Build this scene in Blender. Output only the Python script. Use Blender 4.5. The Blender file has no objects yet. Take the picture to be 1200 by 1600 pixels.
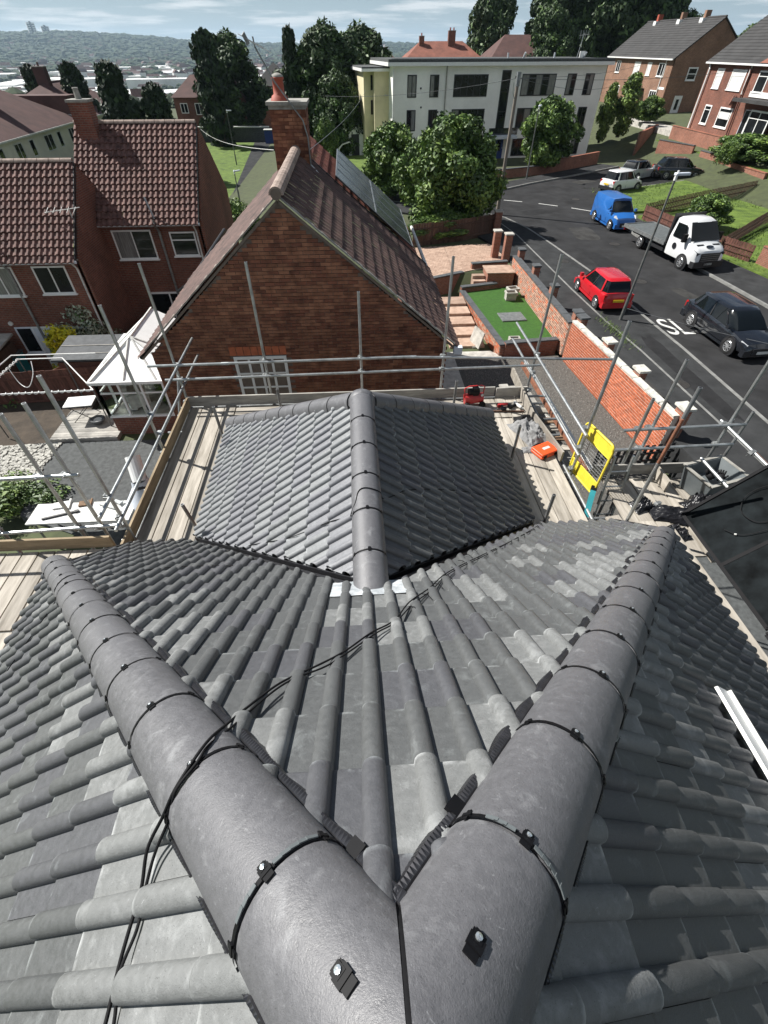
import bpy, bmesh, math, random
import numpy as np
from mathutils import Vector, Matrix, noise
rnd = random.Random(7)
S = bpy.context.scene
COL = S.collection
R = math.radians

# ------------------------------------------------------------------ camera, sky, sun, exposure
# world: x right, y away along the street, z up; z = 0 is the height of the camera, the road is at z = -9.2
YAW = 0.0624
PITCH = 0.79394
cam = bpy.data.cameras.new('camera'); co = bpy.data.objects.new('camera', cam); COL.objects.link(co)
co.location = (-.031, .114, 0)
co.rotation_euler = (math.pi/2-PITCH, 0, -YAW)
cam.sensor_fit = 'VERTICAL'; cam.sensor_height = 36; cam.lens = 716.3/1600*36
cam.clip_start = .05; cam.clip_end = 20000
S.camera = co
SUN_DIR = Vector((-.625, .325, .71)).normalized()      # towards the sun
sun = bpy.data.lights.new('sun', 'SUN'); so = bpy.data.objects.new('sun', sun); COL.objects.link(so)
sun.energy = 5.0; sun.angle = R(.5); sun.color = (1, .97, .92)
so.rotation_euler = (-SUN_DIR).to_track_quat('-Z', 'Y').to_euler()
so.location = (-20, 20, 30)
W = bpy.data.worlds.new('World'); S.world = W; W.use_nodes = True
nt = W.node_tree; nt.nodes.clear()
out = nt.nodes.new('ShaderNodeOutputWorld'); bg = nt.nodes.new('ShaderNodeBackground')
sky = nt.nodes.new('ShaderNodeTexSky'); sky.sky_type = 'NISHITA'; sky.sun_disc = False
sky.sun_elevation = math.asin(SUN_DIR.z); sky.sun_rotation = math.atan2(SUN_DIR.x, SUN_DIR.y)
sky.air_density = .9; sky.dust_density = .1; sky.ozone_density = 2.0; sky.altitude = 100
# thin broken cloud laid on a flat layer overhead, and pale haze towards the horizon all the way round
tc = nt.nodes.new('ShaderNodeTexCoord'); sp_ = nt.nodes.new('ShaderNodeSeparateXYZ'); nt.links.new(tc.outputs['Generated'], sp_.inputs[0])
def wm(op, a, b=None, clamp=False):
    n = nt.nodes.new('ShaderNodeMath'); n.operation = op; n.use_clamp = clamp
    for i_, v_ in enumerate((a, b)):
        if v_ is None: continue
        if isinstance(v_, (int, float)): n.inputs[i_].default_value = v_
        else: nt.links.new(v_, n.inputs[i_])
    return n.outputs[0]
zc = wm('ADD', wm('MAXIMUM', sp_.outputs['Z'], 0), .055)
cb_ = nt.nodes.new('ShaderNodeCombineXYZ'); nt.links.new(wm('DIVIDE', sp_.outputs['X'], zc), cb_.inputs[0]); nt.links.new(wm('DIVIDE', sp_.outputs['Y'], zc), cb_.inputs[1])
nz = nt.nodes.new('ShaderNodeTexNoise'); nz.inputs['Scale'].default_value = .55; nz.inputs['Detail'].default_value = 8; nz.inputs['Roughness'].default_value = .58
nt.links.new(cb_.outputs[0], nz.inputs['Vector'])
rp = nt.nodes.new('ShaderNodeValToRGB'); rp.color_ramp.elements[0].position = .49; rp.color_ramp.elements[1].position = .62
nt.links.new(nz.outputs['Fac'], rp.inputs['Fac'])
hz_ = nt.nodes.new('ShaderNodeMixRGB'); hz_.inputs['Color2'].default_value = (9.2, 12.2, 14.6, 1)
nt.links.new(wm('MULTIPLY', wm('POWER', 2.718, wm('MULTIPLY', wm('MAXIMUM', sp_.outputs['Z'], 0), -11)), .85), hz_.inputs['Fac']); nt.links.new(sky.outputs['Color'], hz_.inputs['Color1'])
mx = nt.nodes.new('ShaderNodeMixRGB'); mx.inputs['Color2'].default_value = (17.5, 18.2, 18.6, 1)
nt.links.new(wm('MULTIPLY', rp.outputs['Color'], .8), mx.inputs['Fac'])
nt.links.new(hz_.outputs['Color'], mx.inputs['Color1']); nt.links.new(mx.outputs['Color'], bg.inputs['Color'])
bg.inputs['Strength'].default_value = .031
nt.links.new(bg.outputs['Background'], out.inputs['Surface'])
S.view_settings.view_transform = 'Standard'; S.view_settings.look = 'None'
S.view_settings.exposure = .72; S.view_settings.gamma = 1; S.view_settings.use_curve_mapping = False

def px(P):
    """where a world point falls in the 1200x1600 picture, and its depth"""
    x, y, z = P[0]+.031, P[1]-.114, P[2]
    c, s = math.cos(YAW), math.sin(YAW)
    u, v = c*x-s*y, s*x+c*y
    d = v*math.cos(PITCH)-z*math.sin(PITCH); up = v*math.sin(PITCH)+z*math.cos(PITCH)
    if d < .05: return (-9999, -9999, d)
    return (600+716.3*u/d, 800-716.3*up/d, d)

# ------------------------------------------------------------------ materials
MATS = {}
def nodes(name):
    m = bpy.data.materials.new(name); m.use_nodes = True
    t = m.node_tree; b = t.nodes['Principled BSDF']; MATS[name] = m
    return m, t, b
def N(t, kind, **kw):
    n = t.nodes.new(kind)
    for k, v in kw.items():
        if k in n.inputs: n.inputs[k].default_value = v
        else: setattr(n, k, v)
    return n
def ramp(t, fac, stops):
    r = t.nodes.new('ShaderNodeValToRGB'); e = r.color_ramp.elements
    while len(e) < len(stops): e.new(.5)
    for i, (p, c) in enumerate(stops):
        e[i].position = p; e[i].color = (c[0], c[1], c[2], 1) if hasattr(c, '__len__') else (c, c, c, 1)
    t.links.new(fac, r.inputs['Fac']); return r.outputs['Color']
def mixc(t, fac, a, b, mode='MIX'):
    m = t.nodes.new('ShaderNodeMixRGB'); m.blend_type = mode
    for s, v in (('Fac', fac), ('Color1', a), ('Color2', b)):
        if isinstance(v, (int, float)): m.inputs[s].default_value = v if s == 'Fac' else (v, v, v, 1)
        elif isinstance(v, tuple): m.inputs[s].default_value = (*v[:3], 1)
        else: t.links.new(v, m.inputs[s])
    return m.outputs['Color']
def pos(t, scale=(1, 1, 1)):
    g = t.nodes.new('ShaderNodeNewGeometry'); mp = t.nodes.new('ShaderNodeMapping'); mp.inputs['Scale'].default_value = scale
    t.links.new(g.outputs['Position'], mp.inputs['Vector']); return mp.outputs['Vector']
def nse(t, vec, scale, detail=4, rough=.55, dist=0):
    n = N(t, 'ShaderNodeTexNoise', Scale=scale, Detail=detail, Roughness=rough, Distortion=dist)
    t.links.new(vec, n.inputs['Vector']); return n.outputs['Fac']
def bump(t, b, h, strength=.4, dist=.01):
    n = N(t, 'ShaderNodeBump', Strength=strength, Distance=dist)
    t.links.new(h, n.inputs['Height']); t.links.new(n.outputs['Normal'], b.inputs['Normal'])
def mat(name, c, rough=.7, var=.25, scale=3, metal=0, spec=.5, stretch=(1, 1, 1), bmp=0, bdist=.01, c2=None, coat=0, rnd_obj=0):
    m, t, b = nodes(name)
    v = pos(t, stretch)
    f = nse(t, v, scale, 6, .62)
    lo = tuple(x*(1-var) for x in c); hi = c2 if c2 else tuple(min(1, x*(1+var)) for x in c)
    col = ramp(t, f, [(.3, lo), (.7, hi)])
    if rnd_obj:
        oi = t.nodes.new('ShaderNodeObjectInfo')
        k = ramp(t, oi.outputs['Random'], [(0, 1-rnd_obj), (1, 1+rnd_obj)])
        col = mixc(t, 1.0, col, k, 'MULTIPLY')
    t.links.new(col, b.inputs['Base Color'])
    b.inputs['Roughness'].default_value = rough; b.inputs['Metallic'].default_value = metal
    b.inputs['Specular IOR Level'].default_value = spec; b.inputs['Coat Weight'].default_value = coat
    b.inputs['Coat Roughness'].default_value = .05
    if bmp: bump(t, b, nse(t, v, scale*6, 5, .65), bmp, bdist)
    return m

def tile_mat(name, base, light, amount, rough=(.42, .62), spec=.6, scuff=0):
    """concrete roof tile: grey, speckled, with pale scuffs along the edges and dusty patches"""
    m, t, b = nodes(name)
    v = pos(t)
    n1 = nse(t, v, 1.3, 5, .6); n2 = nse(t, v, 38, 5, .7); n3 = nse(t, v, 9, 6, .65, .6)
    col = ramp(t, n2, [(.3, tuple(x*.78 for x in base)), (.72, tuple(x*1.2 for x in base))])
    col = mixc(t, ramp(t, n1, [(.35, 0), (.7, .5)]), col, tuple(x*1.32 for x in base))
    dust = ramp(t, n3, [(.60-amount*.25, 0), (.80-amount*.1, .55)])
    col = mixc(t, dust, col, light)
    uv = t.nodes.new('ShaderNodeUVMap'); sx = t.nodes.new('ShaderNodeSeparateXYZ'); t.links.new(uv.outputs['UV'], sx.inputs[0])
    edge = N(t, 'ShaderNodeMapRange', **{'From Min': .935, 'From Max': 1.0}); t.links.new(sx.outputs['Y'], edge.inputs['Value'])
    em = t.nodes.new('ShaderNodeMath'); em.operation = 'MULTIPLY'
    t.links.new(edge.outputs[0], em.inputs[0]); t.links.new(ramp(t, nse(t, v, 17, 4), [(.48, 0), (.62, .8)]), em.inputs[1])
    col = mixc(t, em.outputs[0], col, tuple(min(.8, x*1.5) for x in light))
    t.links.new(col, b.inputs['Base Color'])
    if scuff:
        pit = ramp(t, nse(t, v, 210, 2, .9), [(.30, .5), (.36, 1)]); col = mixc(t, 1.0, col, pit, 'MULTIPLY')
        st = nse(t, pos(t, (1, 1, .35)), 46, 6, .75, 1.5); col = mixc(t, ramp(t, st, [(.60, 0), (.72, .55)]), col, light)
        t.links.new(col, b.inputs['Base Color'])
    t.links.new(ramp(t, n2, [(.3, rough[0]), (.7, rough[1])]), b.inputs['Roughness'])
    b.inputs['Specular IOR Level'].default_value = spec
    bump(t, b, mixc(t, .5, n2, nse(t, v, 160, 3, .8)), .55, .005)
    return m
TILE = tile_mat('roof_tile_grey', (.088, .092, .093), (.29, .31, .31), .09)
TILE2 = tile_mat('roof_tile_dusty', (.158, .163, .162), (.41, .42, .42), .32, (.5, .7), .5, scuff=1)
TILE3 = tile_mat('roof_tile_plum', (.08, .082, .089), (.27, .29, .30), .04)
SHEEN = tile_mat('roof_tile_sheen_tint', (.19, .198, .203), (.36, .38, .39), .03, (.42, .56), .8)  # same grey tile, sun sheen painted into a paler base colour
SHEEN2 = tile_mat('roof_tile_sheen_tint2', (.168, .172, .185), (.36, .38, .39), .03, (.42, .56), .8)  # second, bluer tone of the tile with painted sheen
HIP = tile_mat('hip_tile_slate', (.105, .105, .112), (.33, .335, .345), .14, (.40, .6), .75, scuff=1)

def brick_tex(name, c1, c2, mortar, scale=1, rough=.9):
    m, t, b = nodes(name)
    g = t.nodes.new('ShaderNodeNewGeometry'); sp = t.nodes.new('ShaderNodeSeparateXYZ'); t.links.new(g.outputs['Position'], sp.inputs[0])
    ad = t.nodes.new('ShaderNodeMath'); ad.operation = 'ADD'; t.links.new(sp.outputs['X'], ad.inputs[0]); t.links.new(sp.outputs['Y'], ad.inputs[1])
    cb = t.nodes.new('ShaderNodeCombineXYZ'); t.links.new(ad.outputs[0], cb.inputs['X']); t.links.new(sp.outputs['Z'], cb.inputs['Y'])
    k = N(t, 'ShaderNodeTexBrick', Scale=1.0/scale, **{'Mortar Size': .012, 'Brick Width': .235, 'Row Height': .078, 'Bias': -.2})
    k.inputs['Color1'].default_value = (*c1, 1); k.inputs['Color2'].default_value = (*c2, 1); k.inputs['Mortar'].default_value = (*mortar, 1)
    t.links.new(cb.outputs[0], k.inputs['Vector'])
    f = ramp(t, nse(t, g.outputs['Position'], .7, 5), [(.3, .7), (.7, 1.15)])
    f2 = ramp(t, nse(t, g.outputs['Position'], 5, 5, .7), [(.3, .75), (.7, 1.15)])
    c = mixc(t, 1.0, mixc(t, 1.0, k.outputs['Color'], f, 'MULTIPLY'), f2, 'MULTIPLY')
    t.links.new(c, b.inputs['Base Color']); b.inputs['Roughness'].default_value = rough
    inv = t.nodes.new('ShaderNodeMath'); inv.operation = 'SUBTRACT'; inv.inputs[0].default_value = 1; t.links.new(k.outputs['Fac'], inv.inputs[1])
    bump(t, b, inv.outputs[0], .6, .01)
    return m
brick_tex('brick_red_far', (.23, .07, .04), (.15, .045, .03), (.2, .14, .11))
brick_tex('brick_orange_far', (.27, .125, .07), (.20, .085, .05), (.28, .22, .17))
brick_tex('brick_wall_low', (.33, .12, .07), (.27, .085, .05), (.28, .2, .16))
mat('brick', (.24, .088, .047), .9, .45, 4, c2=(.36, .165, .095), bmp=.5, bdist=.004, rnd_obj=.18)
mat('brick_grime', (.18, .068, .04), .9, .5, 5, bmp=.5, bdist=.004, rnd_obj=.18)
mat('brick_new', (.42, .12, .055), .85, .25, 6, bmp=.4, bdist=.004, rnd_obj=.2)
mat('brick_old', (.36, .16, .10), .9, .4, 5, bmp=.4, bdist=.004, c2=(.45, .28, .2), rnd_obj=.3)
mat('mortar', (.17, .135, .11), .95, .25, 8)
mat('mortar_pale', (.62, .52, .45), .95, .2, 8)
mat('galv', (.42, .44, .44), .38, .3, 6, metal=.75, stretch=(1, 1, 1))
mat('galv_dull', (.26, .27, .27), .5, .35, 8, metal=.6)
mat('rust', (.22, .09, .05), .8, .4, 9)
mat('black_plastic', (.006, .006, .007), .45, .2, 20, spec=.2)
mat('black_rubber', (.01, .01, .011), .7, .3, 20, spec=.2)
mat('strip', (.05, .05, .055), .28, .3, 30, metal=.6)
mat('screw', (.75, .8, .82), .25, .05, 20, metal=.8)
mat('lead', (.45, .5, .53), .5, .35, 9, metal=.2, bmp=.6, bdist=.01, c2=(.75, .78, .8))
mat('white_trim', (.8, .8, .78), .4, .05, 4)
mat('dirty_white', (.6, .6, .57), .6, .25, 6)
mat('blue_white', (.62, .66, .72), .45, .08, 6)
mat('black_trim', (.02, .02, .022), .45, .2, 5)
mat('glass', (.012, .014, .016), .06, .6, 1.2, spec=.35)
mat('glass_curtain', (.2, .2, .19), .15, .5, 3, spec=.7, stretch=(8, 8, .5))
mat('blind', (.62, .62, .6), .5, .1, 3)
mat('asphalt', (.03, .03, .031), .95, .35, .8, spec=.15, bmp=.5, bdist=.01)
mat('footway', (.038, .039, .04), .95, .35, 1.1, spec=.15, bmp=.5, bdist=.01)
mat('kerbstone', (.2, .2, .19), .85, .3, 3)
mat('paint', (.62, .62, .59), .7, .3, 9)
mat('grass', (.06, .11, .012), .9, .3, 1.4, c2=(.13, .2, .025), bmp=.8, bdist=.05)
mat('blade', (.08, .15, .02), .8, .4, 3, c2=(.16, .24, .04))
mat('turf', (.03, .10, .008), .85, .25, 6, bmp=.8, bdist=.02)
mat('soil', (.055, .042, .03), .95, .4, 2, bmp=.6, bdist=.03)
mat('earth', (.06, .07, .03), .95, .4, .4, bmp=.5, bdist=.1)
mat('gravel_base', (.10, .095, .085), .95, .45, 14, bmp=.8, bdist=.02)
mat('stone_chip', (.19, .18, .165), .85, .6, 5)
mat('paving', (.4, .26, .19), .9, .25, 3, rnd_obj=.2, c2=(.52, .37, .28))
mat('slab', (.42, .4, .36), .9, .3, 4, bmp=.4, bdist=.01)
mat('white_pebble', (.42, .41, .37), .9, .45, 9, bmp=.8, bdist=.03)
mat('felt', (.075, .08, .08), .92, .35, 7, bmp=.4, bdist=.01)
mat('coping_white', (.55, .54, .49), .8, .35, 5)
mat('coping_dark', (.075, .08, .085), .8, .3, 5)
mat('board', (.31, .275, .225), .8, .3, 1.8, stretch=(7, .8, 4), c2=(.47, .43, .37), bmp=.3, bdist=.004, rnd_obj=.22)
mat('board_x', (.31, .275, .225), .8, .3, 1.8, stretch=(.8, 7, 4), c2=(.47, .43, .37), bmp=.3, bdist=.004, rnd_obj=.22)
mat('board_grey', (.27, .26, .24), .85, .3, 2, stretch=(1, 1, 5), c2=(.42, .4, .36), rnd_obj=.15)
mat('board_tan', (.25, .185, .11), .85, .3, 2, stretch=(1, 1, 6), c2=(.36, .28, .18), rnd_obj=.15)
mat('fence', (.09, .05, .035), .9, .4, 3, stretch=(6, 6, 1), rnd_obj=.3)
mat('fence_tan', (.22, .14, .085), .9, .3, 3, stretch=(6, 6, 1), rnd_obj=.2)
mat('fence_red', (.13, .055, .04), .9, .4, 3, stretch=(6, 6, 1), rnd_obj=.3)
mat('pantile', (.075, .028, .022), .8, .5, 4.2, c2=(.22, .115, .095), bmp=.4, bdist=.01)
mat('pantile_dark', (.075, .042, .035), .8, .5, 2.2, c2=(.15, .085, .07), bmp=.4, bdist=.01)
mat('pantile_red', (.17, .05, .035), .8, .35, 3, c2=(.24, .08, .055))
mat('verge_tile', (.22, .19, .165), .85, .45, 4, c2=(.42, .37, .32))
mat('ridge_pale', (.27, .2, .165), .85, .35, 5, c2=(.42, .33, .28))
mat('far_roof', (.085, .042, .036), .85, .3, .8)
mat('far_roof_grey', (.04, .039, .039), .85, .3, .8)
mat('far_roof_red', (.2, .075, .05), .85, .3, .8)
mat('render_cream', (.66, .63, .53), .85, .12, .6)
mat('render_white', (.85, .84, .79), .85, .12, .35)
mat('render_yellow', (.62, .56, .36), .85, .15, .6)
mat('terracotta', (.33, .07, .04), .7, .2, 6)
mat('cement', (.3, .29, .26), .9, .3, 6)
mat('solar', (.028, .034, .04), .16, .2, 3, spec=.9)
mat('solar_frame', (.35, .37, .38), .35, .1, 6, metal=.6)
mat('frame_black', (.01, .01, .011), .7, .2, 5, spec=.12)
mat('panel_back', (.008, .010, .011), .75, .9, 2.5, spec=.05)
mat('orange_case', (.75, .09, .02), .4, .1, 9)
mat('grey_cloth', (.2, .2, .2), .9, .4, 8)
mat('red_tool', (.45, .03, .03), .35, .2, 9)
mat('yellow_gate', (.74, .6, .05), .4, .12, 8)
mat('teal', (.02, .22, .25), .5, .2, 5)
mat('bin_bag', (.01, .01, .012), .33, .2, 8)
mat('tub_grey', (.12, .135, .14), .5, .15, 5)
mat('blue_bin', (.02, .05, .2), .5, .2, 5)
mat('bark', (.09, .065, .045), .95, .4, 4, stretch=(6, 6, 1))
mat('pole_wood', (.2, .17, .14), .9, .3, 3, stretch=(6, 6, .5))
mat('lamp_grey', (.13, .135, .13), .55, .3, 6, metal=.3)
mat('leaf_dark', (.03, .06, .014), .65, .4, 1.2)
mat('leaf_mid', (.07, .13, .025), .6, .4, 1.2)
mat('leaf_light', (.15, .23, .04), .6, .3, 1.2)
mat('leaf_conifer', (.018, .035, .014), .7, .4, 1.2)
mat('leaf_silver', (.42, .46, .34), .6, .4, 2)
mat('leaf_yellow', (.6, .56, .02), .6, .2, 2)
mat('leaf_red', (.13, .035, .025), .6, .4, 2)
mat('far_wood', (.03, .05, .022), .95, .5, .02)
mat('far_build', (.72, .72, .70), .7, .3, .02)
mat('paint_red', (.50, .012, .02), .25, .04, 2, coat=.8)
mat('paint_blue', (.02, .13, .42), .3, .04, 2, coat=.8)
mat('paint_white', (.75, .76, .76), .3, .03, 2, coat=.6)
mat('paint_silver', (.5, .54, .56), .3, .04, 2, metal=.4, coat=.6)
mat('paint_black', (.012, .014, .018), .2, .1, 2, coat=1)
mat('car_glass', (.006, .008, .009), .05, .2, 2, spec=.5)
mat('tyre', (.018, .018, .018), .85, .2, 9)
mat('alloy', (.6, .61, .62), .3, .1, 9, metal=.7)
mat('tail_red', (.45, .01, .01), .2, .1, 5)
mat('lamp_clear', (.6, .62, .64), .1, .1, 5, spec=.9)
mat('plate_yellow', (.75, .5, .02), .5, .05, 5)
mat('plate_white', (.75, .75, .7), .5, .05, 5)
mat('bed_grey', (.10, .11, .11), .6, .25, 5)
mat('mural', (.35, .1, .04), .6, .9, 9, c2=(.8, .6, .35))
M = MATS

# ------------------------------------------------------------------ mesh helpers
class MB:
    def __init__(s, X=None): s.v = []; s.f = []; s.m = []; s.uv = []; s.X = X; s.has = False
    def add(s, vs, fs, mi=0, uvs=None):
        o = len(s.v)
        s.v += [tuple(s.X @ Vector(p)) for p in vs] if s.X is not None else [tuple(p) for p in vs]
        s.f += [tuple(i+o for i in f) for f in fs]; s.m += [mi]*len(fs)
        if uvs is not None: s.has = True; s.uv += list(uvs)
        else: s.uv += [(0, 0)]*len(vs)
    def bb(s, x0, x1, y0, y1, z0, z1, mi=0):
        s.add([(x0, y0, z0), (x1, y0, z0), (x1, y1, z0), (x0, y1, z0), (x0, y0, z1), (x1, y0, z1), (x1, y1, z1), (x0, y1, z1)],
              [(0, 3, 2, 1), (4, 5, 6, 7), (0, 1, 5, 4), (1, 2, 6, 5), (2, 3, 7, 6), (3, 0, 4, 7)], mi)
        return s
    def bar(s, p, q, w, h, mi=0, up=(0, 0, 1)):
        """a beam from p to q, w wide sideways and h thick along up"""
        p = Vector(p); q = Vector(q); d = (q-p).normalized(); u = Vector(up); a = d.cross(u)
        if a.length < 1e-4: a = Vector((1, 0, 0))
        a.normalize(); u = a.cross(d).normalized(); a *= w/2; u *= h/2
        vs = [p-a-u, p+a-u, p+a+u, p-a+u, q-a-u, q+a-u, q+a+u, q-a+u]
        s.add(vs, [(0, 1, 2, 3), (7, 6, 5, 4), (0, 4, 5, 1), (1, 5, 6, 2), (2, 6, 7, 3), (3, 7, 4, 0)], mi); return s
    def tube(s, p, q, r, n=10, mi=0, r2=None, cap=True):
        p = Vector(p); q = Vector(q); d = (q-p).normalized(); a = d.orthogonal().normalized(); b = d.cross(a); r2 = r if r2 is None else r2
        vs = []
        for i in range(n):
            t = 2*math.pi*i/n; e = a*math.cos(t)+b*math.sin(t); vs += [p+e*r, q+e*r2]
        fs = [(2*i, 2*((i+1) % n), 2*((i+1) % n)+1, 2*i+1) for i in range(n)]
        if cap: fs += [tuple(2*i for i in range(n))[::-1], tuple(2*i+1 for i in range(n))]
        s.add(vs, fs, mi); return s
    def path(s, pts, r, n=7, mi=0):
        pts = [Vector(p) for p in pts]; vs = []; up = Vector((.13, .21, 1))
        for i, p in enumerate(pts):
            d = (pts[min(i+1, len(pts)-1)]-pts[max(i-1, 0)]).normalized(); a = d.cross(up).normalized(); b = a.cross(d)
            for k in range(n): t = 2*math.pi*k/n; vs.append(p+(a*math.cos(t)+b*math.sin(t))*r)
        fs = []
        for i in range(len(pts)-1):
            for k in range(n): fs.append((i*n+k, i*n+(k+1) % n, (i+1)*n+(k+1) % n, (i+1)*n+k))
        s.add(vs, fs, mi); return s
    def prism(s, poly, z0, z1, mi=0):
        n = len(poly)
        area = sum(poly[i][0]*poly[(i+1) % n][1]-poly[(i+1) % n][0]*poly[i][1] for i in range(n))
        if area < 0: poly = poly[::-1]
        vs = [(x, y, z0) for x, y in poly]+[(x, y, z1) for x, y in poly]
        s.add(vs, [tuple(range(n))[::-1], tuple(range(n, 2*n))]+[(i, (i+1) % n, (i+1) % n+n, i+n) for i in range(n)], mi); return s
    def lathe(s, prof, n=16, mi=0, cx=0, cy=0):
        vs = []
        for r, z in prof:
            for k in range(n): t = 2*math.pi*k/n; vs.append((cx+r*math.cos(t), cy+r*math.sin(t), z))
        fs = []
        for i in range(len(prof)-1):
            for k in range(n): fs.append((i*n+k, i*n+(k+1) % n, (i+1)*n+(k+1) % n, (i+1)*n+k))
        s.add(vs, fs, mi); return s
def mk(name, mb, mats, smooth=False):
    me = bpy.data.meshes.new(name); me.from_pydata(mb.v, [], mb.f)
    for m in (mats if isinstance(mats, (list, tuple)) else [mats]): me.materials.append(M[m] if isinstance(m, str) else m)
    if any(mb.m): me.polygons.foreach_set('material_index', mb.m)
    if mb.has:
        l = me.uv_layers.new(name='UVMap'); li = np.zeros(len(me.loops), dtype=np.int32); me.loops.foreach_get('vertex_index', li)
        l.data.foreach_set('uv', np.array(mb.uv, dtype=np.float32)[li].ravel())
    if smooth: me.polygons.foreach_set('use_smooth', [True]*len(me.polygons))
    me.update(); return me
INV = {}
def put(name, me, parent=None, X=None, label=None, kind=None, local=False):
    o = bpy.data.objects.new(name, me); COL.objects.link(o)
    if X is not None: o.matrix_basis = X
    if parent is not None:
        o.parent = parent
        if not local and parent.name in INV: o.matrix_parent_inverse = INV[parent.name]
    if label: o['label'] = label
    if kind: o['kind'] = kind
    return o
def obj(name, mb, mats, parent=None, smooth=False, **k): return put(name, mk(name, mb, mats, smooth), parent, **k)
def tag(o, label, cat, group=None, kind=None):
    o['label'] = label; o['category'] = cat
    if group: o['group'] = group
    if kind: o['kind'] = kind
    return o
def thing(name, label, cat, loc=(0, 0, 0), rz=0, group=None):
    o = bpy.data.objects.new(name, None); COL.objects.link(o); o.empty_display_size = .2
    o.location = loc; o.rotation_euler = (0, 0, rz)
    INV[o.name] = (Matrix.Translation(loc) @ Matrix.Rotation(rz, 4, 'Z')).inverted()
    return tag(o, label, cat, group)
def struct(name, mb, m, **k): return obj(name, mb, m, kind='structure', **k)
def dup(root, loc, rz, label, group=None, scale=None):
    def cp(o, par):
        c = o.copy(); COL.objects.link(c)
        if par is not None: c.parent = par
        for ch in KIDS.get(o.name, []): cp(ch, c)
        return c
    r = cp(root, None); r.location = loc; r.rotation_euler = (0, 0, rz)
    if scale: r.scale = scale
    r['label'] = label
    if group: r['group'] = group
    return r
KIDS = {}
def index_kids():
    KIDS.clear()
    for o in bpy.data.objects:
        if o.parent: KIDS.setdefault(o.parent.name, []).append(o)
def frame_at(o, ex, ez=(0, 0, 1)):
    """matrix with local x = ex (along a wall), local z = up, local y = into the wall"""
    ex = Vector(ex).normalized(); ez = Vector(ez).normalized(); ey = ez.cross(ex)
    return Matrix(((ex.x, ey.x, ez.x, o[0]), (ex.y, ey.y, ez.y, o[1]), (ex.z, ey.z, ez.z, o[2]), (0, 0, 0, 1)))

# ------------------------------------------------------------------ terrain
G0 = -9.2
def sst(a, b, x): t = min(1, max(0, (x-a)/(b-a))); return t*t*(3-2*t)
def T(x, y):
    z = G0-.03
    left = 1-sst(10.45, 10.6, x) if y < 28 else 1-sst(-14, -5, x)
    z -= .95*left
    z -= .85*(sst(-9, -13, x) if y < 30 else 1-sst(-9, -4, x))
    z += 2.2*sst(31, 40, x)*sst(20, 60, y)
    z += 1.0*sst(33, 60, x)
    d = math.hypot(x, y)
    if y > 95 or x < -60:
        dd = max(y-95, -x-60, 0)
        z -= 46*sst(0, 650, dd)
    if d > 500:
        hl = sst(3000, 5000, d)*(1-sst(6300, 9000, d))
        az = math.degrees(math.atan2(x, y))
        h = 102-56*sst(-23, -7, az)+(9*noise.noise(Vector((x*.0016, y*.0016, 3)))+5*noise.noise(Vector((x*.006, y*.006, 7))))
        z += hl*h*(1 if az < 60 else .6)
        z += 42*sst(6000, 9000, d)
    if x > 40 and y > 70:            # wooded rise beyond the brick houses
        z += 15*sst(60, 190, x)*sst(70, 180, y)*(1-sst(400, 700, d))
    return z
mb = MB()
xs = sorted(set([-9000, -7000, -6000, -5200, -4600, -4200]+list(range(-3900, 3000, 130))+[3000, 3600, 4500, 6000, 9000]+list(range(-110, 131, 5))+[-16, -14, -13, -12, -11, -9, -8, 1, 3, 5, 7, 9, 9.6, 10.45, 10.6, 11, 31, 33, 36, 38]))
ys = sorted(set([-9000, -4000, -1500, -500, -200, -60, -20]+list(range(0, 200, 5))+[27.9, 28.1]+list(range(200, 900, 50))+list(range(900, 6600, 130))+[6800, 7500, 8200, 9500]))
vs = [(x, y, T(x, y)) for y in ys for x in xs]; nx = len(xs)
mb.add(vs, [(j*nx+i, j*nx+i+1, (j+1)*nx+i+1, (j+1)*nx+i) for j in range(len(ys)-1) for i in range(nx-1)])
def ground_mat():
    m, t, b = nodes('ground_mix')
    v = pos(t); f = nse(t, v, .006, 8, .6); f2 = nse(t, v, .05, 6, .7); f3 = nse(t, v, 2, 5, .6)
    c = ramp(t, f, [(.35, (.028, .045, .02)), (.5, (.06, .09, .035)), (.62, (.10, .13, .06)), (.75, (.04, .06, .025))])
    c = mixc(t, ramp(t, f2, [(.45, 0), (.62, .7)]), c, (.03, .045, .02))
    c = mixc(t, .5, c, ramp(t, f3, [(.3, (.05, .045, .025)), (.7, (.11, .12, .05))]))
    t.links.new(c, b.inputs['Base Color']); b.inputs['Roughness'].default_value = .95
    return m
struct('ground', mb, ground_mat(), smooth=True)

# sheets: the road, the footways, kerbs and markings
ROAD = [(13.9, -30), (14.0, 12), (13.95, 18), (13.8, 21.5), (13.6, 27.7), (13.0, 33), (12.5, 36.6), (11.6, 39.6), (9.5, 42), (5, 44.5), (3.2, 45.5),
        (3.2, 50.6), (13.2, 48.8), (17.2, 51.8), (21, 54.2), (25, 56.9), (29, 59.6), (34, 60.5), (38, 58), (37.2, 54.4), (31.5, 51.6), (28.4, 50.2), (25.1, 48.8), (22.4, 46.8), (20.6, 44.3), (19.8, 41.3),
        (19.5, 34.5), (19.9, 30), (20.3, 26), (20.6, 22), (21, 12), (21, -30)]
struct('road', MB().prism(ROAD, G0-.3, G0), 'asphalt')
FW1 = [(10.9, -30), (10.35, 11), (10.25, 12), (9.75, 19.3), (9.65, 27.6), (9.2, 33), (7.2, 39.5), (3.2, 42.2), (3.2, 45.5), (5, 44.5), (9.5, 42), (11.6, 39.6), (12.5, 36.6), (13.0, 33), (13.6, 27.7), (13.8, 21.5), (13.95, 18), (14, 12), (13.9, -30)]
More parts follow.
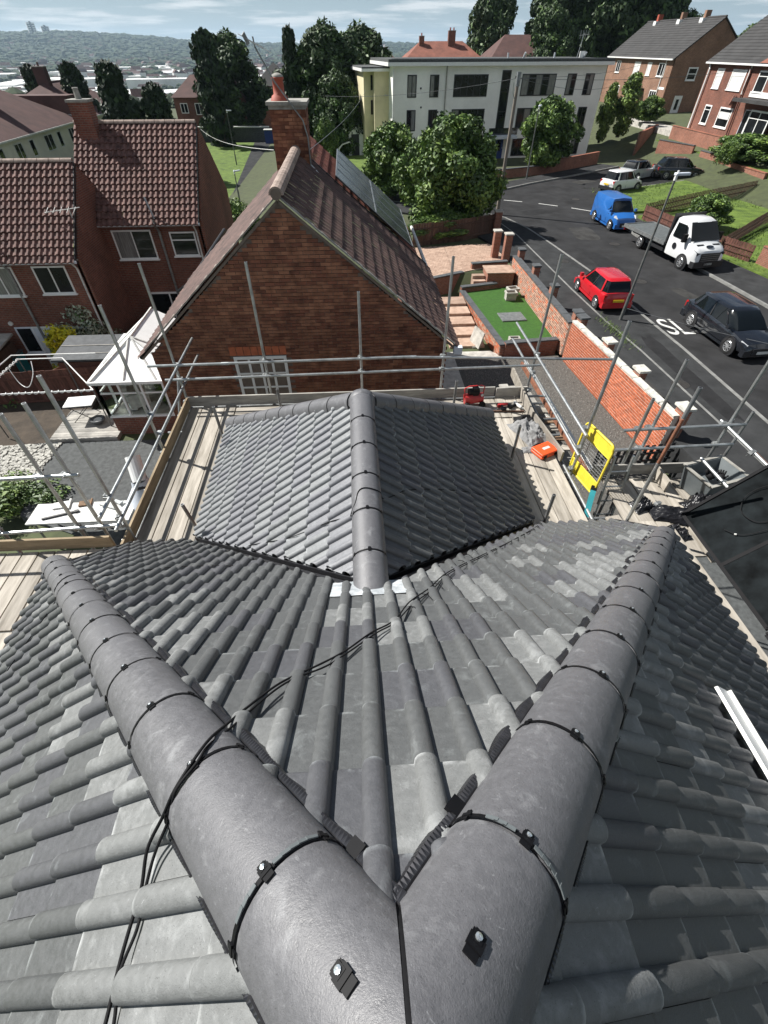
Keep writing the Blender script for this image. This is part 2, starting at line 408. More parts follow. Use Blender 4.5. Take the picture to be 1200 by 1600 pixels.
struct('footway', MB().prism(FW1, G0-1.1, G0+.1), 'footway')
FW2 = [(21, -30), (21, 12), (20.6, 22), (20.3, 26), (19.9, 30), (19.5, 34.5), (19.8, 41.3), (20.6, 44.3), (21.3, 43.8), (21.4, 40), (21.7, 34), (22.3, 30.4), (23.6, 22), (24, -30)]
struct('footway', MB().prism(FW2, G0-.3, G0+.1), 'footway')
struct('footway', MB().prism([(13.2, 48.8), (17.2, 51.8), (21, 54.2), (25, 56.9), (29, 59.6), (27.6, 61.2), (20, 56), (12.6, 50.8), (3.2, 52.3), (3.2, 50.6)], G0-.3, G0+.1), 'footway')
def kerb(pts, name='kerb'):
    m = MB()
    for a, b in zip(pts, pts[1:]):
        m.bar((a[0], a[1], G0+.045), (b[0], b[1], G0+.045), .13, .15)
    return struct(name, m, 'kerbstone')
kerb(ROAD[0:11]); kerb(ROAD[11:17]); kerb(ROAD[19:32])
EDG = [(12.6, 5), (12.35, 12), (12.05, 18), (11.75, 21), (11.55, 25), (11.3, 35), (10.9, 38)]
m = MB()
for a, b in zip(EDG, EDG[1:]): m.bar((a[0], a[1], G0+.1), (b[0], b[1], G0+.1), .09, .02)
struct('footway_edging', m, 'kerbstone')
for (x0, y0), (x1, y1) in (((13.0, 45.6), (14.4, 44.9)), ((15.6, 44.2), (16.9, 43.3)), ((17.8, 42.6), (19.0, 41.5))):
    struct('road_marking', MB().bar((x0, y0, G0+.004), (x1, y1, G0+.004), .12, .006), 'paint')
cu = bpy.data.curves.new('slow_lettering', 'FONT'); cu.body = 'SLOW'; cu.size = 1.0; cu.extrude = .003
so_ = bpy.data.objects.new('road_lettering', cu); COL.objects.link(so_); so_.location = (14.2, 19.6, G0+.006); so_.scale = (1.3, 2.4, 1); so_['kind'] = 'structure'; cu.materials.append(M['paint'])

mat('tar_patch', (.021, .021, .022), .9, .3, 2, spec=.2); mat('tar_worn', (.045, .044, .042), .95, .4, 1.5, spec=.15); mat('iron', (.06, .055, .05), .6, .3, 9, metal=.5)
gp_ = random.Random(2)
for (x, y, a, b_, c_, k) in ((15.2, 28.5, 1.1, 5.5, .05, 'tar_patch'), (17.5, 24.0, .8, 2.2, .2, 'tar_worn'), (16.2, 35.5, 1.6, 3.0, -.1, 'tar_worn'), (14.6, 41.5, 2.4, 1.3, .3, 'tar_patch'), (12.9, 16.0, .7, 6.5, .02, 'tar_patch'), (11.0, 14.2, .5, 3.2, .03, 'tar_worn'), (17.9, 15.0, 1.0, 3.5, 0, 'tar_worn'), (22.5, 52.5, 2.5, 1.2, .5, 'tar_worn')):
    z = G0+.004 if x > 14 or y > 38 else G0+.104
    P_ = []
    for i in range(20):
        t = i/20*2*math.pi; r_ = 1+gp_.uniform(-.07, .07); u_ = a*r_*max(-1, min(1, 1.25*math.cos(t))); v_ = b_/2*r_*max(-1, min(1, 1.25*math.sin(t))); P_.append((x+u_*.5*math.cos(c_)-v_*math.sin(c_), y+u_*.5*math.sin(c_)+v_*math.cos(c_), z))
    mb = MB(); mb.add(P_, [tuple(range(20))]); struct('road_repair', mb, k)
for x, y, z in ((15.9, 26.2, G0+.006), (17.3, 33.0, G0+.006), (12.6, 29.5, G0+.108), (19.2, 45.5, G0+.006), (12.3, 15.2, G0+.108)):
    mb = MB(); mb.tube((x, y, z-.004), (x, y, z), .33, 18); struct('manhole_cover', mb, 'iron')
# weeds where the footway meets its edging
mb = MB()
for i in range(420):
    k = gp_.random(); x = 11.9-.35*k+gp_.gauss(0, .16); y = 18.6+2.6*k+gp_.gauss(0, .35); h = gp_.uniform(.04, .2); a_ = gp_.random()*6.3
    mb.add([(x, y, G0+.1), (x+.02*math.cos(a_), y+.02*math.sin(a_), G0+.1), (x+.09*math.cos(a_+1), y+.09*math.sin(a_+1), G0+.1+h)], [(0, 1, 2)])
obj('weeds', mb, 'blade', kind='stuff')
mb = MB()
for i in range(5200):       # rough grass edges and tufts on the island and the lawns by the road
    k = gp_.random(); 
    if i % 3 == 0: x, y = 22.6+k*8, 46.6+k*4.2
    elif i % 3 == 1: x, y = 21.2+gp_.random()*12, 41+gp_.random()*8
    else: x, y = 23+gp_.random()*6, 27+gp_.random()*9
    x += gp_.gauss(0, .15); y += gp_.gauss(0, .15); h = gp_.uniform(.05, .16); a_ = gp_.random()*6.3
    mb.add([(x, y, G0+.12), (x+.05*math.cos(a_), y+.05*math.sin(a_), G0+.12), (x+.1*math.cos(a_+1), y+.1*math.sin(a_+1), G0+.12+h)], [(0, 1, 2)])
obj('grass_tufts', mb, 'blade', kind='stuff')
# green patches
struct('grass_island', MB().prism([(20.75, 44.2), (21.5, 40.6), (27, 41.2), (31, 44.3), (36, 48.6), (37, 50.4), (35.5, 53.5), (31.5, 51.5), (28.4, 50.1), (25.1, 48.7), (22.5, 46.7)], G0-.3, G0+.13), 'grass')
struct('lawn', MB().prism([(22.4, 30.6), (21.9, 39.5), (27.2, 40.9), (31.2, 43.9), (37, 45.5), (37, 32), (30, 36.2)], G0-.3, G0+.12), 'grass')
struct('lawn', MB().prism([(23.7, 22), (22.5, 30.3), (30, 36), (37, 31.8), (37, 20)], G0-.3, G0+.12), 'grass')
struct('lawn', MB().prism([(-1, 46), (6.8, 40.2), (3.4, 34.5), (2.5, 28.5), (-5, 29), (-6.5, 44)], -10.3, -9.35), 'grass')
struct('lawn', MB().prism([(-5, 70), (0, 75), (5, 62.5), (5, 58), (-6, 58)], -10.3, -9.15), 'grass')
struct('lawn', MB().prism([(-27, 96), (-15.0, 96), (-12.4, 60), (-10.9, 45), (-22, 40)], -12, -10.95), 'grass')
struct('path', MB().prism([(-15.0, 96), (-11.9, 96), (-10.0, 60), (-9.5, 45), (-10.9, 45), (-12.4, 60)], -12, -10.93), 'footway')

# ================================================================== OUR HOUSE: new grey tiled roof
TH = .7084; TT = math.tan(TH); CT = math.cos(TH); ST = math.sin(TH)
Z0 = -1.0455; ZP = -2.82; VJ = (Z0-ZP)/TT       # main apex, ridge of the projection, where that ridge meets the front slope
UL, UR, VF, WP, VE = 3.45, 3.83, 4.5, 2.45, 4.69
EAVE_P = ZP-TT*WP
house = thing('hipped_house', 'house under the camera with a new dark grey hipped tile roof', 'house', (0, 0, G0-.8))
INVH = INV[house.name]

def profile():
    P = [(0, .004), (.004, .002), (.07, 0)]
    def mod(o): return [(o+.1155-.0345*math.cos(k*math.pi/8), .036*math.sin(k*math.pi/8)**.75) for k in range(0, 9)]
    P = [(0, 0), (.04, .001), (.0785, 0)]+mod(0)[0:9]+[(.19, .001), (.2285, 0)]+mod(.15)
    return P
PR = profile()
TL = .385; TILT = .027/.31
def tile_mb():
    mb = MB(); n = len(PR); vs = []; uv = []
    rows = [(0, 0), (TL-.016, 0), (TL-.005, -.0025), (TL, -.007), (TL+.001, -.026)]
    for y, dz in rows:
        for x, h in PR:
            k = 1 if y < TL-.01 else (.93 if dz > -.005 else .85)
            vs.append((x, y, y*TILT+h*k+dz)); uv.append((x/.3, min(1, y/TL)))
    fs = []
    for j in range(len(rows)-1):
        for i in range(n-1): fs.append((j*n+i, j*n+i+1, (j+1)*n+i+1, (j+1)*n+i))
    mb.add(vs, fs, 0, uv); return mb
TILE_MESH = {k: mk('roof_tile', tile_mb(), k, True) for k in ('roof_tile_grey', 'roof_tile_dusty', 'roof_tile_plum', 'roof_tile_sheen_tint', 'roof_tile_sheen_tint2')}
for me in TILE_MESH.values():
    if hasattr(me, 'set_sharp_from_angle'): me.set_sharp_from_angle(angle=R(50))
TB = bmesh.new(); TB.from_mesh(TILE_MESH['roof_tile_grey'])

tiles = []       # (distance, visible, matrix, material, clip planes)
def slope(O, e, d, b_eave, a0, a1, courses, keep, dusty):
    e = Vector(e).normalized(); d = Vector(d).normalized(); n = e.cross(d)
    if n.z < 0: n = -n
    for j in range(courses):
        bt = b_eave-j*.31
        if bt < -.3: break
        for i in range(int(math.floor(a0/.3)), int(math.ceil(a1/.3))):
            P = Vector(O)+e*(i*.3)+d*(bt-TL)
            cs = [P+e*x+d*y for x in (0, .3) for y in (0, TL)]
            cl = []; out_ = False
            for pl in keep((i+.5)*.3):
                ds = [(c-Vector(pl[0])).dot(Vector(pl[1])) for c in cs]
                if max(ds) <= .004: out_ = True; break
                if min(ds) < 0: cl.append(pl)
            if out_: continue
            c = P+e*.15+d*.3; q = px(c); vis = -60 < q[0] < 1260 and -60 < q[1] < 1660 and q[2] > 0
            P2 = P+e*rnd.uniform(-.0015, .0015)+d*rnd.uniform(-.004, .004)+n*rnd.uniform(0, .002)
            X = Matrix(((e.x, d.x, n.x, P2.x), (e.y, d.y, n.y, P2.y), (e.z, d.z, n.z, P2.z), (0, 0, 0, 1)))
            k = dusty(c, len(cl) > 0)
            tiles.append([q[2] if vis else 900+c.length, X, k, cl])
def pick(c, edge, pd):
    w = noise.noise(Vector((c.x*.9+3, c.y*.9, c.z*.5)))
    r = rnd.random()
    if edge and r < .6 or r < pd+w*.35: return 'roof_tile_dusty'
    return 'roof_tile_grey' if r < .75 else 'roof_tile_plum'
D45 = 2**-.5
g = .035
# front slope (faces along the street, away from the camera)
def kf(a):
    return [((0, g, 0), (1*D45, 1*D45, 0)), ((0, g, 0), (-D45, D45, 0)), ((-3.28, 0, 0), (1, 0, 0)), ((3.62, 0, 0), (-1, 0, 0)),
            ((0, VJ-.07, 0), (-D45, -D45, 0)) if a < 0 else ((0, VJ-.07, 0), (D45, -D45, 0))]
slope((0, 0, Z0), (1, 0, 0), (0, CT, -ST), VF/CT, -3.6, 3.9, 20, kf, lambda c, ed: pick(c, ed and abs(c.x) > c.y-.35, .04 if c.x < 0 else .13))
# left and right main slopes
slope((0, 0, Z0), (0, 1, 0), (-CT, 0, -ST), UL/CT, -3.3, 3.6, 20, lambda a: [((-g, 0, 0), (-D45, -D45, 0)), ((0, -3.2, 0), (0, 1, 0)), ((0, 3.5, 0), (0, -1, 0))], lambda c, ed: pick(c, ed and c.y > 0, .12))
slope((0, 0, Z0), (0, -1, 0), (CT, 0, -ST), UR/CT, -4.0, 3.3, 20, lambda a: [((g, 0, 0), (D45, -D45, 0)), ((0, -3.2, 0), (0, 1, 0)), ((0, 3.9, 0), (0, -1, 0))], lambda c, ed: pick(c, ed and c.y > 0, .06))
# projection: left, right and far end
HK = Vector((2.45, 2.76, 0)).normalized()
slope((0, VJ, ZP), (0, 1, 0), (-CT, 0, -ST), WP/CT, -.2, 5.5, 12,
      lambda a: [((0, VJ+.07, 0), (D45, D45, 0)), ((-g, VE, 0), (-HK.y, -HK.x, 0)), ((-.03, 0, 0), (-1, 0, 0))], lambda c, ed: 'roof_tile_sheen_tint' if rnd.random() < .6 else 'roof_tile_sheen_tint2')  # sunlit left slope: its tiles carry the sheen in their colour
slope((0, VJ+6, ZP), (0, -1, 0), (CT, 0, -ST), WP/CT, .5, 6.2, 12,
      lambda a: [((0, VJ+.07, 0), (-D45, D45, 0)), ((g, VE, 0), (HK.y, -HK.x, 0)), ((.03, 0, 0), (1, 0, 0))], lambda c, ed: 'roof_tile_grey' if rnd.random() < .6 else 'roof_tile_plum')
pe = math.atan2(-EAVE_P+ZP, 2.76)
slope((0, VE, ZP), (1, 0, 0), (0, math.cos(pe), -math.sin(pe)), 2.76/math.cos(pe), -2.7, 2.7, 12,
      lambda a: [((0, VE+g, 0), (HK.y, HK.x, 0)), ((0, VE+g, 0), (-HK.y, HK.x, 0))], lambda c, ed: 'roof_tile_grey')
tiles.sort(key=lambda t: t[0])
bulk = {k: MB() for k in TILE_MESH}
def clipped(X, planes):
    b = TB.copy(); b.transform(X)
    for P, Nn in planes:
        ge = b.verts[:]+b.edges[:]+b.faces[:]
        bmesh.ops.bisect_plane(b, geom=ge, plane_co=P, plane_no=[-v for v in Nn], clear_outer=True, dist=1e-5)
    return b
for idx, (dist_, X, k, cl) in enumerate(tiles):
    single = idx < 300
    if single and not cl:
        o = put('roof_tile', TILE_MESH[k], house, X); o.matrix_parent_inverse = INVH; continue
    b = clipped(X, cl)
    if not b.faces: b.free(); continue
    if single:
        me = bpy.data.meshes.new('roof_tile'); b.to_mesh(me); me.materials.append(M[k])
        if hasattr(me, 'set_sharp_from_angle'): me.set_sharp_from_angle(angle=R(50))
        put('roof_tile', me, house)
    else:
        l = b.loops.layers.uv.active; b.verts.index_update()
        uvs = [(0, 0)]*len(b.verts)
        for f in b.faces:
            for lp in f.loops: uvs[lp.vert.index] = tuple(lp[l].uv)
        bulk[k].add([v.co[:] for v in b.verts], [[v.index for v in f.verts] for f in b.faces], 0, uvs)
    b.free()
for k, mb in bulk.items():
    if mb.f:
        me = mk('roof_tiles', mb, k, True)
        if hasattr(me, 'set_sharp_from_angle'): me.set_sharp_from_angle(angle=R(50))
        put('roof_tiles', me, house, kind='stuff')
TB.free()

# roof deck under the tiles (dark felt), walls, fascia, gutters
m = MB(); o_ = .045
ze = lambda u: Z0-TT*u-o_/CT
m.add([(0, 0, ze(0)), (-3.3, 3.3, ze(3.3)), (-3.3, VF, ze(VF)), (-2.43, VF, ze(VF)), (0, VJ, ze(VJ)), (2.43, VF, ze(VF)), (3.65, VF, ze(VF)), (3.65, 3.65, ze(3.65))], [(0, 4, 3, 2, 1), (0, 7, 6, 5, 4)])
m.add([(0, 0, ze(0)), (-UL, UL-.15, ze(UL)), (-UL, -3.2, ze(UL)), (0, -3.2, ze(0)), (UR, -3.2, ze(UR)), (UR, UR-.18, ze(UR))], [(0, 1, 2, 3), (0, 3, 4, 5)])
zq = lambda u: ZP-TT*u-o_/CT
m.add([(0, VJ, zq(0)), (-WP, VF, zq(WP)), (-WP, 7.45, zq(WP)), (0, VE, zq(0)), (WP, 7.45, zq(WP)), (WP, VF, zq(WP))], [(0, 3, 2, 1), (0, 5, 4, 3), (3, 4, 2)])
obj('roofing_felt', m, 'black_rubber', house)
w = MB(); w.bb(-3.2, 3.5, -3.1, 3.2, G0-.9, Z0-TT*3.5-.1); w.bb(-2.2, 2.2, 3.2, 7.2, G0-.9, EAVE_P-.12)
w.add([(-3.2, -3.1, Z0-TT*3.5-.1), (3.5, -3.1, Z0-TT*3.5-.1), (.1, -3.1, Z0-.15)], [(0, 1, 2)])
obj('wall', w, 'brick_red_far', house)
for (a, b) in (((-3.36, 3.42, Z0-TT*UL-.03), (-3.36, -3.2, Z0-TT*UL-.03)), ((UR-.03, 3.7, Z0-TT*UR-.03), (UR-.03, -3.2, Z0-TT*UR-.03)),
               ((-WP, VF+.05, EAVE_P-.05), (-WP, 7.4, EAVE_P-.05)), ((WP, VF+.05, EAVE_P-.05), (WP, 7.4, EAVE_P-.05)), ((-WP, 7.45, EAVE_P-.05), (WP, 7.45, EAVE_P-.05)),
               ((-3.3, VF+.03, ze(VF)+.02), (-2.5, VF+.03, ze(VF)+.02)), ((2.5, VF+.03, ze(VF)+.02), (3.65, VF+.03, ze(VF)+.02))):
    a = Vector(a); b = Vector(b)
    obj('gutter', MB().tube(a-Vector((0, 0, .07)), b-Vector((0, 0, .07)), .055, 10), 'black_trim', house)
# verges of the front slope
for sx_, z in ((-3.29, 3.3), (3.63, 3.65)):
    obj('verge_trim', MB().bar((sx_, z, Z0-TT*z+.02), (sx_, VF, Z0-TT*VF+.02), .03, .07), 'black_trim', house)
# valleys: lead trough and black upstand
for s in (-1, 1):
    A = Vector((0, VJ, ZP-.012)); B = Vector((s*2.44, VJ+2.44, Z0-TT*(VJ+2.44)-.012)); dv = (B-A).normalized()
    m = MB()
    for side, nn in ((Vector((-s*D45, -D45, 0)), -1), (Vector((s*D45, D45, 0)), 1)):
        pass
    lat = Vector((s*D45, -D45, 0)) # lateral, towards the outer front strip
    lat = Vector((s, -1, 0)).normalized()
    up_ = Vector((0, 0, 1))
    a1 = [A+lat*.11+up_*.03, A, A-lat*.11+up_*.03]; b1 = [B+lat*.11+up_*.03, B, B-lat*.11+up_*.03]
    m.add(a1+b1, [(0, 1, 4, 3), (1, 2, 5, 4)])
    obj('valley_lining', m, 'strip', house)
    obj('valley_trim', MB().bar(A+lat*.045+up_*.05, B+lat*.045+up_*.05, .016, .05).bar(A-lat*.035+up_*.045, B-lat*.035+up_*.045, .012, .045), 'black_plastic' if s > 0 else 'strip', house)
# lead saddle where the lower ridge meets the front slope
m = MB(); vs = []
for j in range(6):
    for i in range(13):
        x = -.29+.58*i/12; y = VJ-.16+.30*j/5
        zz = Z0-TT*y+.05+.012*noise.noise(Vector((x*9, y*9, 1)))
        zr_ = ZP-TT*abs(x)+.055
        vs.append((x, y, max(zz, zr_) if abs(x) < .2 else zz))
m.add(vs, [(j*13+i, j*13+i+1, (j+1)*13+i+1, (j+1)*13+i) for j in range(5) for i in range(12)])
obj('lead_saddle', m, 'lead', house, smooth=True)

# ---------------------------------------------------------------- hip and ridge tiles
HW, HD, HC = .136, .045, .097
def cap_mb(L, seg=16, th=.014, r0=1.0, L0=0.0):
    """half-round tile, local x along, z up from the hip line"""
    mb = MB(); vs = []; uv = []
    stations = [(L0, r0, 0), (L0+.004, r0, .0), (L-.02, r0, 0), (L-.006, r0, -.0), (L, r0, -.004)]
    for x, k, dz in stations:
        for i in range(seg+1):
            t = math.pi*i/seg
            vs.append((x, HW*k*math.cos(t), -HD+(HC+HD)*math.sin(t)**.86+dz)); uv.append((i/seg, (x-L0)/(L-L0)*.93+.03))
    n = seg+1
    fs = [(j*n+i, (j+1)*n+i, (j+1)*n+i+1, j*n+i+1) for j in range(len(stations)-1) for i in range(seg)]
    o = len(vs)
    for x in (L0, L):
        for i in range(seg+1):
            t = math.pi*i/seg
            vs.append((x, (HW-th)*math.cos(t), -HD+(HC+HD-th)*math.sin(t)**.86)); uv.append((i/seg, .99))
    for i in range(seg):
        fs.append((i, i+1, o+i+1, o+i)); a = (len(stations)-1)*n
        fs.append((a+i, o+n+i, o+n+i+1, a+i+1)); fs.append((o+i, o+i+1, o+n+i+1, o+n+i))
    for (a, b_) in ((0, 0), (seg, seg)):
        fs.append((a, o+a, o+n+a, (len(stations)-1)*n+a) if a == 0 else (a, (len(stations)-1)*n+a, o+n+a, o+a))
    mb.add(vs, fs, 0, uv); return mb
CAP = mk('hip_tile', cap_mb(.444), 'hip_tile_slate', True)
if hasattr(CAP, 'set_sharp_from_angle'): CAP.set_sharp_from_angle(angle=R(40))
def arc(t, k=0.0): return (( HW+k)*math.cos(t), -HD+(HC+HD+k)*math.sin(t)**.86)
def union_mb(full=True):
    mb = MB(); n = 20; w = .0055; vs = []
    for i in range(n+1):
        y, z = arc(math.pi*i/n, .0035)
        vs += [(-w, y, z), (w, y, z)]
    mb.add(vs, [(2*i, 2*i+1, 2*i+3, 2*i+2) for i in range(n)]); return mb
UNION = mk('union_band', union_mb(), 'black_plastic')
def clip_mb():
    mb = MB(); mb.bb(-.019, .021, -.011, .011, 0, .0035); mb.bb(-.006, .013, -.013, .013, .001, .0055); mb.bb(.003, .021, -.008, .008, .003, .0065); return mb
CLIP = mk('fixing_clip', clip_mb(), 'black_plastic'); CLIP2 = mk('fixing_clip', MB().bb(-.016, .016, -.006, .006, 0, .003).bb(-.005, .005, -.012, .012, 0, .0045), 'black_plastic')
SCREW = mk('screw', MB().lathe([(0, .0), (.0085, .0), (.0085, .004), (.003, .0055), (0, .0045)], 10), 'screw')
def hip_frame(O, d):
    d = Vector(d).normalized(); e = d.cross(Vector((0, 0, 1))).normalized(); n = e.cross(d).normalized()
    y = n.cross(d)
    return Matrix(((d.x, y.x, n.x, O[0]), (d.y, y.y, n.y, O[1]), (d.z, y.z, n.z, O[2]), (0, 0, 0, 1)))
def hip_run(O, d, s0, count, gauge=.45, first=None, clip_t=90, detail=True, clips=True, k=1.0):
    F = hip_frame(O, d)
    for i in range(count):
        X = F @ Matrix.Translation((s0+i*gauge+rnd.uniform(-.0015, .0015), rnd.uniform(-.002, .002), rnd.uniform(-.001, .002)))
        o = put('hip_tile', CAP, house, X); o.matrix_parent_inverse = INVH
    for i in range(count):
        s = s0+i*gauge-.003
        o = put('union_band', UNION, house, F @ Matrix.Translation((s, 0, 0))); o.matrix_parent_inverse = INVH
        if clips:
            for t, me in ((R(clip_t), CLIP), (R(32), CLIP2), (R(148), CLIP2)):
                y, z = arc(t, .003); a = math.atan2(-math.cos(t), math.sin(t))
                X = F @ Matrix.Translation((s, y, z)) @ Matrix.Rotation(math.atan2(-(y/HW), max(.2, math.sin(t))), 4, 'X')
                c = put('fixing_clip', me, house, X); c.matrix_parent_inverse = INVH
                if me is CLIP and px(X.translation)[2] < 3:
                    sc = put('screw', SCREW, c, Matrix.Translation((.011, 0, .0065)) @ Matrix.Scale(.65, 4), local=True)
    return F
GREYSLOT = mk('band_slot', MB().bb(-.0045, .0045, -.014, .014, 0, .003), 'tub_grey')
HL = (-1, 1, -TT); HRr = (1, 1, -TT); OH = (0, 0, Z0)
FL = hip_run(OH, HL, .3656, 12); FR = hip_run(OH, HRr, .402, 12)
for F in (FL, FR):          # slots in the black band of the first joint
    s = .3656 if F is FL else .402
    for t in (58, 66, 74, 103, 111, 119, 127, 135):
        y, z = arc(R(t), .004)
        o = put('band_slot', GREYSLOT, house, F @ Matrix.Translation((s-.003, y, z)) @ Matrix.Rotation(math.atan2(-(y/HW), max(.2, math.sin(R(t)))), 4, 'X')); o.matrix_parent_inverse = INVH
# the two mitred tiles that meet at the apex
def mitred(F, L, planes, L0=-.45):
    b = bmesh.new(); me = mk('tmp', cap_mb(L, L0=L0, seg=20), 'hip_tile_slate', True); b.from_mesh(me); b.transform(F)
    for P, Nn in planes:
        bmesh.ops.bisect_plane(b, geom=b.verts[:]+b.edges[:]+b.faces[:], plane_co=P, plane_no=[-v for v in Nn], clear_outer=True)
    b.to_mesh(me); b.free(); me.name = 'hip_tile'
    if hasattr(me, 'set_sharp_from_angle'): me.set_sharp_from_angle(angle=R(40))
    return put('hip_tile', me, house)
mitred(FL, .3576, [((-.0045, 0, 0), (-1, 0, 0))]); mitred(FR, .394, [((.0045, 0, 0), (1, 0, 0))])
m = MB(); vs = []            # dark mortar in the mitre, uneven
for i in range(26):
    y = .19-.46*i/25; zc = Z0+HC-.012+.0*y
    yy = abs(y); zz = Z0+HC-.006-TT*.0
    # height of the cap surface in the plane x = 0
    lat = y*D45; tt_ = max(-1, min(1, lat/HW)); sl = y*D45/math.sqrt(1+TT*TT/2)
    zz = Z0-TT/ math.sqrt(2)*(y*D45)+(-HD+(HC+HD)*max(0, 1-tt_*tt_)**.43)/math.cos(math.atan(TT/math.sqrt(2)))*1.0-.002
    wv = .006+.004*noise.noise(Vector((y*22, 0, 0)))+.003
    vs += [(-wv, y, zz-.002), (wv, y, zz-.002), (0, y, zz+.001+.0025*noise.noise(Vector((y*30, 5, 0))))]
m.add(vs, [f for i in range(25) for f in ((3*i, 3*i+3, 3*i+5, 3*i+2), (3*i+2, 3*i+5, 3*i+4, 3*i+1))])
obj('mitre_mortar', m, 'black_rubber', house, smooth=True)
for F, s, t in ((FL, .10, 92), (FR, .14, 88)):
    y, z = arc(R(t), .001)
    c = put('fixing_clip', CLIP, house, F @ Matrix.Translation((s, y, z)) @ Matrix.Scale(1.15, 4)); c.matrix_parent_inverse = INVH
    put('screw', SCREW, c, Matrix.Translation((.011, 0, .0065)) @ Matrix.Scale(.65, 4), local=True)
# main ridge running back under the camera
hip_run((0, -.35, Z0), (0, -1, 0), 0, 6, clips=False)
# ridge and hips of the projection
FP = hip_frame((0, VJ-.06, ZP), (0, 1, 0))
yy0 = VJ-.13
hip_run((0, yy0, ZP), (0, 1, 0), .0, 6, gauge=.455)
hip_run((0, VE+.0, ZP), (-2.45, 2.76, EAVE_P-ZP), .12, 9, clips=False)
hip_run((0, VE+.0, ZP), (2.45, 2.76, EAVE_P-ZP), .12, 9, clips=False)
m = MB()
m.lathe([(0.001, HC+.003), (.06, HC-.006), (.115, HC-.04), (.15, -.01), (.16, -.06)], 18); o = obj('ridge_cap', MB(Matrix.Translation((0, VE+.02, ZP)))and m, 'hip_tile_slate', house, smooth=True)
o.matrix_parent_inverse = INVH; o.matrix_basis = Matrix.Translation((0, VE+.02, ZP))
# end discs of the hips
for F, L_ in ((FL, .3656+12*.45), (FR, .402+12*.45)):
    m = MB(F); pts = [(L_-.002, HW*math.cos(math.pi*i/14), -HD+(HC+HD)*math.sin(math.pi*i/14)**.86) for i in range(15)]
    m.add(pts, [tuple(range(15))]); obj('hip_end', m, 'hip_tile_slate', house)
# pleated dry-hip strip showing along both edges of each hip
for F in (FL, FR):
    for sd in (-1, 1):
        m = MB(F); vs = []; s = .02; k = 0
        while s < 5.75:
            bul = (.012 if sd*F[1][1] > 0 else -.01)+(.026 if sd*F[1][1] > 0 else .006)*max(0, noise.noise(Vector((s*3.1, sd*5, F[0][0]*9))))+.008*abs(math.sin(s*14))
            zz = .0035 if k % 2 else -.0005
            for q, (la, dz) in enumerate(((HW-.03, -.03), (HW+.004, -.042+.02), (HW+.012+bul*.6, -.045+zz+.018), (HW+.012+bul, -.066+zz+.014))):
                vs.append((s, sd*la, dz-0.012*(q == 0)))
            s += .0065; k += 1
        m.add(vs, [(4*i+a, 4*i+4+a, 4*i+5+a, 4*i+1+a) for i in range(k-1) for a in range(3)])
        obj('pleated_strip', m, 'strip', house, kind='stuff')
# small metal clips and torn strip pieces along the inner edge
for F, s, sd, w in ((FL, .33, 1 if FL[1][1] > 0 else -1, .04), (FR, .46, 1 if FR[1][1] > 0 else -1, .05)):
    put('hip_clip', mk('hip_clip', MB(F).bb(s-w*.5, s+w*.5, sd*(HW-.004), sd*(HW+.034), -.05, -.022), 'black_plastic'), house)

# ---------------------------------------------------------------- things lying on the roof
def smooth(pts, n=6):
    pts = [Vector(p) for p in pts]; out_ = []
    for i in range(len(pts)-1):
        p0 = pts[max(i-1, 0)]; p1 = pts[i]; p2 = pts[i+1]; p3 = pts[min(i+2, len(pts)-1)]
        for k in range(n):
            t = k/n
            out_.append(.5*((2*p1)+(-p0+p2)*t+(2*p0-5*p1+4*p2-p3)*t*t+(-p0+3*p1-3*p2+p3)*t**3))
    out_.append(pts[-1]); return out_
def zr(x, y, o=.05):
    """height of the roof at x, y (rolls and hip tiles included)"""
    a = Z0-TT*max(abs(x), y if y > 0 else 0)
    b = ZP-TT*abs(x) if y > VJ-.1 and y < VE else -99
    z = max(a, b)+o
    if 0 < y < 4:
        lat = abs(abs(x)-y)*D45
        if lat < HW: z = max(z, Z0-TT*(abs(x)+y)/2+(-HD+(HC+HD)*math.sqrt(max(0, 1-(lat/HW)**2)))*1.14+.012)
    return z
c1 = [(-.70, -.5), (-.675, -.2), (-.668, .05), (-.668, .216), (-.662, .30), (-.655, .42), (-.635, .53), (-.60, .61), (-.54, .69), (-.46, .78), (-.36, .95), (-.25, 1.06), (-.145, 1.153), (-.02, 1.33), (.108, 1.473), (.235, 1.747), (.42, 2.02), (.625, 2.325), (.88, 2.6), (1.143, 2.89), (1.4, 3.15), (1.625, 3.418), (2.0, 3.86), (2.366, 4.29), (2.6, 4.7)]
def cab(pts, off, o, r=.0052, wob=.012, lift=None):
    P = smooth([(x+off[0]+rnd.uniform(-wob, wob)*.5, y+off[1]+rnd.uniform(-wob, wob)*.5, 0) for x, y in pts], 7)
    return [(p.x, p.y, zr(p.x, p.y, o)) for p in P]
CP = [(-.66, -.35, -1.52), (-.664, -.1, -1.535), (-0.663, 0.056, -1.545), (-0.662, 0.147, -1.545), (-0.656, 0.215, -1.54), (-0.653, 0.289, -1.53), (-0.645, 0.37, -1.50), (-0.600, 0.431, -1.44), (-0.566, 0.475, -1.385), (-0.533, 0.536, -1.375), (-0.512, 0.613, -1.42), (-0.505, 0.705, -1.56), (-0.479, 0.783, -1.645), (-0.387, 0.924, -1.765),
      (-0.250, 1.047, -1.873), (-0.145, 1.155, -1.965), (-0.021, 1.322, -2.108), (0.107, 1.461, -2.227), (0.230, 1.712, -2.442), (0.397, 1.952, -2.648), (0.620, 2.305, -2.950), (1.132, 2.866, -3.431), (1.610, 3.388, -3.879), (2.344, 4.255, -4.621), (2.6, 4.7, -4.98)]
def jig(o, w): return smooth([(x+o[0]+rnd.uniform(-w, w), y+o[1]+rnd.uniform(-w, w), z+o[2]+rnd.uniform(0, w*.5)) for x, y, z in CP], 7)
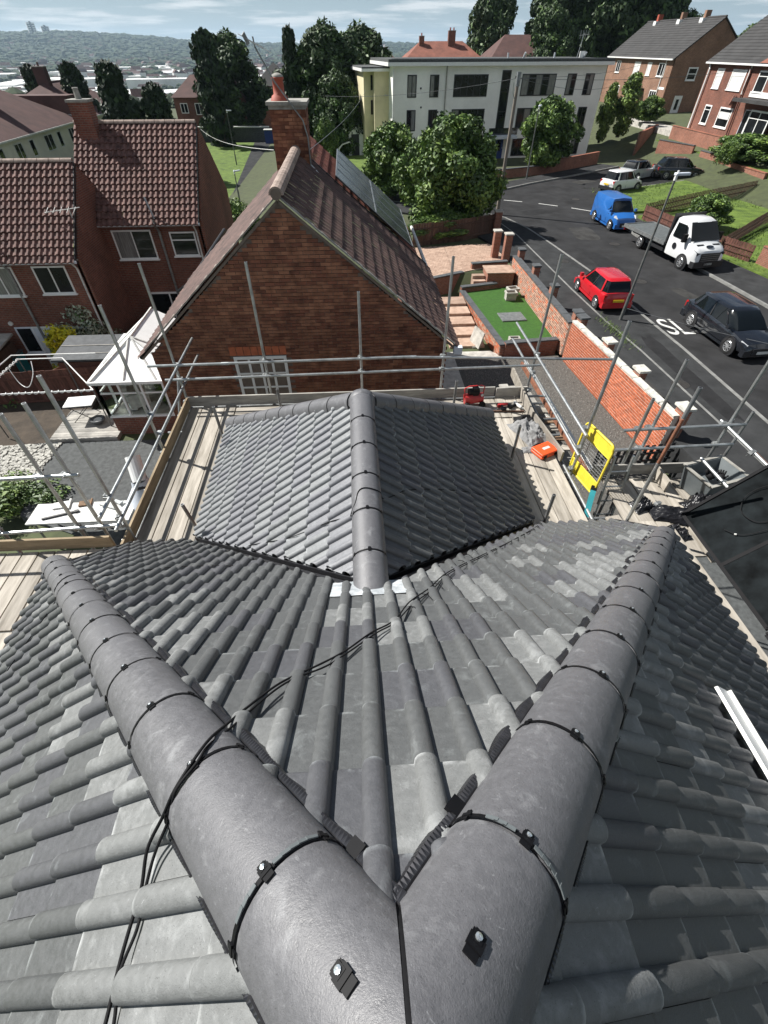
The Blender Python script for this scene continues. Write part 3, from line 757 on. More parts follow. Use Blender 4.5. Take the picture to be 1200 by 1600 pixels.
tag(obj('cable', MB().path(jig((0, 0, 0), .004), .0047), 'black_rubber', smooth=True), 'long black cable running across the roof tiles and over the left hip', 'cable')
tag(obj('cable', MB().path(jig((.014, -.011, .002), .010), .0042), 'black_rubber', smooth=True), 'second black cable twisted along the long one over the left hip', 'cable')
c3 = [(-1.75, 3.75), (-1.224, 3.458), (-.8, 3.2), (-.35, 3.03), (-.13, 2.92), (-.06, 3.08), (.1, 3.09), (.25, 3.25), (.44, 3.5), (.9, 3.9), (1.3, 4.2), (1.812, 4.5), (2.3, 4.9)]
P = smooth([(x, y, 0) for x, y in c3], 7)
def zp(x): 
    h = ZP-TT*abs(x)+.05
    if abs(x) < HW: h = max(h, ZP-HD+(HC+HD)*math.sqrt(max(0, 1-(x/HW)**2))+.008)
    return h
tag(obj('cable', MB().path([(p.x, p.y, zp(p.x)) for p in P], .0048), 'black_rubber', smooth=True), 'thin black cable crossing the ridge of the lower roof', 'cable')
c4 = [(-1.9, 2.35), (-2.3, 2.33), (-2.6, 2.45), (-2.75, 2.75), (-2.62, 2.85), (-2.2, 2.7)]
P = smooth([(-3.45, 1.5, 0), (-3.1, 1.75, 0), (-2.85, 2.1, 0), (-2.62, 2.42, 0), (-2.45, 2.72, 0), (-1.9, 2.95, 0), (-1.3, 2.9, 0)], 7)
tag(obj('cable', MB().path([(p.x, p.y, zr(p.x, p.y, .055)) for p in P], .0045), 'black_rubber', smooth=True), 'thin black cable slung over the far end of the left hip', 'cable')
P = smooth([(-.62, .5, 0), (-.70, .44, 0), (-.78, .33, 0), (-.77, .2, 0), (-.79, .05, 0), (-.83, -.2, 0)], 7)
# tie wraps hanging from the long cable
m = MB()
for i in range(9):
    t = 1.15+.17*i; x = .1+.62*(t-1.15)*1.1; y = 1.45+.98*(t-1.15)*1.2
    m.path([(x, y, zr(x, y, .066)), (x+.03, y-.03, zr(x+.03, y-.03, .075)), (x+.05, y-.1, zr(x+.05, y-.1, .055))], .003, 5)
tag(obj('cable_tie', m, 'black_plastic', kind='stuff'), 'loose black cable ties hanging off the cable across the roof', 'cable tie')
# white plastic trim lying on the right slope
tr = thing('plastic_trim', 'white plastic trim strip lying on the dark right roof slope', 'trim strip', (2.05, .9, -2.75))
A = Vector((2.06, 1.16, Z0-TT*2.06+.10)); B = Vector((2.10, -.2, Z0-TT*2.10+.09))
obj('strip', MB().bar(A, B, .14, .02, up=(.65, 0, .76)), 'white_trim', tr)
obj('lip', MB().bar(A+Vector((.068, 0, -.05)), B+Vector((.068, 0, -.05)), .012, .055, up=(.65, 0, .76)), 'dirty_white', tr)

# ================================================================== SCAFFOLD round the roof
DK = -5.53                      # top of the working deck
sc = thing('scaffold', 'galvanised tube scaffold with timber decks wrapped round the tiled roof', 'scaffold', (0, 9.1, G0-.9))
def tube(name, p, q, mt='galv', r=.0275):
    return obj(name, MB().tube(p, q, r, 10), mt, sc, smooth=False)
cm = MB(); cm.tube((0, 0, -.033), (0, 0, .033), .036, 8); cm.tube((-.033, .056, 0), (.033, .056, 0), .036, 8); cm.bb(-.055, -.03, -.012, .07, -.014, .014); cm.tube((.03, 0, .012), (.075, .01, .012), .008, 6); cm.tube((.02, .056, -.03), (.03, .066, -.075), .008, 6)
COUP = mk('coupler', cm, 'galv_dull')
def coupler(p, rz=0):
    o = put('coupler', COUP, sc, Matrix.Translation(p) @ Matrix.Rotation(rz, 4, 'Z') @ Matrix.Rotation(rnd.uniform(-.4, .4), 4, 'Z'))
    o.matrix_parent_inverse = INV[sc.name]
def lean(x, y, z0, z1, dx=0, dy=0, mt='galv'):
    q = (x+dx, y+dy, z1); tube('standard', (x, y, z0), q, mt)
    obj('tube_end', MB().tube((q[0], q[1], q[2]-.001), (q[0], q[1], q[2]+.003), .019, 8), 'black_trim', sc)
XL, XR, YF = -3.75, 3.82, 9.12
for x, y, z1, dx, dy in ((XL, YF, -2.68, -.03, 0), (XL, 7.32, -2.7, -.06, 0), (XL+.03, 5.2, -2.68, 0, 0), (-1.95, YF, -2.69, .02, 0), (.05, YF, -3.24, 0, 0), (1.79, YF, -2.67, 0, 0),
                     (XR-.05, YF+.1, -2.7, .06, 0), (XR+.02, 6.4, -2.75, .03, 0), (-4.1, 5.2, -3.03, .02, 0), (-4.48, 5.2, -3.17, .05, 0), (-5.6, 5.2, -3.9, 0, 0),
                     (4.92, 6.38, -3.36, .08, 0), (4.7, 6.3, -3.98, 0, 0), (6.35, 6.38, -3.42, .02, .02), (6.65, 6.38, -4.36, 0, 0), (4.12, 4.86, -2.95, .05, .05)):
    lean(x, y, G0-.9, z1, dx, dy)
tube('standard', (4.12, 4.86, -4.1), (4.155, 4.895, -3.4), 'rust', .0246)
for x, y, z1, dx, dy in ((-2.66, 7.5, -4.62, -.03, .03), (-2.66, 5.3, -4.95, -.16, .03), (2.86, 5.0, -4.82, .03, .05), (2.80, 6.75, -4.75, .02, .03), (1.94, 8.35, -4.72, .01, 0), (-1.62, 8.35, -4.78, -.02, 0)):
    lean(x, y, DK-.6, z1, dx, dy, 'galv_dull')
RT, RB = -4.6, -5.02
for z, ya, yb in ((RT, 4.75, 10.35), (RB, 4.9, 10.4)):
    tube('guard_rail', (XL+.05, ya, z), (XL+.05, yb, z), 'galv')
for z, ya, yb in ((RT, 6.2, 10.7), (RB, 6.2, 10.75)):
    tube('guard_rail', (XR-.06, ya, z), (XR-.04, yb, z), 'galv')
tube('guard_rail', (-4.3, YF-.06, RT+.02), (1.2, YF-.06, RT+.06)); tube('guard_rail', (.9, YF-.1, RT+.08), (5.5, YF-.1, RT-.12))
tube('guard_rail', (-4.05, YF-.06, RB+.12), (4.0, YF-.06, RB+.2))
for z in (RT, RB): tube('guard_rail', (4.45, 6.32, z), (6.6, 6.32, z+.03), 'galv')
tube('guard_rail', (6.28, 6.5, RT), (6.3, 4.6, RT), 'galv'); tube('guard_rail', (6.3, 5.6, RT), (6.31, 4.9, RT), 'rust', .0246)
tube('guard_rail', (5.85, 6.0, RB), (5.9, 4.4, RB), 'galv')
tube('guard_rail', (-6.6, 5.15, -5.27), (XL, 5.15, -5.16), 'galv', .028); tube('guard_rail', (-6.6, 5.15, -4.2), (-3.92, 5.15, -4.14), 'galv')
for z in (-6.2, -7.6): tube('ledger', (-6.6, 5.1, z), (-3.6, 5.1, z), 'galv_dull')
for x in (XL, -2.66): tube('ledger', (x, 4.6, DK-.09), (x, 9.5, DK-.09), 'galv_dull')
for x in (2.8, XR): tube('ledger', (x, 4.2, DK-.09), (x, 9.6, DK-.09), 'galv_dull')
for y in (YF, 8.2): tube('ledger', (-4.0, y, DK-.09), (4.2, y, DK-.09), 'galv_dull')
for y in (5.3, 6.5, 7.7, 8.9):
    tube('transom', (-4.0, y, DK-.145), (-2.3, y, DK-.145), 'galv_dull'); tube('transom', (2.4, y, DK-.145), (4.1, y, DK-.145), 'galv_dull')
tube('brace', (XL-.02, 9.1, -6.5), (XL-.02, 5.1, -9.6), 'galv_dull'); tube('brace', (XL-.6, 6.0, -9.9), (XL-.1, 9.3, -4.9), 'galv_dull')
tube('brace', (-6.5, 5.25, -9.9), (-4.2, 5.25, -5.6), 'galv_dull')
for p in ((XL+.02, YF-.03, RT), (XL+.02, YF-.03, RB+.1), (XL+.02, 7.32, RT), (XL+.02, 7.32, RB), (XL+.03, 5.2, RT), (XL+.03, 5.2, RB), (-1.95, YF-.03, RT+.04), (-1.95, YF-.03, RB+.14), (.05, YF-.03, RT+.06),
          (.05, YF-.03, RB+.16), (1.79, YF-.05, RT+.05), (1.79, YF-.05, RB+.18), (XR, YF, RT), (XR, YF, RB), (XR, 6.4, RT), (XR, 6.4, RB), (4.92, 6.35, RT), (4.92, 6.35, RB), (6.35, 6.35, RT), (6.32, 6.35, RB), (4.7, 6.32, RT),
          (6.28, 5.6, RT), (6.28, 6.4, RT), (-4.1, 5.17, -4.15), (-4.1, 5.17, -5.2), (-4.48, 5.17, -5.22), (-4.48, 5.17, -4.16), (-5.6, 5.17, -5.22), (XL, 5.17, -5.18), (4.12, 4.9, DK-.05), (-3.77, 7.3, -5.45), (-3.77, 9.1, -5.45), (3.86, 9.2, -5.5), (3.85, 6.4, -5.5), (4.45, 6.3, -5.4), (4.6, 6.3, -5.6), (4.9, 6.3, -5.55), (5.0, 5.4, DK+.05)):
    coupler(p, rnd.choice((0, math.pi/2)))
for x, y, z in ((-2.75, YF-.09, RT+.03), (-2.55, YF-.09, RB+.13)):
    obj('sleeve_coupler', MB().tube((x-.06, y+.03, z), (x+.09, y+.03, z), .032, 8), 'galv', sc)
# decks: every board a part
def board(x0, y0, x1, y1, z=DK, w=.222, mt='board', name='scaffold_board', th=.038, dz=0):
    obj(name, MB().bar((x0, y0, z-th/2), (x1, y1, z-th/2+dz), w, th), mt, sc)
def run_y(x0, n, y0, y1, z=DK, step=.241):
    for i in range(n): board(x0+step*(i+.5), y0+rnd.uniform(-.05, .05), x0+step*(i+.5)+rnd.uniform(-.006, .006), y1+rnd.uniform(-.05, .05), z+rnd.uniform(-.003, .003))
run_y(-3.68, 4, 3.9, 9.0); run_y(-2.74, 1, 4.6, 7.9, DK+.002, .12)
run_y(2.72, 4, 3.6, 8.2); run_y(2.74, 4, 8.22, 9.0, DK-.004)
for i in range(4): board(-2.7, 8.1+i*.241, 2.68, 8.1+i*.241+rnd.uniform(-.01, .01), DK-.005, mt='board_x')
# lower left deck (boards run towards the viewer) and the run beside the left eave
for i in range(11):
    x = -6.42+i*.245
    board(x, 4.98, x-.0, 3.62+rnd.uniform(-.03, .03), -5.5+rnd.uniform(-.003, .003), mt='board')
run_y(-5.27, 6, -1.2, 3.6, -5.5)
def toe(a, b, z0=DK, mt='board_tan', h=.225):
    obj('toe_board', MB().bar((*a, z0+h/2), (*b, z0+h/2), .038, h), mt, sc)
toe((XL+.02, 4.35), (XL+.03, 9.02)); toe((XL, 9.05), (3.0, 9.05), mt='board_grey'); toe((3.02, 9.0), (3.72, 9.02), mt='board_grey')
toe((-6.6, 5.05), (-3.95, 5.03), -5.5, 'board_tan'); toe((-5.36, 3.55), (-5.36, -1.2), -5.5, 'board_tan')
obj('toe_board', MB().bar((3.55, 8.0, -5.40), (3.62, 9.9, -5.40), .038, .225), 'board_x', sc); obj('toe_board', MB().bar((3.75, 6.7, -5.44), (3.56, 8.25, -5.44), .038, .225), 'board', sc)
# ladder-bay on the right: loose boards, planks below
for i in range(3): board(3.86+i*.24, 6.9+.1*i, 3.72+i*.24, 10.6-.1*i, -6.15, mt='board_grey')
for (x0, y0, x1, y1, mt) in ((3.7, 9.2, 4.5, 9.1, 'board_x'), (3.7, 8.75, 4.5, 8.7, 'fence_tan'), (3.7, 8.45, 4.5, 8.4, 'board_x'), (3.72, 8.12, 4.5, 8.05, 'fence_tan'), (3.7, 7.75, 4.4, 7.7, 'board_x')):
    board(x0, y0, x1, y1, -6.0, .2, mt)
obj('rusty_beam', MB().bar((4.2, 10.9, -5.75), (4.28, 6.6, -5.75), .05, .1), 'rust', sc); obj('edge_beam', MB().bar((4.3, 10.9, -5.72), (4.38, 6.6, -5.72), .07, .05), 'dirty_white', sc)
for i in range(6): board(4.45+i*.245, 6.15-.05*(i % 2), 4.40+i*.245, 4.3-.12*(i % 3), DK-.02+.004*(i % 3), mt='board')
board(3.95, 5.0, 4.35, 2.2, -5.3, .225, dz=.02); board(4.2, 4.6, 4.32, -.5, -5.02, .225); board(4.43, 4.4, 4.56, -.5, -5.0, .225)
toe((4.15, 6.26), (6.0, 6.22), DK, 'board_grey'); toe((5.3, 6.2), (5.3, 5.75), DK, 'board')
# black gate-like fence slats under the bay
# ---------------------------------------------------------------- things standing on the scaffold
gt = thing('scaffold_gate', 'yellow metal safety gate with a wire mesh middle, tied to the scaffold', 'safety gate', (4.0, 6.2, -5.5))
GA, GB, GC, GD = Vector((3.94, 6.62, -4.60)), Vector((4.06, 5.80, -4.55)), Vector((4.02, 5.76, -5.42)), Vector((3.90, 6.60, -5.62))
gx = (GB-GA); gz = (GD-GA)
def gp(u, v): return GA+gx*u+gz*v
m = MB(); ring = []
for (u, v, a0) in ((.1, .1, 180), (.9, .1, 270), (.9, .9, 0), (.1, .9, 90)):
    for k in range(5): t = R(a0+k*22.5); ring.append(gp(u+.1*math.cos(t), v+.1*math.sin(t)))
ring.append(ring[0]); obj('frame', m.path(ring, .021, 8), 'yellow_gate', gt, smooth=True)
for v0, v1 in ((.02, .24), (.76, .98)):
    m = MB(); n = gx.cross(gz).normalized()*.006
    c_ = [gp(.03, v0)-n, gp(.97, v0)-n, gp(.97, v1)-n, gp(.03, v1)-n]; m.add([c for c in c_]+[c+2*n for c in c_], [(0, 1, 2, 3), (7, 6, 5, 4), (0, 4, 5, 1), (1, 5, 6, 2), (2, 6, 7, 3), (3, 7, 4, 0)])
    obj('infill_plate', m, 'yellow_gate', gt)
m = MB()
for i in range(1, 16): m.tube(gp(i/16, .24), gp(i/16, .76), .0035, 5)
for i in range(1, 9): m.tube(gp(.02, .24+.52*i/9), gp(.98, .24+.52*i/9), .0035, 5)
obj('wire_mesh', m, 'galv_dull', gt)
for q in (.24, .76): obj('rail', MB().tube(gp(.02, q), gp(.98, q), .014, 8), 'yellow_gate', gt)

case = thing('tool_case', 'orange plastic tool case lying on the right scaffold boards', 'tool case', (3.5, 6.95, DK), R(25))
b = bmesh.new()
def rounded(w, d, h, bev):
    b = bmesh.new(); bmesh.ops.create_cube(b, size=1); bmesh.ops.scale(b, vec=(w, d, h), verts=b.verts); bmesh.ops.translate(b, vec=(0, 0, h/2), verts=b.verts)
    bmesh.ops.bevel(b, geom=b.edges[:], offset=bev, segments=3, affect='EDGES', profile=.6); return b
def bobj(name, b, mt, parent, X=None, smooth=True, **k):
    if X is not None: b.transform(X)
    me = bpy.data.meshes.new(name); b.to_mesh(me); b.free(); me.materials.append(M[mt])
    if smooth:
        me.polygons.foreach_set('use_smooth', [True]*len(me.polygons))
        if hasattr(me, 'set_sharp_from_angle'): me.set_sharp_from_angle(angle=R(40))
    return put(name, me, parent, **k)
bobj('shell', rounded(.42, .32, .055, .025), 'orange_case', case, Matrix.Translation((0, 0, .002)), local=True); bobj('lid', rounded(.42, .32, .055, .025), 'orange_case', case, Matrix.Translation((0, 0, .061)), local=True)
obj('handle', MB().path([(-.09, .16, .058), (-.085, .215, .058), (0, .225, .058), (.085, .215, .058), (.09, .16, .058)], .012), 'black_plastic', case, smooth=True, local=True)
for x in (-.13, .13): obj('latch', MB().bb(x-.03, x+.03, -.172, -.155, .03, .09), 'black_plastic', case, local=True)
obj('sticker', MB().bb(-.06, .1, -.03, .03, .1165, .118), 'dirty_white', case, local=True)

def cloth(name, cx, cy, z0, rx, ry, h, seed, mt, label, cat, n=34, rz=0, crease=1.0):
    m = MB(); vs = []
    for j in range(n+1):
        for i in range(n+1):
            u = i/n*2-1; v = j/n*2-1; p = Vector((u*2.2+seed, v*2.2, seed*.7))
            r_ = math.hypot(u, v*1.0); e = 1-.25*noise.noise(p*.7); 
            x = u*rx*e; y = v*ry*e
            z = h*max(0, 1-(r_/1.05)**2)*(.55+.5*noise.noise(p*.9))+crease*h*.55*abs(noise.noise(p*2.1))+crease*h*.3*abs(noise.noise(p*4.7))
            z = z*(1-max(abs(u), abs(v))**6)+.006
            c, s = math.cos(rz), math.sin(rz)
            vs.append((cx+c*x-s*y, cy+s*x+c*y, z0+max(.005, z)))
    m.add(vs, [(j*(n+1)+i, j*(n+1)+i+1, (j+1)*(n+1)+i+1, (j+1)*(n+1)+i) for j in range(n) for i in range(n)])
    return tag(obj(name, m, mt, smooth=True), label, cat)
cloth('tarpaulin', 3.42, 7.62, DK, .30, .42, .2, 3.1, 'grey_cloth', 'crumpled grey dust sheet lying behind the orange case', 'dust sheet', rz=.3)
cloth('tool_bag', 3.5, 8.02, DK, .33, .17, .16, 8.3, 'black_rubber', 'flat black tool bag behind the grey dust sheet', 'tool bag', rz=-.05, crease=.5)
cloth('rag', 3.22, 7.05, DK, .14, .09, .07, 5.5, 'grey_cloth', 'small grey rag beside the orange tool case', 'rag', n=16)
# red site compressor on the far boards
cp_ = thing('air_compressor', 'small red air compressor on the far scaffold boards', 'compressor', (2.45, 8.72, DK), .1)
obj('tank', MB().tube((-.2, 0, .16), (.2, 0, .16), .11, 16), 'red_tool', cp_, local=True); obj('motor', MB().tube((-.12, 0, .33), (.1, 0, .33), .075, 12).bb(-.03, .09, -.06, .06, .25, .42), 'black_plastic', cp_, local=True)
obj('handle', MB().path([(-.2, 0, .2), (-.22, 0, .42), (-.12, 0, .46), (.14, 0, .46), (.22, 0, .42), (.2, 0, .2)], .014), 'red_tool', cp_, smooth=True, local=True)
for s in (-1, 1): obj('wheel', MB().tube((s*.17, -.12, .07), (s*.17, -.155, .07), .07, 14), 'black_rubber', cp_, local=True)
obj('gauge', MB().tube((.15, -.09, .28), (.15, -.11, .28), .03, 10), 'dirty_white', cp_, local=True)
# cordless drill and nail gun
def gun(x, y, rz, mt, lab, name, cat):
    g_ = thing(name, lab, cat, (x, y, DK), rz)
    obj('body', MB().tube((-.13, 0, .05), (.1, 0, .05), .035, 10).bb(-.14, -.06, -.03, .03, .02, .085), mt, g_, local=True)
    obj('grip', MB().bar((-.04, 0, .045), (-.07, -.14, .04), .04, .05), 'black_plastic', g_, local=True)
    obj('battery', MB().bb(-.12, -.02, -.2, -.13, .01, .08), 'black_plastic', g_, local=True)
    obj('chuck', MB().tube((.1, 0, .05), (.17, 0, .05), .022, 8, r2=.012), 'galv_dull', g_, local=True)
gun(3.1, 8.6, .2, 'red_tool', 'red power tool lying on the boards at the far right corner', 'nail_gun', 'power tool'); gun(3.42, 8.55, -1.1, 'dirty_white', 'pale grinder lying beside the red power tool', 'grinder', 'power tool')
ts = thing('timber_offcut', 'short dark timber offcut by the red power tool', 'timber', (2.9, 8.45, DK)); obj('piece', MB().bar((2.75, 8.42, DK+.02), (3.5, 8.36, DK+.02), .03, .035), 'fence', ts); obj('nail', MB().tube((2.8, 8.42, DK+.035), (2.8, 8.42, DK+.06), .003, 6), 'galv', ts)
# bin bags on the right bay
cloth('bin_bag', 4.72, 5.42, DK, .2, .14, .16, 1.7, 'bin_bag', 'small black bin bag on the right scaffold bay, nearest the gate', 'bin bag', rz=.3)
cloth('bin_bag', 5.2, 5.15, DK, .42, .2, .15, 6.2, 'bin_bag', 'long shiny black plastic sheet heaped in front of the solar panels', 'plastic sheet', rz=-.25)
cloth('bin_bag', 5.72, 5.3, DK, .28, .28, .28, 9.2, 'bin_bag', 'tall black bin bag against the grey tub', 'bin bag', rz=.4)
cloth('bin_bag', 4.95, 4.75, DK, .22, .16, .15, 4.2, 'bin_bag', 'black plastic bundle beside the corner of the lower solar panel', 'bin bag', rz=.2)
tb = thing('plastic_tub', 'grey plastic tub with a pale rim holding black gloves', 'tub', (6.0, 5.72, DK), .25)
m = MB(); m.add([(-.32, -.24, 0), (.32, -.24, 0), (.32, .24, 0), (-.32, .24, 0), (-.4, -.3, .45), (.4, -.3, .45), (.4, .3, .45), (-.4, .3, .45), (-.36, -.26, .45), (.36, -.26, .45), (.36, .26, .45), (-.36, .26, .45), (-.28, -.2, .25), (.28, -.2, .25), (.28, .2, .25), (-.28, .2, .25)],
      [(0, 3, 2, 1), (0, 1, 5, 4), (1, 2, 6, 5), (2, 3, 7, 6), (3, 0, 4, 7), (4, 5, 9, 8), (5, 6, 10, 9), (6, 7, 11, 10), (7, 4, 8, 11), (8, 9, 13, 12), (9, 10, 14, 13), (10, 11, 15, 14), (11, 8, 12, 15), (12, 13, 14, 15)])
obj('shell', m, 'tub_grey', tb, local=True)
obj('rim', MB().bar((-.41, -.3, .455), (.41, -.3, .455), .05, .02).bar((-.41, .3, .455), (.41, .3, .455), .05, .02).bar((-.4, -.28, .453), (-.4, .28, .453), .05, .02).bar((.4, -.28, .453), (.4, .28, .453), .05, .02), 'cement', tb, local=True)
gl = thing('work_gloves', 'pair of black work gloves lying in the grey tub', 'gloves', (6.0, 5.72, DK+.26))
for k, (gx0, gy0) in enumerate(((-.1, .02), (.1, -.02))):
    m = MB(Matrix.Translation((6.0+gx0, 5.72+gy0, DK+.36)) @ Matrix.Rotation(.5-k*.9, 4, 'Z') @ Matrix.Rotation(.4, 4, 'X'))
    m.tube((0, -.1, 0), (0, .0, .02), .05, 9, r2=.06)
    for i in range(4): m.tube((-.04+i*.027, 0, .02), (-.06+i*.04, .09-abs(i-1.5)*.012, .06), .017, 7, r2=.013)
    m.tube((.05, -.05, .01), (.1, .0, .05), .018, 7, r2=.013)
    obj('glove', m, 'black_rubber', gl, smooth=True)
# big dark panels leaning at the right edge, back side towards us
pv = thing('framed_panel', 'large black framed solar panel leaning on the scaffold, its wiring dangling', 'solar panel', (4.75, 3.8, -5.0))
def panel(parent, A, u, v, lu, lv, cable=False):
    u = Vector(u).normalized(); v = Vector(v).normalized(); n = u.cross(v).normalized(); A = Vector(A)
    m = MB(); c_ = [A, A+u*lu, A+u*lu+v*lv, A+v*lv]; m.add([c+n*.004 for c in c_]+[c-n*.004 for c in c_], [(0, 1, 2, 3), (7, 6, 5, 4), (0, 4, 5, 1), (1, 5, 6, 2), (2, 6, 7, 3), (3, 7, 4, 0)])
    obj('back_sheet', m, 'panel_back', parent)
    for a, b_ in ((0, 1), (1, 2), (2, 3), (3, 0)):
        obj('frame_rail', MB().bar(c_[a], c_[b_], .045, .05, up=n), 'frame_black', parent)
    obj('cross_rail', MB().bar(A+u*lu*.5, A+u*lu*.5+v*lv, .05, .02, up=n), 'frame_black', parent)
    return u, v, n
u, v, n = panel(pv, (4.74, 4.62, -4.93), (0, -1, .01), (.74, .06, .70), 1.95, 2.1)
jb = Vector((4.74, 4.62, -4.93))
obj('junction_box', MB().bar(jb+u*.75+v*.95-n*.02*(1 if n.z < 0 else -1), jb+u*.75+v*1.05-n*.02*(1 if n.z < 0 else -1), .08, .03, up=n), 'black_plastic', pv)
sn = 1 if n.z > 0 else -1
pts = [(.75, 1.0, .03), (.5, 1.15, .06), (.3, 1.05, .05), (.25, .8, .04), (.38, .62, .035), (.55, .6, .03), (.7, .68, .03), (.78, .9, .03)]
obj('lead_wire', MB().path(smooth([jb+u*a+v*b_+n*sn*c_ for a, b_, c_ in pts], 6), .005), 'black_rubber', pv, smooth=True)
pts = [(.8, 1.02, .03), (.86, .8, .04), (.78, .5, .03), (.7, .38, .03), (.55, .3, .03)]
obj('lead_wire', MB().path(smooth([jb+u*a+v*b_+n*sn*c_ for a, b_, c_ in pts], 6), .005), 'black_rubber', pv, smooth=True)
obj('plug', MB().tube(jb+u*.7+v*.38+n*sn*.03, jb+u*.68+v*.36+n*sn*.03, .012, 8), 'dirty_white', pv)
pv2 = thing('framed_panel', 'black solar panel leaning below the one with dangling wires, cut by the picture edge', 'solar panel', (4.7, 2.0, -5.0))
panel(pv2, (4.72, 2.62, -4.95), (0, -1, 0), (.76, .05, .68), 1.9, 2.1)
# blue-green jack base and ladder down the hatch
ld = thing('ladder', 'aluminium ladder standing in the hatch beside the yellow gate', 'ladder', (4.2, 5.6, G0-.9))
for dx in (0, .36): obj('stile', MB().bar((4.0+dx, 5.0, -9.9), (4.28+dx*.9, 6.0, -4.9), .03, .07), 'galv', ld)
for i in range(17): t = i/17; obj('rung', MB().tube((4.0+.28*t, 5.0+t, -9.9+5*t), (4.36+.24*t, 5.0+t, -9.9+5*t), .014, 6), 'galv', ld)
tl = thing('stabiliser', 'teal plastic levelling tool leaning under the yellow gate', 'tool', (3.9, 5.5, -5.9)); obj('body', MB().bar((3.72, 5.25, -5.75), (3.98, 5.75, -5.45), .09, .05), 'teal', tl); obj('cap', MB().bar((3.98, 5.75, -5.45), (4.02, 5.82, -5.41), .1, .06), 'black_plastic', tl)

# ================================================================== builders for buildings and walls
BRK = {}
def brick_wall(parent, o, ex, L, H, inside, mts=('brick', 'brick_grime'), mortar='mortar', limit=300, share=.65, name='brick', back=True, bl=.225, bh=.075, thick=.03, seed=1, gap=.005):
    """running-bond wall; every brick its own block, the nearest ones single parts, the others joined as stuff"""
    r = random.Random(seed); F = frame_at(o, ex); items = []
    nrow = int(H/bh)
    for j in range(nrow):
        x = -(bl/2 if j % 2 else 0)
        while x < L:
            w = bl
            x0 = max(0, x); x1 = min(L, x+w)
            if x1-x0 > .05 and inside((x0+x1)/2, (j+.5)*bh):
                items.append((x0, x1, j*bh, 1 if r.random() > share else 0, r.uniform(0, .007)))
            x += bl
    ranked = []
    for k, it in enumerate(items):
        q = px(F @ Vector(((it[0]+it[1])/2, 0, it[2]))); vis = 0 < q[0] < 1200 and 0 < q[1] < 1600 and q[2] > 0
        ranked.append((q[2] if vis else 1e4+k, k))
    ranked.sort(); single = set(k for d, k in ranked[:limit] if d < 1e4)
    bulk = [MB(F), MB(F)]; Pin = INV[parent.name]
    key = (bl, bh, thick, gap)
    for k, (x0, x1, z, mi, out_) in enumerate(items):
        if k in single:
            kk = (key, mts[mi])
            if kk not in BRK: BRK[kk] = mk(name, MB().bb(.005, bl-.005, 0, thick, gap, bh-gap), mts[mi])
            X = F @ Matrix.Translation((x0, -out_, z)) @ Matrix.Diagonal(((x1-x0)/bl, 1, 1, 1))
            ob = put(name, BRK[kk], parent, X); ob.matrix_parent_inverse = Pin
        else: bulk[mi].bb(x0+.005, x1-.005, -out_, thick, z+gap, z+bh-gap)
    for mi in (0, 1):
        if bulk[mi].f: obj('brickwork', bulk[mi], mts[mi], parent, kind='stuff')
def wall_sheet(parent, o, ex, poly, depth, mt, name='wall', y0=.012):
    """solid wall whose outline poly (x, z) lies in the plane through o along ex, depth thick behind"""
    F = frame_at(o, ex); n = len(poly); m = MB(F)
    vs = [(x, y0, z) for x, z in poly]+[(x, y0+depth, z) for x, z in poly]
    m.add(vs, [tuple(range(n)), tuple(range(n, 2*n))[::-1]]+[(i, i+n, (i+1) % n+n, (i+1) % n) for i in range(n)])
    return obj(name, m, mt, parent)
def window(parent, o, ex, w, h, cols=2, rows=1, fr='white_trim', gl='glass', name='window', fw=.06, sill=True, curtain=0, trans=None):
    F = frame_at(o, ex); m = MB(F)
    d0, d1 = -.03, .03
    m.bb(0, w, d0, d1, 0, fw); m.bb(0, w, d0, d1, h-fw, h); m.bb(0, fw, d0, d1, fw, h-fw); m.bb(w-fw, w, d0, d1, fw, h-fw)
    cw = (w-2*fw)/cols; rh = (h-2*fw)/rows
    for i in range(1, cols): x = fw+cw*i; m.bb(x-fw*.4, x+fw*.4, d0+.004, d1, fw, h-fw)
    for j in range(1, rows): z = fw+rh*j; m.bb(fw, w-fw, d0+.006, d1, z-fw*.3, z+fw*.3)
    if trans: m.bb(fw, w-fw, d0+.005, d1, h*trans-.02, h*trans+.03)
    if sill: m.bb(-.05, w+.05, -.09, d1, -.05, .0)
    f = obj(name, m, fr, parent)
    for i in range(cols):
        g_ = gl if not curtain or rnd.random() > curtain else 'glass_curtain'
        for j in range(rows if cols*rows < 9 else 1):
            rr = rows if cols*rows < 9 else 1; rh2 = (h-2*fw)/rr
            obj('pane', MB(F).bb(fw+cw*i, fw+cw*(i+1), .004, .012, fw+rh2*j, fw+rh2*(j+1)), g_, f)
    return f
def door(parent, o, ex, w, h, mt='white_trim', glaz=True, name='door'):
    F = frame_at(o, ex)
    d = obj(name, MB(F).bb(0, w, -.03, .02, 0, h), mt, parent)
    obj('frame', MB(F).bb(-.05, 0, -.045, .02, 0, h+.05).bb(w, w+.05, -.045, .02, 0, h+.05).bb(0, w, -.045, .02, h, h+.05), 'white_trim', d)
    if glaz: obj('pane', MB(F).bb(w*.3, w*.7, -.04, -.031, h*.35, h*.85), 'glass', d)
    obj('handle', MB(F).bb(w*.86, w*.92, -.07, -.03, h*.46, h*.52), 'galv', d)
    return d
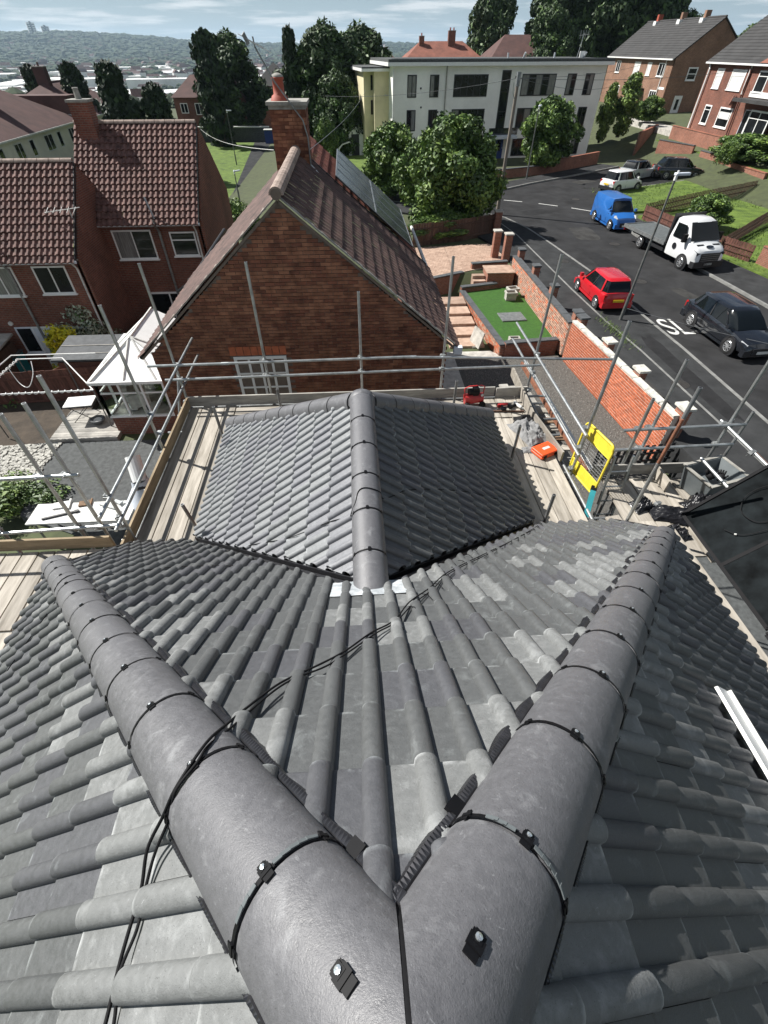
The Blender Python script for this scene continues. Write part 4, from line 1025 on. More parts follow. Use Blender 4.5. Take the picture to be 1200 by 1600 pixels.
def pantiles(parent, O, e, d, W_, L_, pitch=.24, gauge=.30, amp=.028, mt='pantile', step=.03, name='roof_tiles', keep=None, seg=4, seed=3):
    """stepped, corrugated slope of clay pantiles as one mesh: O top corner, e along the ridge, d down the slope"""
    e = Vector(e).normalized(); d = Vector(d).normalized(); n = e.cross(d); n = -n if n.z < 0 else n
    m = MB(); O = Vector(O); r = random.Random(seed)
    nc = max(1, round(W_/pitch)); nr = max(1, round(L_/gauge)); pw = W_/nc; gh = L_/nr
    for j in range(nr):
        for i in range(nc):
            if keep and not keep((i+.5)*pw, (j+.5)*gh): continue
            s_ = r.uniform(-.006, .006); t_ = r.uniform(-.004, .004)
            vs = []
            for (b_, hh) in ((0, 0), (gh+.03+s_, step), (gh+.032+s_, 0)):
                for k in range(seg+1):
                    x = k/seg
                    vs.append(O+e*((i+x)*pw)+d*(j*gh+b_)+n*(t_+hh+(amp*(math.sin(math.pi*min(1, x*1.35))*1.0 if x < .74 else -.35*math.sin(math.pi*(x-.74)/.26))))); 
            q = seg+1
            m.add(vs, [(a*q+k, a*q+k+1, (a+1)*q+k+1, (a+1)*q+k) for a in (0, 1) for k in range(seg)], 0)
    return obj(name, m, mt, parent, kind='stuff')
def ridge_run(parent, A, B, mt='ridge_pale', r=.13, L_=.45, name='ridge_tile', gap=.01):
    A = Vector(A); B = Vector(B); d = (B-A); n = max(1, round(d.length/L_)); F = hip_frame(A, d)
    for i in range(n):
        m = MB(F); l = d.length/n; vs = []
        for x in (i*l+gap, (i+1)*l-gap):
            for k in range(9): t = math.pi*k/8; vs.append((x, r*math.cos(t), r*(math.sin(t)-.35)))
        m.add(vs, [(k, 9+k, 10+k, k+1) for k in range(8)]+[tuple(range(9)), tuple(range(9, 18))[::-1]]); obj(name, m, mt, parent, smooth=False)
def downpipe(parent, pts, mt='white_trim', r=.04): return obj('downpipe', MB().path(pts, r, 8), mt, parent)

# ================================================================== the gabled house ahead
Y1, Y2 = 10.7, 16.3; AX = -1.43; AZ = -2.02; GL, GR = -5.03, 2.33; EZ = -5.07
nb = thing('gabled_house', 'brick gabled house ahead with brown tiled roof, its blank gable towards us', 'house', (AX, Y1, -10.1))
sl = (AZ-EZ)/(AX-GL); sr = (AZ-EZ)/(GR-AX)
def in_gable(x, z):
    X_ = GL+.15+x; Z_ = -10.1+z
    if X_ < GL+.2 or X_ > GR-.2: return False
    top = AZ-.10-sl*(AX-X_) if X_ < AX else AZ-.10-sr*(X_-AX)
    if Z_ > top-.05: return False
    if -3.02 < X_ < -1.72 and -6.95 < Z_ < -5.22: return False
    return Z_ > -9.6
brick_wall(nb, (GL+.15, Y1, -10.1), (1, 0, 0), GR-GL-.3, 8.2, in_gable, seed=5)
wall_sheet(nb, (0, Y1, 0), (1, 0, 0), [(GL+.2, -10.1), (GR-.2, -10.1), (GR-.2, EZ-.03), (AX, AZ-.1), (GL+.2, EZ-.03)], .2, 'mortar')
obj('wall', MB().bb(GL+.2, GL+.42, Y1+.2, Y2+5, -10.1, EZ-.05).bb(GR-.42, GR-.2, Y1+.2, Y2+5, -10.1, EZ-.05), 'brick_red_far', nb)
m = MB()
for i in range(8): m.bb(-3.06+.17*i, -3.06+.17*i+.075*2, Y1-.012, Y1+.03, -5.21, -5.0)
obj('lintel_bricks', m, 'brick_new', nb, kind='stuff')
window(nb, (-3.0, Y1+.02, -6.9), (1, 0, 0), 1.26, 1.65, 4, 4, fw=.07)
dl = Vector((-(AX-GL), 0, -(AZ-EZ))); dr = Vector((GR-AX, 0, -(AZ-EZ)))
pantiles(nb, (AX, Y1-.06, AZ+.0), (0, 1, 0), dl, Y2-Y1+.3, dl.length+.18, mt='pantile_dark', seed=11, seg=3)
pantiles(nb, (AX, Y1-.06, AZ+.0), (0, 1, 0), dr, Y2-Y1+.3, dr.length+.18, mt='pantile_dark', amp=.02, seed=12, seg=3)
pantiles(nb, (AX, Y2+.24, AZ-.22), (0, 1, 0), dr, 5.0, dr.length-.15, mt='pantile_red', amp=.02, seed=13, seg=3)
pantiles(nb, (AX, Y2+.24, AZ-.22), (0, 1, 0), dl, 5.0, dl.length-.15, mt='pantile_dark', seed=14, seg=3)
# verge tiles: pale undercloak and stepped verge down both rakes
for d_, tag_ in ((dl, -1), (dr, 1)):
    n_ = int(d_.length/.2); u_ = d_.normalized(); nn = Vector((0, 1, 0)).cross(u_); nn = nn if nn.z > 0 else -nn
    for i in range(n_):
        P0 = Vector((AX, Y1-.07+rnd.uniform(-.012, .012), AZ+.02))+u_*(i*.2+.02)+nn*(.004*(i % 2))
        w_ = .42 if tag_ < 0 else .07
        m = MB(); c0 = P0+Vector((0, w_/2, 0)); m.bar(c0, c0+u_*.225-nn*.0, w_, .028, up=nn+u_*-.09)
        obj('verge_tile', m, 'verge_tile' if tag_ < 0 else 'cement', nb)
    obj('bargeboard', MB().bar(Vector((AX, Y1-.02, AZ-.08)), Vector((AX, Y1-.02, AZ-.08))+u_*(d_.length+.1), .03, .05, up=nn), 'mortar', nb)
ridge_run(nb, (AX, Y1-.12, AZ+.08), (AX, 15.75, AZ+.08), r=.14)
obj('ridge_end', MB().tube((AX, Y1-.13, AZ+.05), (AX, Y1-.10, AZ+.05), .10, 14), 'mortar', nb)
obj('gutter', MB().tube((GR+.1, Y1, EZ-.14), (GR+.1, 21.5, EZ-.14), .06, 8), 'dirty_white', nb); obj('gutter', MB().tube((GL-.1, Y1, EZ-.12), (GL-.1, 21.5, EZ-.12), .06, 8), 'black_trim', nb)
obj('gutter_end', MB().bb(GR+.0, GR+.2, Y1-.12, Y1+.02, EZ-.22, EZ-.05), 'blue_white', nb)
# step between the two roof levels
obj('party_wall', MB().add([(AX, Y2+.22, AZ-.3), (GR, Y2+.22, EZ-.25), (GR, Y2+.22, EZ), (AX, Y2+.22, AZ)], [(0, 1, 2, 3)]) or MB().bar((AX, Y2+.23, AZ-.1), (GR, Y2+.23, EZ-.1), .03, .25), 'black_trim', nb)
# chimney
ch = obj('chimney', MB().bb(-1.98, -1.08, 15.75, 16.75, -2.6, -1.06), 'brick_grime', nb)
r_ = random.Random(4); bks = [MB(), MB()]
for j in range(19):
    z = -2.5+j*.075
    for face in range(2):
        L_ = .9 if face == 0 else 1.0; x = -.11*(j % 2)
        while x < L_:
            x0 = max(0, x)+.006; x1 = min(L_, x+.225)-.006
            if x1-x0 > .03:
                k = 1 if r_.random() < .5 else 0; o_ = r_.uniform(.008, .016)
                if face == 0: bks[k].bb(-1.98+x0, -1.98+x1, 15.75-o_, 15.75, z+.006, z+.069)
                else: bks[k].bb(-1.08, -1.08+o_, 15.75+x0, 15.75+x1, z+.006, z+.069)
            x += .225
obj('bricks', bks[0], 'brick', ch, kind='stuff'); obj('bricks', bks[1], 'brick_grime', ch, kind='stuff')
obj('chimney_cap', MB().bb(-2.05, -1.01, 15.68, 16.82, -1.06, -.99).bb(-2.0, -1.06, 15.73, 16.77, -1.14, -1.06), 'cement', ch)
obj('chimney_pot', MB().lathe([(.24, -1.0), (.19, -.90), (.14, -.87), (.135, -.60), (.155, -.59), (.155, -.55), (.12, -.54), (.12, -.57)], 16, 0, -1.72, 16.1), 'terracotta', ch, smooth=True)
obj('pot_cowl', MB().lathe([(.15, -.545), (.145, -.52), (.09, -.49), (.05, -.475), (0, -.47)], 14, 0, -1.72, 16.1), 'cement', ch, smooth=True)
obj('flashing', MB().bar((-1.04, 15.72, -2.28), (-.72, 15.74, -2.62), .12, .015), 'lead', ch)
# TV aerial and satellite dish on the chimney
ar = thing('tv_aerial', 'grey TV aerial on a bent mast strapped to the near chimney', 'aerial', (-1.05, 16.0, -2.2))
obj('mast', MB().path([(-1.05, 15.68, -2.3), (-1.06, 15.68, -1.7), (-1.15, 15.68, -1.35), (-1.75, 15.62, -.62), (-2.1, 15.6, -.02), (-2.12, 15.6, .15)], .018, 7), 'galv_dull', ar)
obj('boom', MB().bar((-2.25, 15.3, .12), (-1.95, 16.1, -.05), .02, .02), 'galv', ar)
for i in range(7):
    t = i/6; c = Vector((-2.25+.3*t, 15.3+.8*t, .12-.17*t)); obj('element', MB().tube(c+Vector((-.16, .05, .07)), c+Vector((.16, -.05, -.07)), .007, 5), 'galv', ar)
obj('reflector', MB().bar((-2.28, 15.25, .2), (-2.2, 15.35, .02), .012, .1), 'galv_dull', ar)
w = thing('overhead_wire', 'thin pale overhead wire running from the chimney past the white flats', 'wire', (-1.05, 15.7, -1.9))
def sag(A, B, s_, n=18): A = Vector(A); B = Vector(B); return [A+(B-A)*(i/n)-Vector((0, 0, s_*4*(i/n)*(1-i/n))) for i in range(n+1)]
obj('strand', MB().path(sag((-1.05, 15.7, -1.95), (2.0, 62, -3.1), .3), .009, 4), 'dirty_white', w); obj('strand', MB().path(sag((-2.0, 15.7, -1.95), (-14, 58, -5.6), .3), .009, 4), 'dirty_white', w)
# solar panels on the right slope
un = Vector((sr, 0, 1)).normalized(); ud = dr.normalized(); S0 = Vector((-.42, 16.55, 0)); S0.z = AZ-sr*(S0.x-AX)+.17
spv = thing('solar_array', 'two rows of dark solar panels on the right slope of the gabled house', 'solar panels', (.6, 18.6, -3.6))
for a in range(2):
    for b_ in range(4):
        P0 = S0+ud*(a*1.52)+Vector((0, b_*1.22, 0))
        m = MB(); c_ = [P0, P0+ud*1.5, P0+ud*1.5+Vector((0, 1.2, 0)), P0+Vector((0, 1.2, 0))]
        m.add([c+un*.02 for c in c_]+[c-un*.02 for c in c_], [(0, 1, 2, 3), (7, 6, 5, 4), (0, 4, 5, 1), (1, 5, 6, 2), (2, 6, 7, 3), (3, 7, 4, 0)])
        pn = obj('solar_panel', m, 'solar', spv)
        obj('frame', MB().bar(c_[0]+un*.02, c_[1]+un*.02, .03, .02, up=un).bar(c_[1]+un*.02, c_[2]+un*.02, .03, .02, up=un).bar(c_[2]+un*.02, c_[3]+un*.02, .03, .02, up=un).bar(c_[3]+un*.02, c_[0]+un*.02, .03, .02, up=un), 'solar_frame', pn)
        m = MB()
        for k in range(1, 6): m.bar(P0+Vector((0, .2*k, 0))+un*.021, P0+Vector((0, .2*k, 0))+ud*1.5+un*.021, .008, .003, up=un)
        obj('busbar', m, 'solar_frame', pn, kind='stuff')

# ================================================================== brick terrace on the left
def terrace(name, label, x0, x1, yr, zr_, ye, ze_, gz, seed, rz=0):
    t = thing(name, label, 'house', (x1, ye, gz))
    d = Vector((0, ye-yr, ze_-zr_))
    pantiles(t, (x0, yr, zr_), (1, 0, 0), d, x1-x0, d.length+.15, pitch=.235, gauge=.33, amp=.06, step=.06, mt='pantile', seed=seed, seg=4)
    d2 = Vector((0, yr-ye, ze_-zr_)); pantiles(t, (x0, yr, zr_), (1, 0, 0), d2, x1-x0, d.length, pitch=.25, gauge=.33, mt='pantile', seed=seed+1, seg=2)
    ridge_run(t, (x0, yr, zr_+.05), (x1, yr, zr_+.05), r=.12)
    obj('wall', MB().bb(x0, x1-.02, ye+.25, ye+.45, gz, ze_-.02), 'brick_red_far', t)
    yb = 2*yr-ye
    F = frame_at((x1-.1, ye+.25, 0), (0, 1, 0)); L_ = yb-ye-.5
    wall_sheet(t, (x1-.1, ye+.25, 0), (0, 1, 0), [(0, gz), (L_, gz), (L_, ze_), (L_/2, zr_-.15), (0, ze_)], -.2, 'brick_red_far')
    obj('gutter', MB().tube((x0, ye-.06, ze_-.1), (x1+.05, ye-.06, ze_-.1), .06, 8), 'blue_white', t)
    obj('soffit', MB().bb(x0, x1, ye-.02, ye+.25, ze_-.1, ze_-.06), 'dirty_white', t)
    obj('bargeboard', MB().bar((x1+.02, yr, zr_-.05), (x1+.02, ye, ze_-.05), .03, .14), 'black_trim', t)
    return t
ta = terrace('terraced_house', 'taller red brick terraced house with patio doors, right end of the terrace', -12.2, -6.85, 27.7, -2.45, 24.2, -5.5, -10.9, 21)
tbb = terrace('terraced_house', 'lower red brick terraced house with blue-white door, left end of the terrace', -20.5, -11.35, 24.4, -3.35, 21.3, -6.1, -11.2, 31)
def chimney_at(t, x, y, z0, z1, w=.9, d=.55, pots=1, pot='terracotta', mt='brick_red_far'):
    c = obj('chimney', MB().bb(x-w/2, x+w/2, y-d/2, y+d/2, z0, z1), mt, t)
    obj('chimney_cap', MB().bb(x-w/2-.05, x+w/2+.05, y-d/2-.05, y+d/2+.05, z1, z1+.09), 'cement', c)
    for i in range(pots): obj('chimney_pot', MB().lathe([(.13, z1+.09), (.11, z1+.4), (.13, z1+.42), (.12, z1+.46), (0, z1+.46)], 10, 0, x-w/2+w*(i+.5)/pots, y), pot, c)
    return c
chimney_at(ta, -11.5, 27.4, -3.6, -1.7, .8, .65, pot='cement')
chimney_at(tbb, -20.0, 24.4, -3.8, -2.2, 1.1, .8, pot='cement')
def w2(t, x, ye, z, w, h, c=2, **k): return window(t, (x, ye+.23, z), (1, 0, 0), w, h, c, **k)
w2(ta, -10.9, 24.2, -7.05, 1.75, 1.2, 2, gl='glass', curtain=.3); w2(ta, -8.35, 24.2, -6.95, 1.15, 1.0, 1, trans=.66)
pd = window(ta, (-10.2, 24.43, -10.7), (1, 0, 0), 2.0, 2.15, 2, fw=.08, name='patio_door')
w2(ta, -7.6, 24.2, -9.5, .7, .9, 1)
w2(tbb, -18.2, 21.3, -7.55, 1.3, 1.1, 2, curtain=.6); w2(tbb, -16.05, 21.3, -7.55, 1.9, 1.15, 3, curtain=.6); w2(tbb, -13.35, 21.3, -7.5, 1.35, 1.1, 2)
window(tbb, (-15.4, 21.53, -10.1), (1, 0, 0), .75, 1.2, 1, fr='blue_white'); door(tbb, (-14.6, 21.53, -11.1), (1, 0, 0), .85, 2.15, 'blue_white'); window(tbb, (-13.7, 21.53, -10.1), (1, 0, 0), .85, 1.2, 1, fr='blue_white')
window(tbb, (-12.9, 21.53, -10.1), (1, 0, 0), 1.15, 1.15, 2, fr='blue_white')
downpipe(ta, [(-8.75, 24.1, -5.4), (-8.75, 24.1, -5.6), (-8.75, 24.38, -5.9), (-8.75, 24.38, -9.6)], 'galv_dull', .055); downpipe(ta, [(-7.1, 24.1, -5.6), (-7.1, 24.38, -5.9), (-7.1, 24.38, -10.8)], 'dirty_white')
obj('soil_branch', MB().path([(-8.72, 24.36, -8.5), (-8.3, 24.34, -8.25), (-7.9, 24.34, -8.05), (-7.75, 24.4, -8.05)], .055, 8), 'galv_dull', ta)
downpipe(tbb, [(-14.3, 21.2, -5.9), (-14.3, 21.48, -6.5), (-14.3, 21.48, -10.3)], 'galv_dull', .055); downpipe(tbb, [(-11.5, 21.2, -6.2), (-11.5, 21.48, -6.5), (-11.5, 21.48, -8.9)], 'dirty_white')
obj('soil_branch', MB().path([(-14.25, 21.46, -9.4), (-13.8, 21.42, -9.1), (-13.45, 21.42, -8.9)], .055, 8), 'galv_dull', tbb)
obj('extractor_vent', MB().tube((-15.4, 21.5, -8.7), (-15.4, 21.42, -8.7), .09, 12), 'dirty_white', tbb); obj('extractor_vent', MB().tube((-8.0, 24.4, -8.0), (-8.0, 24.33, -8.0), .09, 12), 'dirty_white', ta)
obj('vent_pipe', MB().tube((-8.75, 24.3, -5.4), (-8.95, 24.4, -4.6), .045, 8), 'galv', ta); obj('vent_pipe', MB().tube((-14.3, 21.5, -5.9), (-14.6, 21.7, -5.1), .045, 8), 'galv', tbb)
window(ta, (-6.92, 25.2, -6.9), (0, 1, 0), .8, 1.3, 1); window(ta, (-6.92, 26.7, -8.9), (0, 1, 0), .5, .8, 1)
an = thing('tv_aerial', 'pale TV aerial standing where the two terrace roofs step', 'aerial', (-11.4, 22.6, -5.4)); obj('mast', MB().tube((-11.4, 22.6, -5.5), (-11.4, 22.6, -4.6), .02, 6), 'dirty_white', an); obj('boom', MB().tube((-12.3, 22.4, -4.7), (-11.0, 22.7, -4.6), .018, 6), 'dirty_white', an)
for i in range(5): obj('element', MB().tube((-12.2+.27*i, 22.3, -4.7), (-12.15+.27*i, 22.55, -4.55), .012, 5), 'dirty_white', an)

# ================================================================== trees and shrubs
def crown_mesh(name, clusters, n, leaf, mts, seed, spread=.35, flat=.0, up=.0, droop=0):
    """leaf quads scattered round cluster centres (x, y, z, r)"""
    g_ = np.random.default_rng(seed); C_ = np.array(clusters, float)
    wts = C_[:, 3]**2; idx = g_.choice(len(C_), n, p=wts/wts.sum())
    dirs = g_.normal(size=(n, 3)); dirs /= np.linalg.norm(dirs, axis=1)[:, None]
    rad = C_[idx, 3]*(g_.random(n)**.38)
    P_ = C_[idx, :3]+dirs*rad[:, None]
    nrm = dirs+g_.normal(size=(n, 3))*.7+np.array([0, 0, up]); nrm /= np.linalg.norm(nrm, axis=1)[:, None]
    a = np.cross(nrm, g_.normal(size=(n, 3))); a /= np.linalg.norm(a, axis=1)[:, None]; b_ = np.cross(nrm, a)
    if droop: a = a*.35+np.array([0, 0, droop]); a /= np.linalg.norm(a, axis=1)[:, None]
    L_ = leaf*(.6+.8*g_.random(n))[:, None]
    V = np.empty((n, 4, 3)); V[:, 0] = P_-a*L_; V[:, 1] = P_+b_*L_*.45+nrm*L_*.12; V[:, 2] = P_+a*L_; V[:, 3] = P_-b_*L_*.45+nrm*L_*.12
    me = bpy.data.meshes.new(name); me.vertices.add(n*4); me.vertices.foreach_set('co', V.astype(np.float32).ravel())
    me.loops.add(n*4); me.loops.foreach_set('vertex_index', np.arange(n*4, dtype=np.int32))
    me.polygons.add(n); me.polygons.foreach_set('loop_start', np.arange(0, n*4, 4, dtype=np.int32))
    for m_ in mts: me.materials.append(M[m_])
    cm_ = g_.random(len(C_)); mi = ((g_.random(n)*.6+cm_[idx]*.4)*len(mts)).astype(np.int32).clip(0, len(mts)-1)
    me.polygons.foreach_set('material_index', mi); me.update(calc_edges=True); me.validate(); return me
def blobs(shape, k, seed, H=1.0, Rr=1.0, z0=0.0, r=(.16, .3)):
    g_ = random.Random(seed); out_ = []
    while len(out_) < k:
        t = g_.random(); th = g_.random()*2*math.pi
        if shape == 'round': prof = math.sin(math.pi*min(1, .12+t*.86))**.6
        elif shape == 'cone': prof = max(.03, (1-t)**.8)*(.75+.25*g_.random())
        elif shape == 'column': prof = min(1, math.sin(math.pi*min(1, .1+t*.88))**.45)
        rr = Rr*prof*math.sqrt(g_.random())*(.8+.35*noise.noise(Vector((math.cos(th)*1.7+seed, math.sin(th)*1.7, t*3))))
        out_.append((rr*math.cos(th), rr*math.sin(th), z0+t*H, g_.uniform(*r)*Rr))
    return out_
def tree(name, label, kind_me, loc, s=(1, 1, 1), rz=0, trunk=(.22, 3.0), group='trees around the houses', cat='tree', limbs=5):
    t = thing(name, label, cat, loc, rz, group); t.scale = s
    put('crown', kind_me, t, local=True)
    if trunk:
        r_, h_ = trunk; g_ = random.Random(int(abs(loc[0]*7+loc[1]*3))); m = MB()
        m.tube((0, 0, -.5), (g_.uniform(-.1, .1), g_.uniform(-.1, .1), h_), r_, 9, r2=r_*.65)
        obj('trunk', m, 'bark', t, local=True); m = MB()
        for i in range(limbs):
            a_ = i*2.4+g_.random(); l_ = h_*.7
            m.tube((0, 0, h_*(.6+.07*i)), (math.cos(a_)*l_*.5, math.sin(a_)*l_*.5, h_*(1.15+.15*i)), r_*.4, 6, r2=r_*.12)
        obj('limbs', m, 'bark', t, local=True, kind='stuff')
    return t
LM = ('leaf_dark', 'leaf_mid', 'leaf_mid', 'leaf_light', 'leaf_light')
NEAR = crown_mesh('crown', blobs('round', 190, 5, 4.6, 3.5, .8, (.12, .24)), 52000, .135, LM, 1)
MID = crown_mesh('crown', blobs('round', 110, 9, 3.6, 2.6, .9, (.14, .26)), 22000, .15, LM, 2)
FARC = crown_mesh('crown', blobs('round', 190, 12, 9.0, 4.6, .8, (.13, .25)), 34000, .25, ('leaf_dark', 'leaf_dark', 'leaf_mid'), 3)
CON = crown_mesh('crown', blobs('cone', 110, 15, 10.4, 2.6, .3, (.14, .28)), 20000, .22, ('leaf_conifer', 'leaf_conifer', 'leaf_dark'), 4, droop=-.6)
POP = crown_mesh('crown', blobs('column', 120, 18, 12, 1.3, .6, (.25, .45)), 12000, .24, ('leaf_conifer', 'leaf_dark'), 5, droop=1.2)
BUSH = crown_mesh('crown', blobs('round', 30, 21, 1.3, 1.1, .05, (.25, .4)), 4500, .07, LM, 6)
tree('broadleaf_tree', 'bushy broadleaf tree in front of the white flats, the largest one behind the fence', NEAR, (6.9, 37.6, -9.4), (1.13, 1.08, 1.08), 0, (.2, 2.6))
tree('broadleaf_tree', 'smaller bright green tree left of the bushy one by the flats corner', MID, (3.5, 46.5, -9.3), (1.2, 1.2, 1.05), 1.0, (.18, 2.0))
tree('broadleaf_tree', 'small street tree in front of the right half of the white flats', MID, (19.9, 57.5, -9.2), (1.25, 1.25, 1.2), 2.2, (.16, 2.4))
tree('ivy_tree', 'big rounded ivy-covered tree beside the grass behind the terrace', FARC, (-18.6, 105, -11.4), (1.45, 1.45, 1.22), .5, (.5, 4))
tree('poplar', 'slim poplar rising behind the ivy-covered tree', POP, (-19.2, 92, -11.5), (2.1, 2.1, 1.02), 0, (.3, 3))
tree('conifer', 'dark pointed conifer left of the tallest tree mass', CON, (-6.1, 74, -9.5), (1.0, 1.0, .98), 1, (.3, 3))
tree('broadleaf_tree', 'tall dark tree mass left of the white flats, its left part', FARC, (-2.6, 76, -9.8), (1.25, 1.25, 1.1), 2, (.5, 4))
tree('broadleaf_tree', 'tall dark tree against the sky just left of the flats corner', FARC, (2.0, 82, -9.8), (1.4, 1.3, 1.1), 3, (.5, 4))
tree('broadleaf_tree', 'low dark tree under the tall mass, behind the chimney', FARC, (-.9, 70, -9.8), (.7, .7, .75), 4, (.4, 3))
tree('conifer', 'dark leaning conifer behind the terrace, the left of the pair', CON, (-23.9, 66, -12), (1.7, 1.7, .97), 2, (.3, 3))
tree('conifer', 'green-gold conifer behind the terrace, the right of the pair', CON, (-19.9, 66, -12.2), (1.6, 1.6, .84), 3, (.3, 3))
tree('conifer', 'pale feathery conifer behind the cream houses', CON, (-36, 86, -12.5), (1.8, 1.6, .98), 4, (.3, 3))
tree('conifer', 'dark feathery conifer behind the roof of the cream houses', CON, (-44, 92, -12.5), (1.7, 1.6, .95), 5, (.3, 3))
tree('shrub', 'small variegated tree behind the chimney, by the steps of the flats', MID, (-2.2, 58, -9.5), (.55, .55, .95), 0, (.1, 1.5), group='shrubs', cat='shrub')
tree('broadleaf_tree', 'dark round tree against the sky above the flats roof', FARC, (29, 128, -8), (1.25, 1.25, 1.62), 1, (.5, 5))
for i, (x, y, s_) in enumerate(((41, 126, 1.5), (48, 124, 1.75), (56, 128, 1.8), (62, 131, 1.7), (36, 112, 1.05), (68, 137, 1.5))):
    tree('broadleaf_tree', ['great dark tree behind the right end of the flats roof', 'tallest great dark tree at the top edge above the flats', 'great dark tree straight behind the middle brick house roof', 'great dark tree over the right part of the middle house roof', 'smaller dark tree with a lighter side left of the great dark trees', 'rightmost of the great dark trees behind the middle brick house'][i], FARC, (x, y, -7.5), (s_*1.05, s_, s_*1.12), i, (.5, 5), group='great trees behind the brick houses')
for i, (x, y, s_) in enumerate(((72, 112, .8), (78, 122, .85), (86, 118, .8), (80, 98, .75), (92, 110, .8), (66, 128, .8), (98, 126, .9), (104, 112, .9), (88, 134, .9), (112, 124, 1.0), (120, 112, 1.0), (76, 140, .9))):
    tree('broadleaf_tree', 'trees of the wooded rise along the top right skyline', FARC, (x, y, T(x, y)-.3), (s_*1.2, s_*1.2, s_), i*1.3, (.5, 5), group='trees on the wooded rise')
for i, (x, y, s_) in enumerate(((8, 128, .55), (13, 131, .6), (4, 140, .5), (20, 138, .5))):
    tree('broadleaf_tree', ['distant tree beyond the flats, second from the left', 'distant tree beyond the flats, third from the left', 'leftmost distant tree beyond the flats', 'rightmost distant tree beyond the flats'][i], FARC, (x, y, -9.5), (s_, s_, s_*1.2), i, (.3, 3), group='trees beyond the flats')
COLB = crown_mesh('crown', blobs('column', 60, 51, 4.6, 1.25, .1, (.3, .5)), 9000, .14, ('leaf_mid', 'leaf_light', 'leaf_light', 'leaf_dark'), 21)
tree('conifer', 'bright green upright conifer at the right end of the white flats', COLB, (34.0, 72.5, -7.6), (1.2, 1.2, 1.05), 1, (.2, 1), group='shrubs')
tree('shrub', 'dark green shrub under the middle brick house window', MID, (38.2, 74.5, -7.0), (.8, .8, .55), 1, None, group='shrubs', cat='shrub')
tree('conifer', 'dark slim conifer against the end wall of the white flats', COLB, (31.9, 72.8, -8.2), (.8, .8, 1.0), 1, (.2, 1), group='shrubs')
hedge = tree('hedge', 'rounded clipped hedge behind the brick wall of the right-hand house', MID, (37.4, 52.5, -7.9), (1.1, 1.6, .45), .2, None, group='shrubs', cat='hedge')
tree('shrub', 'pale silvery shrub at the corner of the clipped hedge', BUSH, (34.9, 51.2, -7.6), (1.0, 1.0, 1.0), .2, None, group='shrubs', cat='shrub')
tree('shrub', 'tall spiky shrub right of the clipped hedge', MID, (38.5, 46.0, -7.6), (.75, .9, .75), .2, None, group='shrubs', cat='shrub')
tree('shrub', 'dark shrub at the right picture edge above the bend', MID, (37.4, 42.5, -7.8), (.7, .7, .8), 1.2, None, group='shrubs', cat='shrub')
tree('shrub', 'loose green bush on the lawn behind the flatbed truck', MID, (24.8, 35.8, -9.1), (.62, .75, .42), .2, None, group='shrubs', cat='shrub')
SILV = crown_mesh('crown', blobs('round', 46, 33, 2.4, 1.5, .1, (.2, .33)), 9000, .075, ('leaf_mid', 'leaf_silver', 'leaf_silver', 'leaf_dark'), 8)
tree('variegated_shrub', 'variegated white and green shrub by the terrace back wall', SILV, (-12.5, 21.9, -10.9), (1.15, 1.0, 1.05), 0, (.08, .8), group='shrubs', cat='shrub')
YEL = crown_mesh('crown', blobs('column', 24, 35, 1.9, .35, .1, (.5, .8)), 3500, .06, ('leaf_yellow', 'leaf_yellow', 'leaf_light'), 9)
y_ = tree('yellow_shrub', 'bright yellow shrub beside the variegated one', YEL, (-13.7, 20.6, -10.9), (1.5, 1.3, 1.25), 0, None, group='shrubs', cat='shrub'); y_.rotation_euler = (.15, .38, .3)
REDB = crown_mesh('crown', blobs('round', 24, 37, .8, .9, .05, (.25, .4)), 3000, .07, ('leaf_red', 'leaf_dark', 'leaf_silver'), 10)
tree('shrub', 'low reddish shrub at the foot of the yellow one', REDB, (-13.9, 19.1, -10.9), (1.7, 1.0, .8), 0, None, group='shrubs', cat='shrub')
tree('shrub', 'dark trailing shrub along the left garden fence', BUSH, (-15.3, 17.6, -11.0), (1.2, 1.5, .9), 0, None, group='shrubs', cat='shrub')
tree('shrub', 'low leafy border plants beyond the scaffold at the left edge', BUSH, (-11.3, 11.2, -10.15), (1.5, 1.0, .45), 0, None, group='shrubs', cat='shrub')
tree('shrub', 'yellow-green shrub left of the neighbour chimney, beside the back path', BUSH, (-9.0, 42, -10.5), (1.6, 1.6, 1.5), 0, None, group='shrubs', cat='shrub')
tree('hedge', 'green hedge top spilling over the dark slatted fence', MID, (6.0, 34.8, -9.3), (1.25, .5, .33), .3, None, group='shrubs', cat='hedge')

# ================================================================== front gardens between the house and the street
struct('gravel_yard', MB().prism([(4.4, 8.5), (4.4, 19.5), (9.2, 19.5), (9.95, 11.3), (9.95, 8)], -10.4, -10.0), 'gravel_base')
m = MB(); g_ = random.Random(3)
for i in range(7000):
    y = g_.uniform(10.5, 19.3); x = g_.uniform(4.6, 9.85-(y-11.5)*.075); s_ = g_.uniform(.012, .034); a_ = g_.random()*3; c_ = math.cos(a_)*s_; d_ = math.sin(a_)*s_
    m.add([(x+c_, y+d_, -10.0), (x-d_, y+c_, -10.0), (x-c_*.8, y-d_*.8, -10.0), (x+d_, y-c_, -10.0), (x, y, -10.0+s_*1.1)], [(0, 1, 4), (1, 2, 4), (2, 3, 4), (3, 0, 4)])
obj('gravel', m, 'stone_chip', kind='stuff')
struct('concrete_path', MB().prism([(2.6, 8.5), (4.4, 8.5), (4.4, 19.5), (2.6, 19.5)], -10.4, -9.99), 'slab')
struct('yard', MB().prism([(3.6, -20), (3.6, 8.5), (10.4, 8.5), (10.9, -20)], -10.4, -10.02), 'felt')
struct('yard', MB().prism([(-11.5, -20), (-11.5, 8.2), (-3.2, 8.2), (-3.2, -20)], -10.4, -10.14), 'felt')
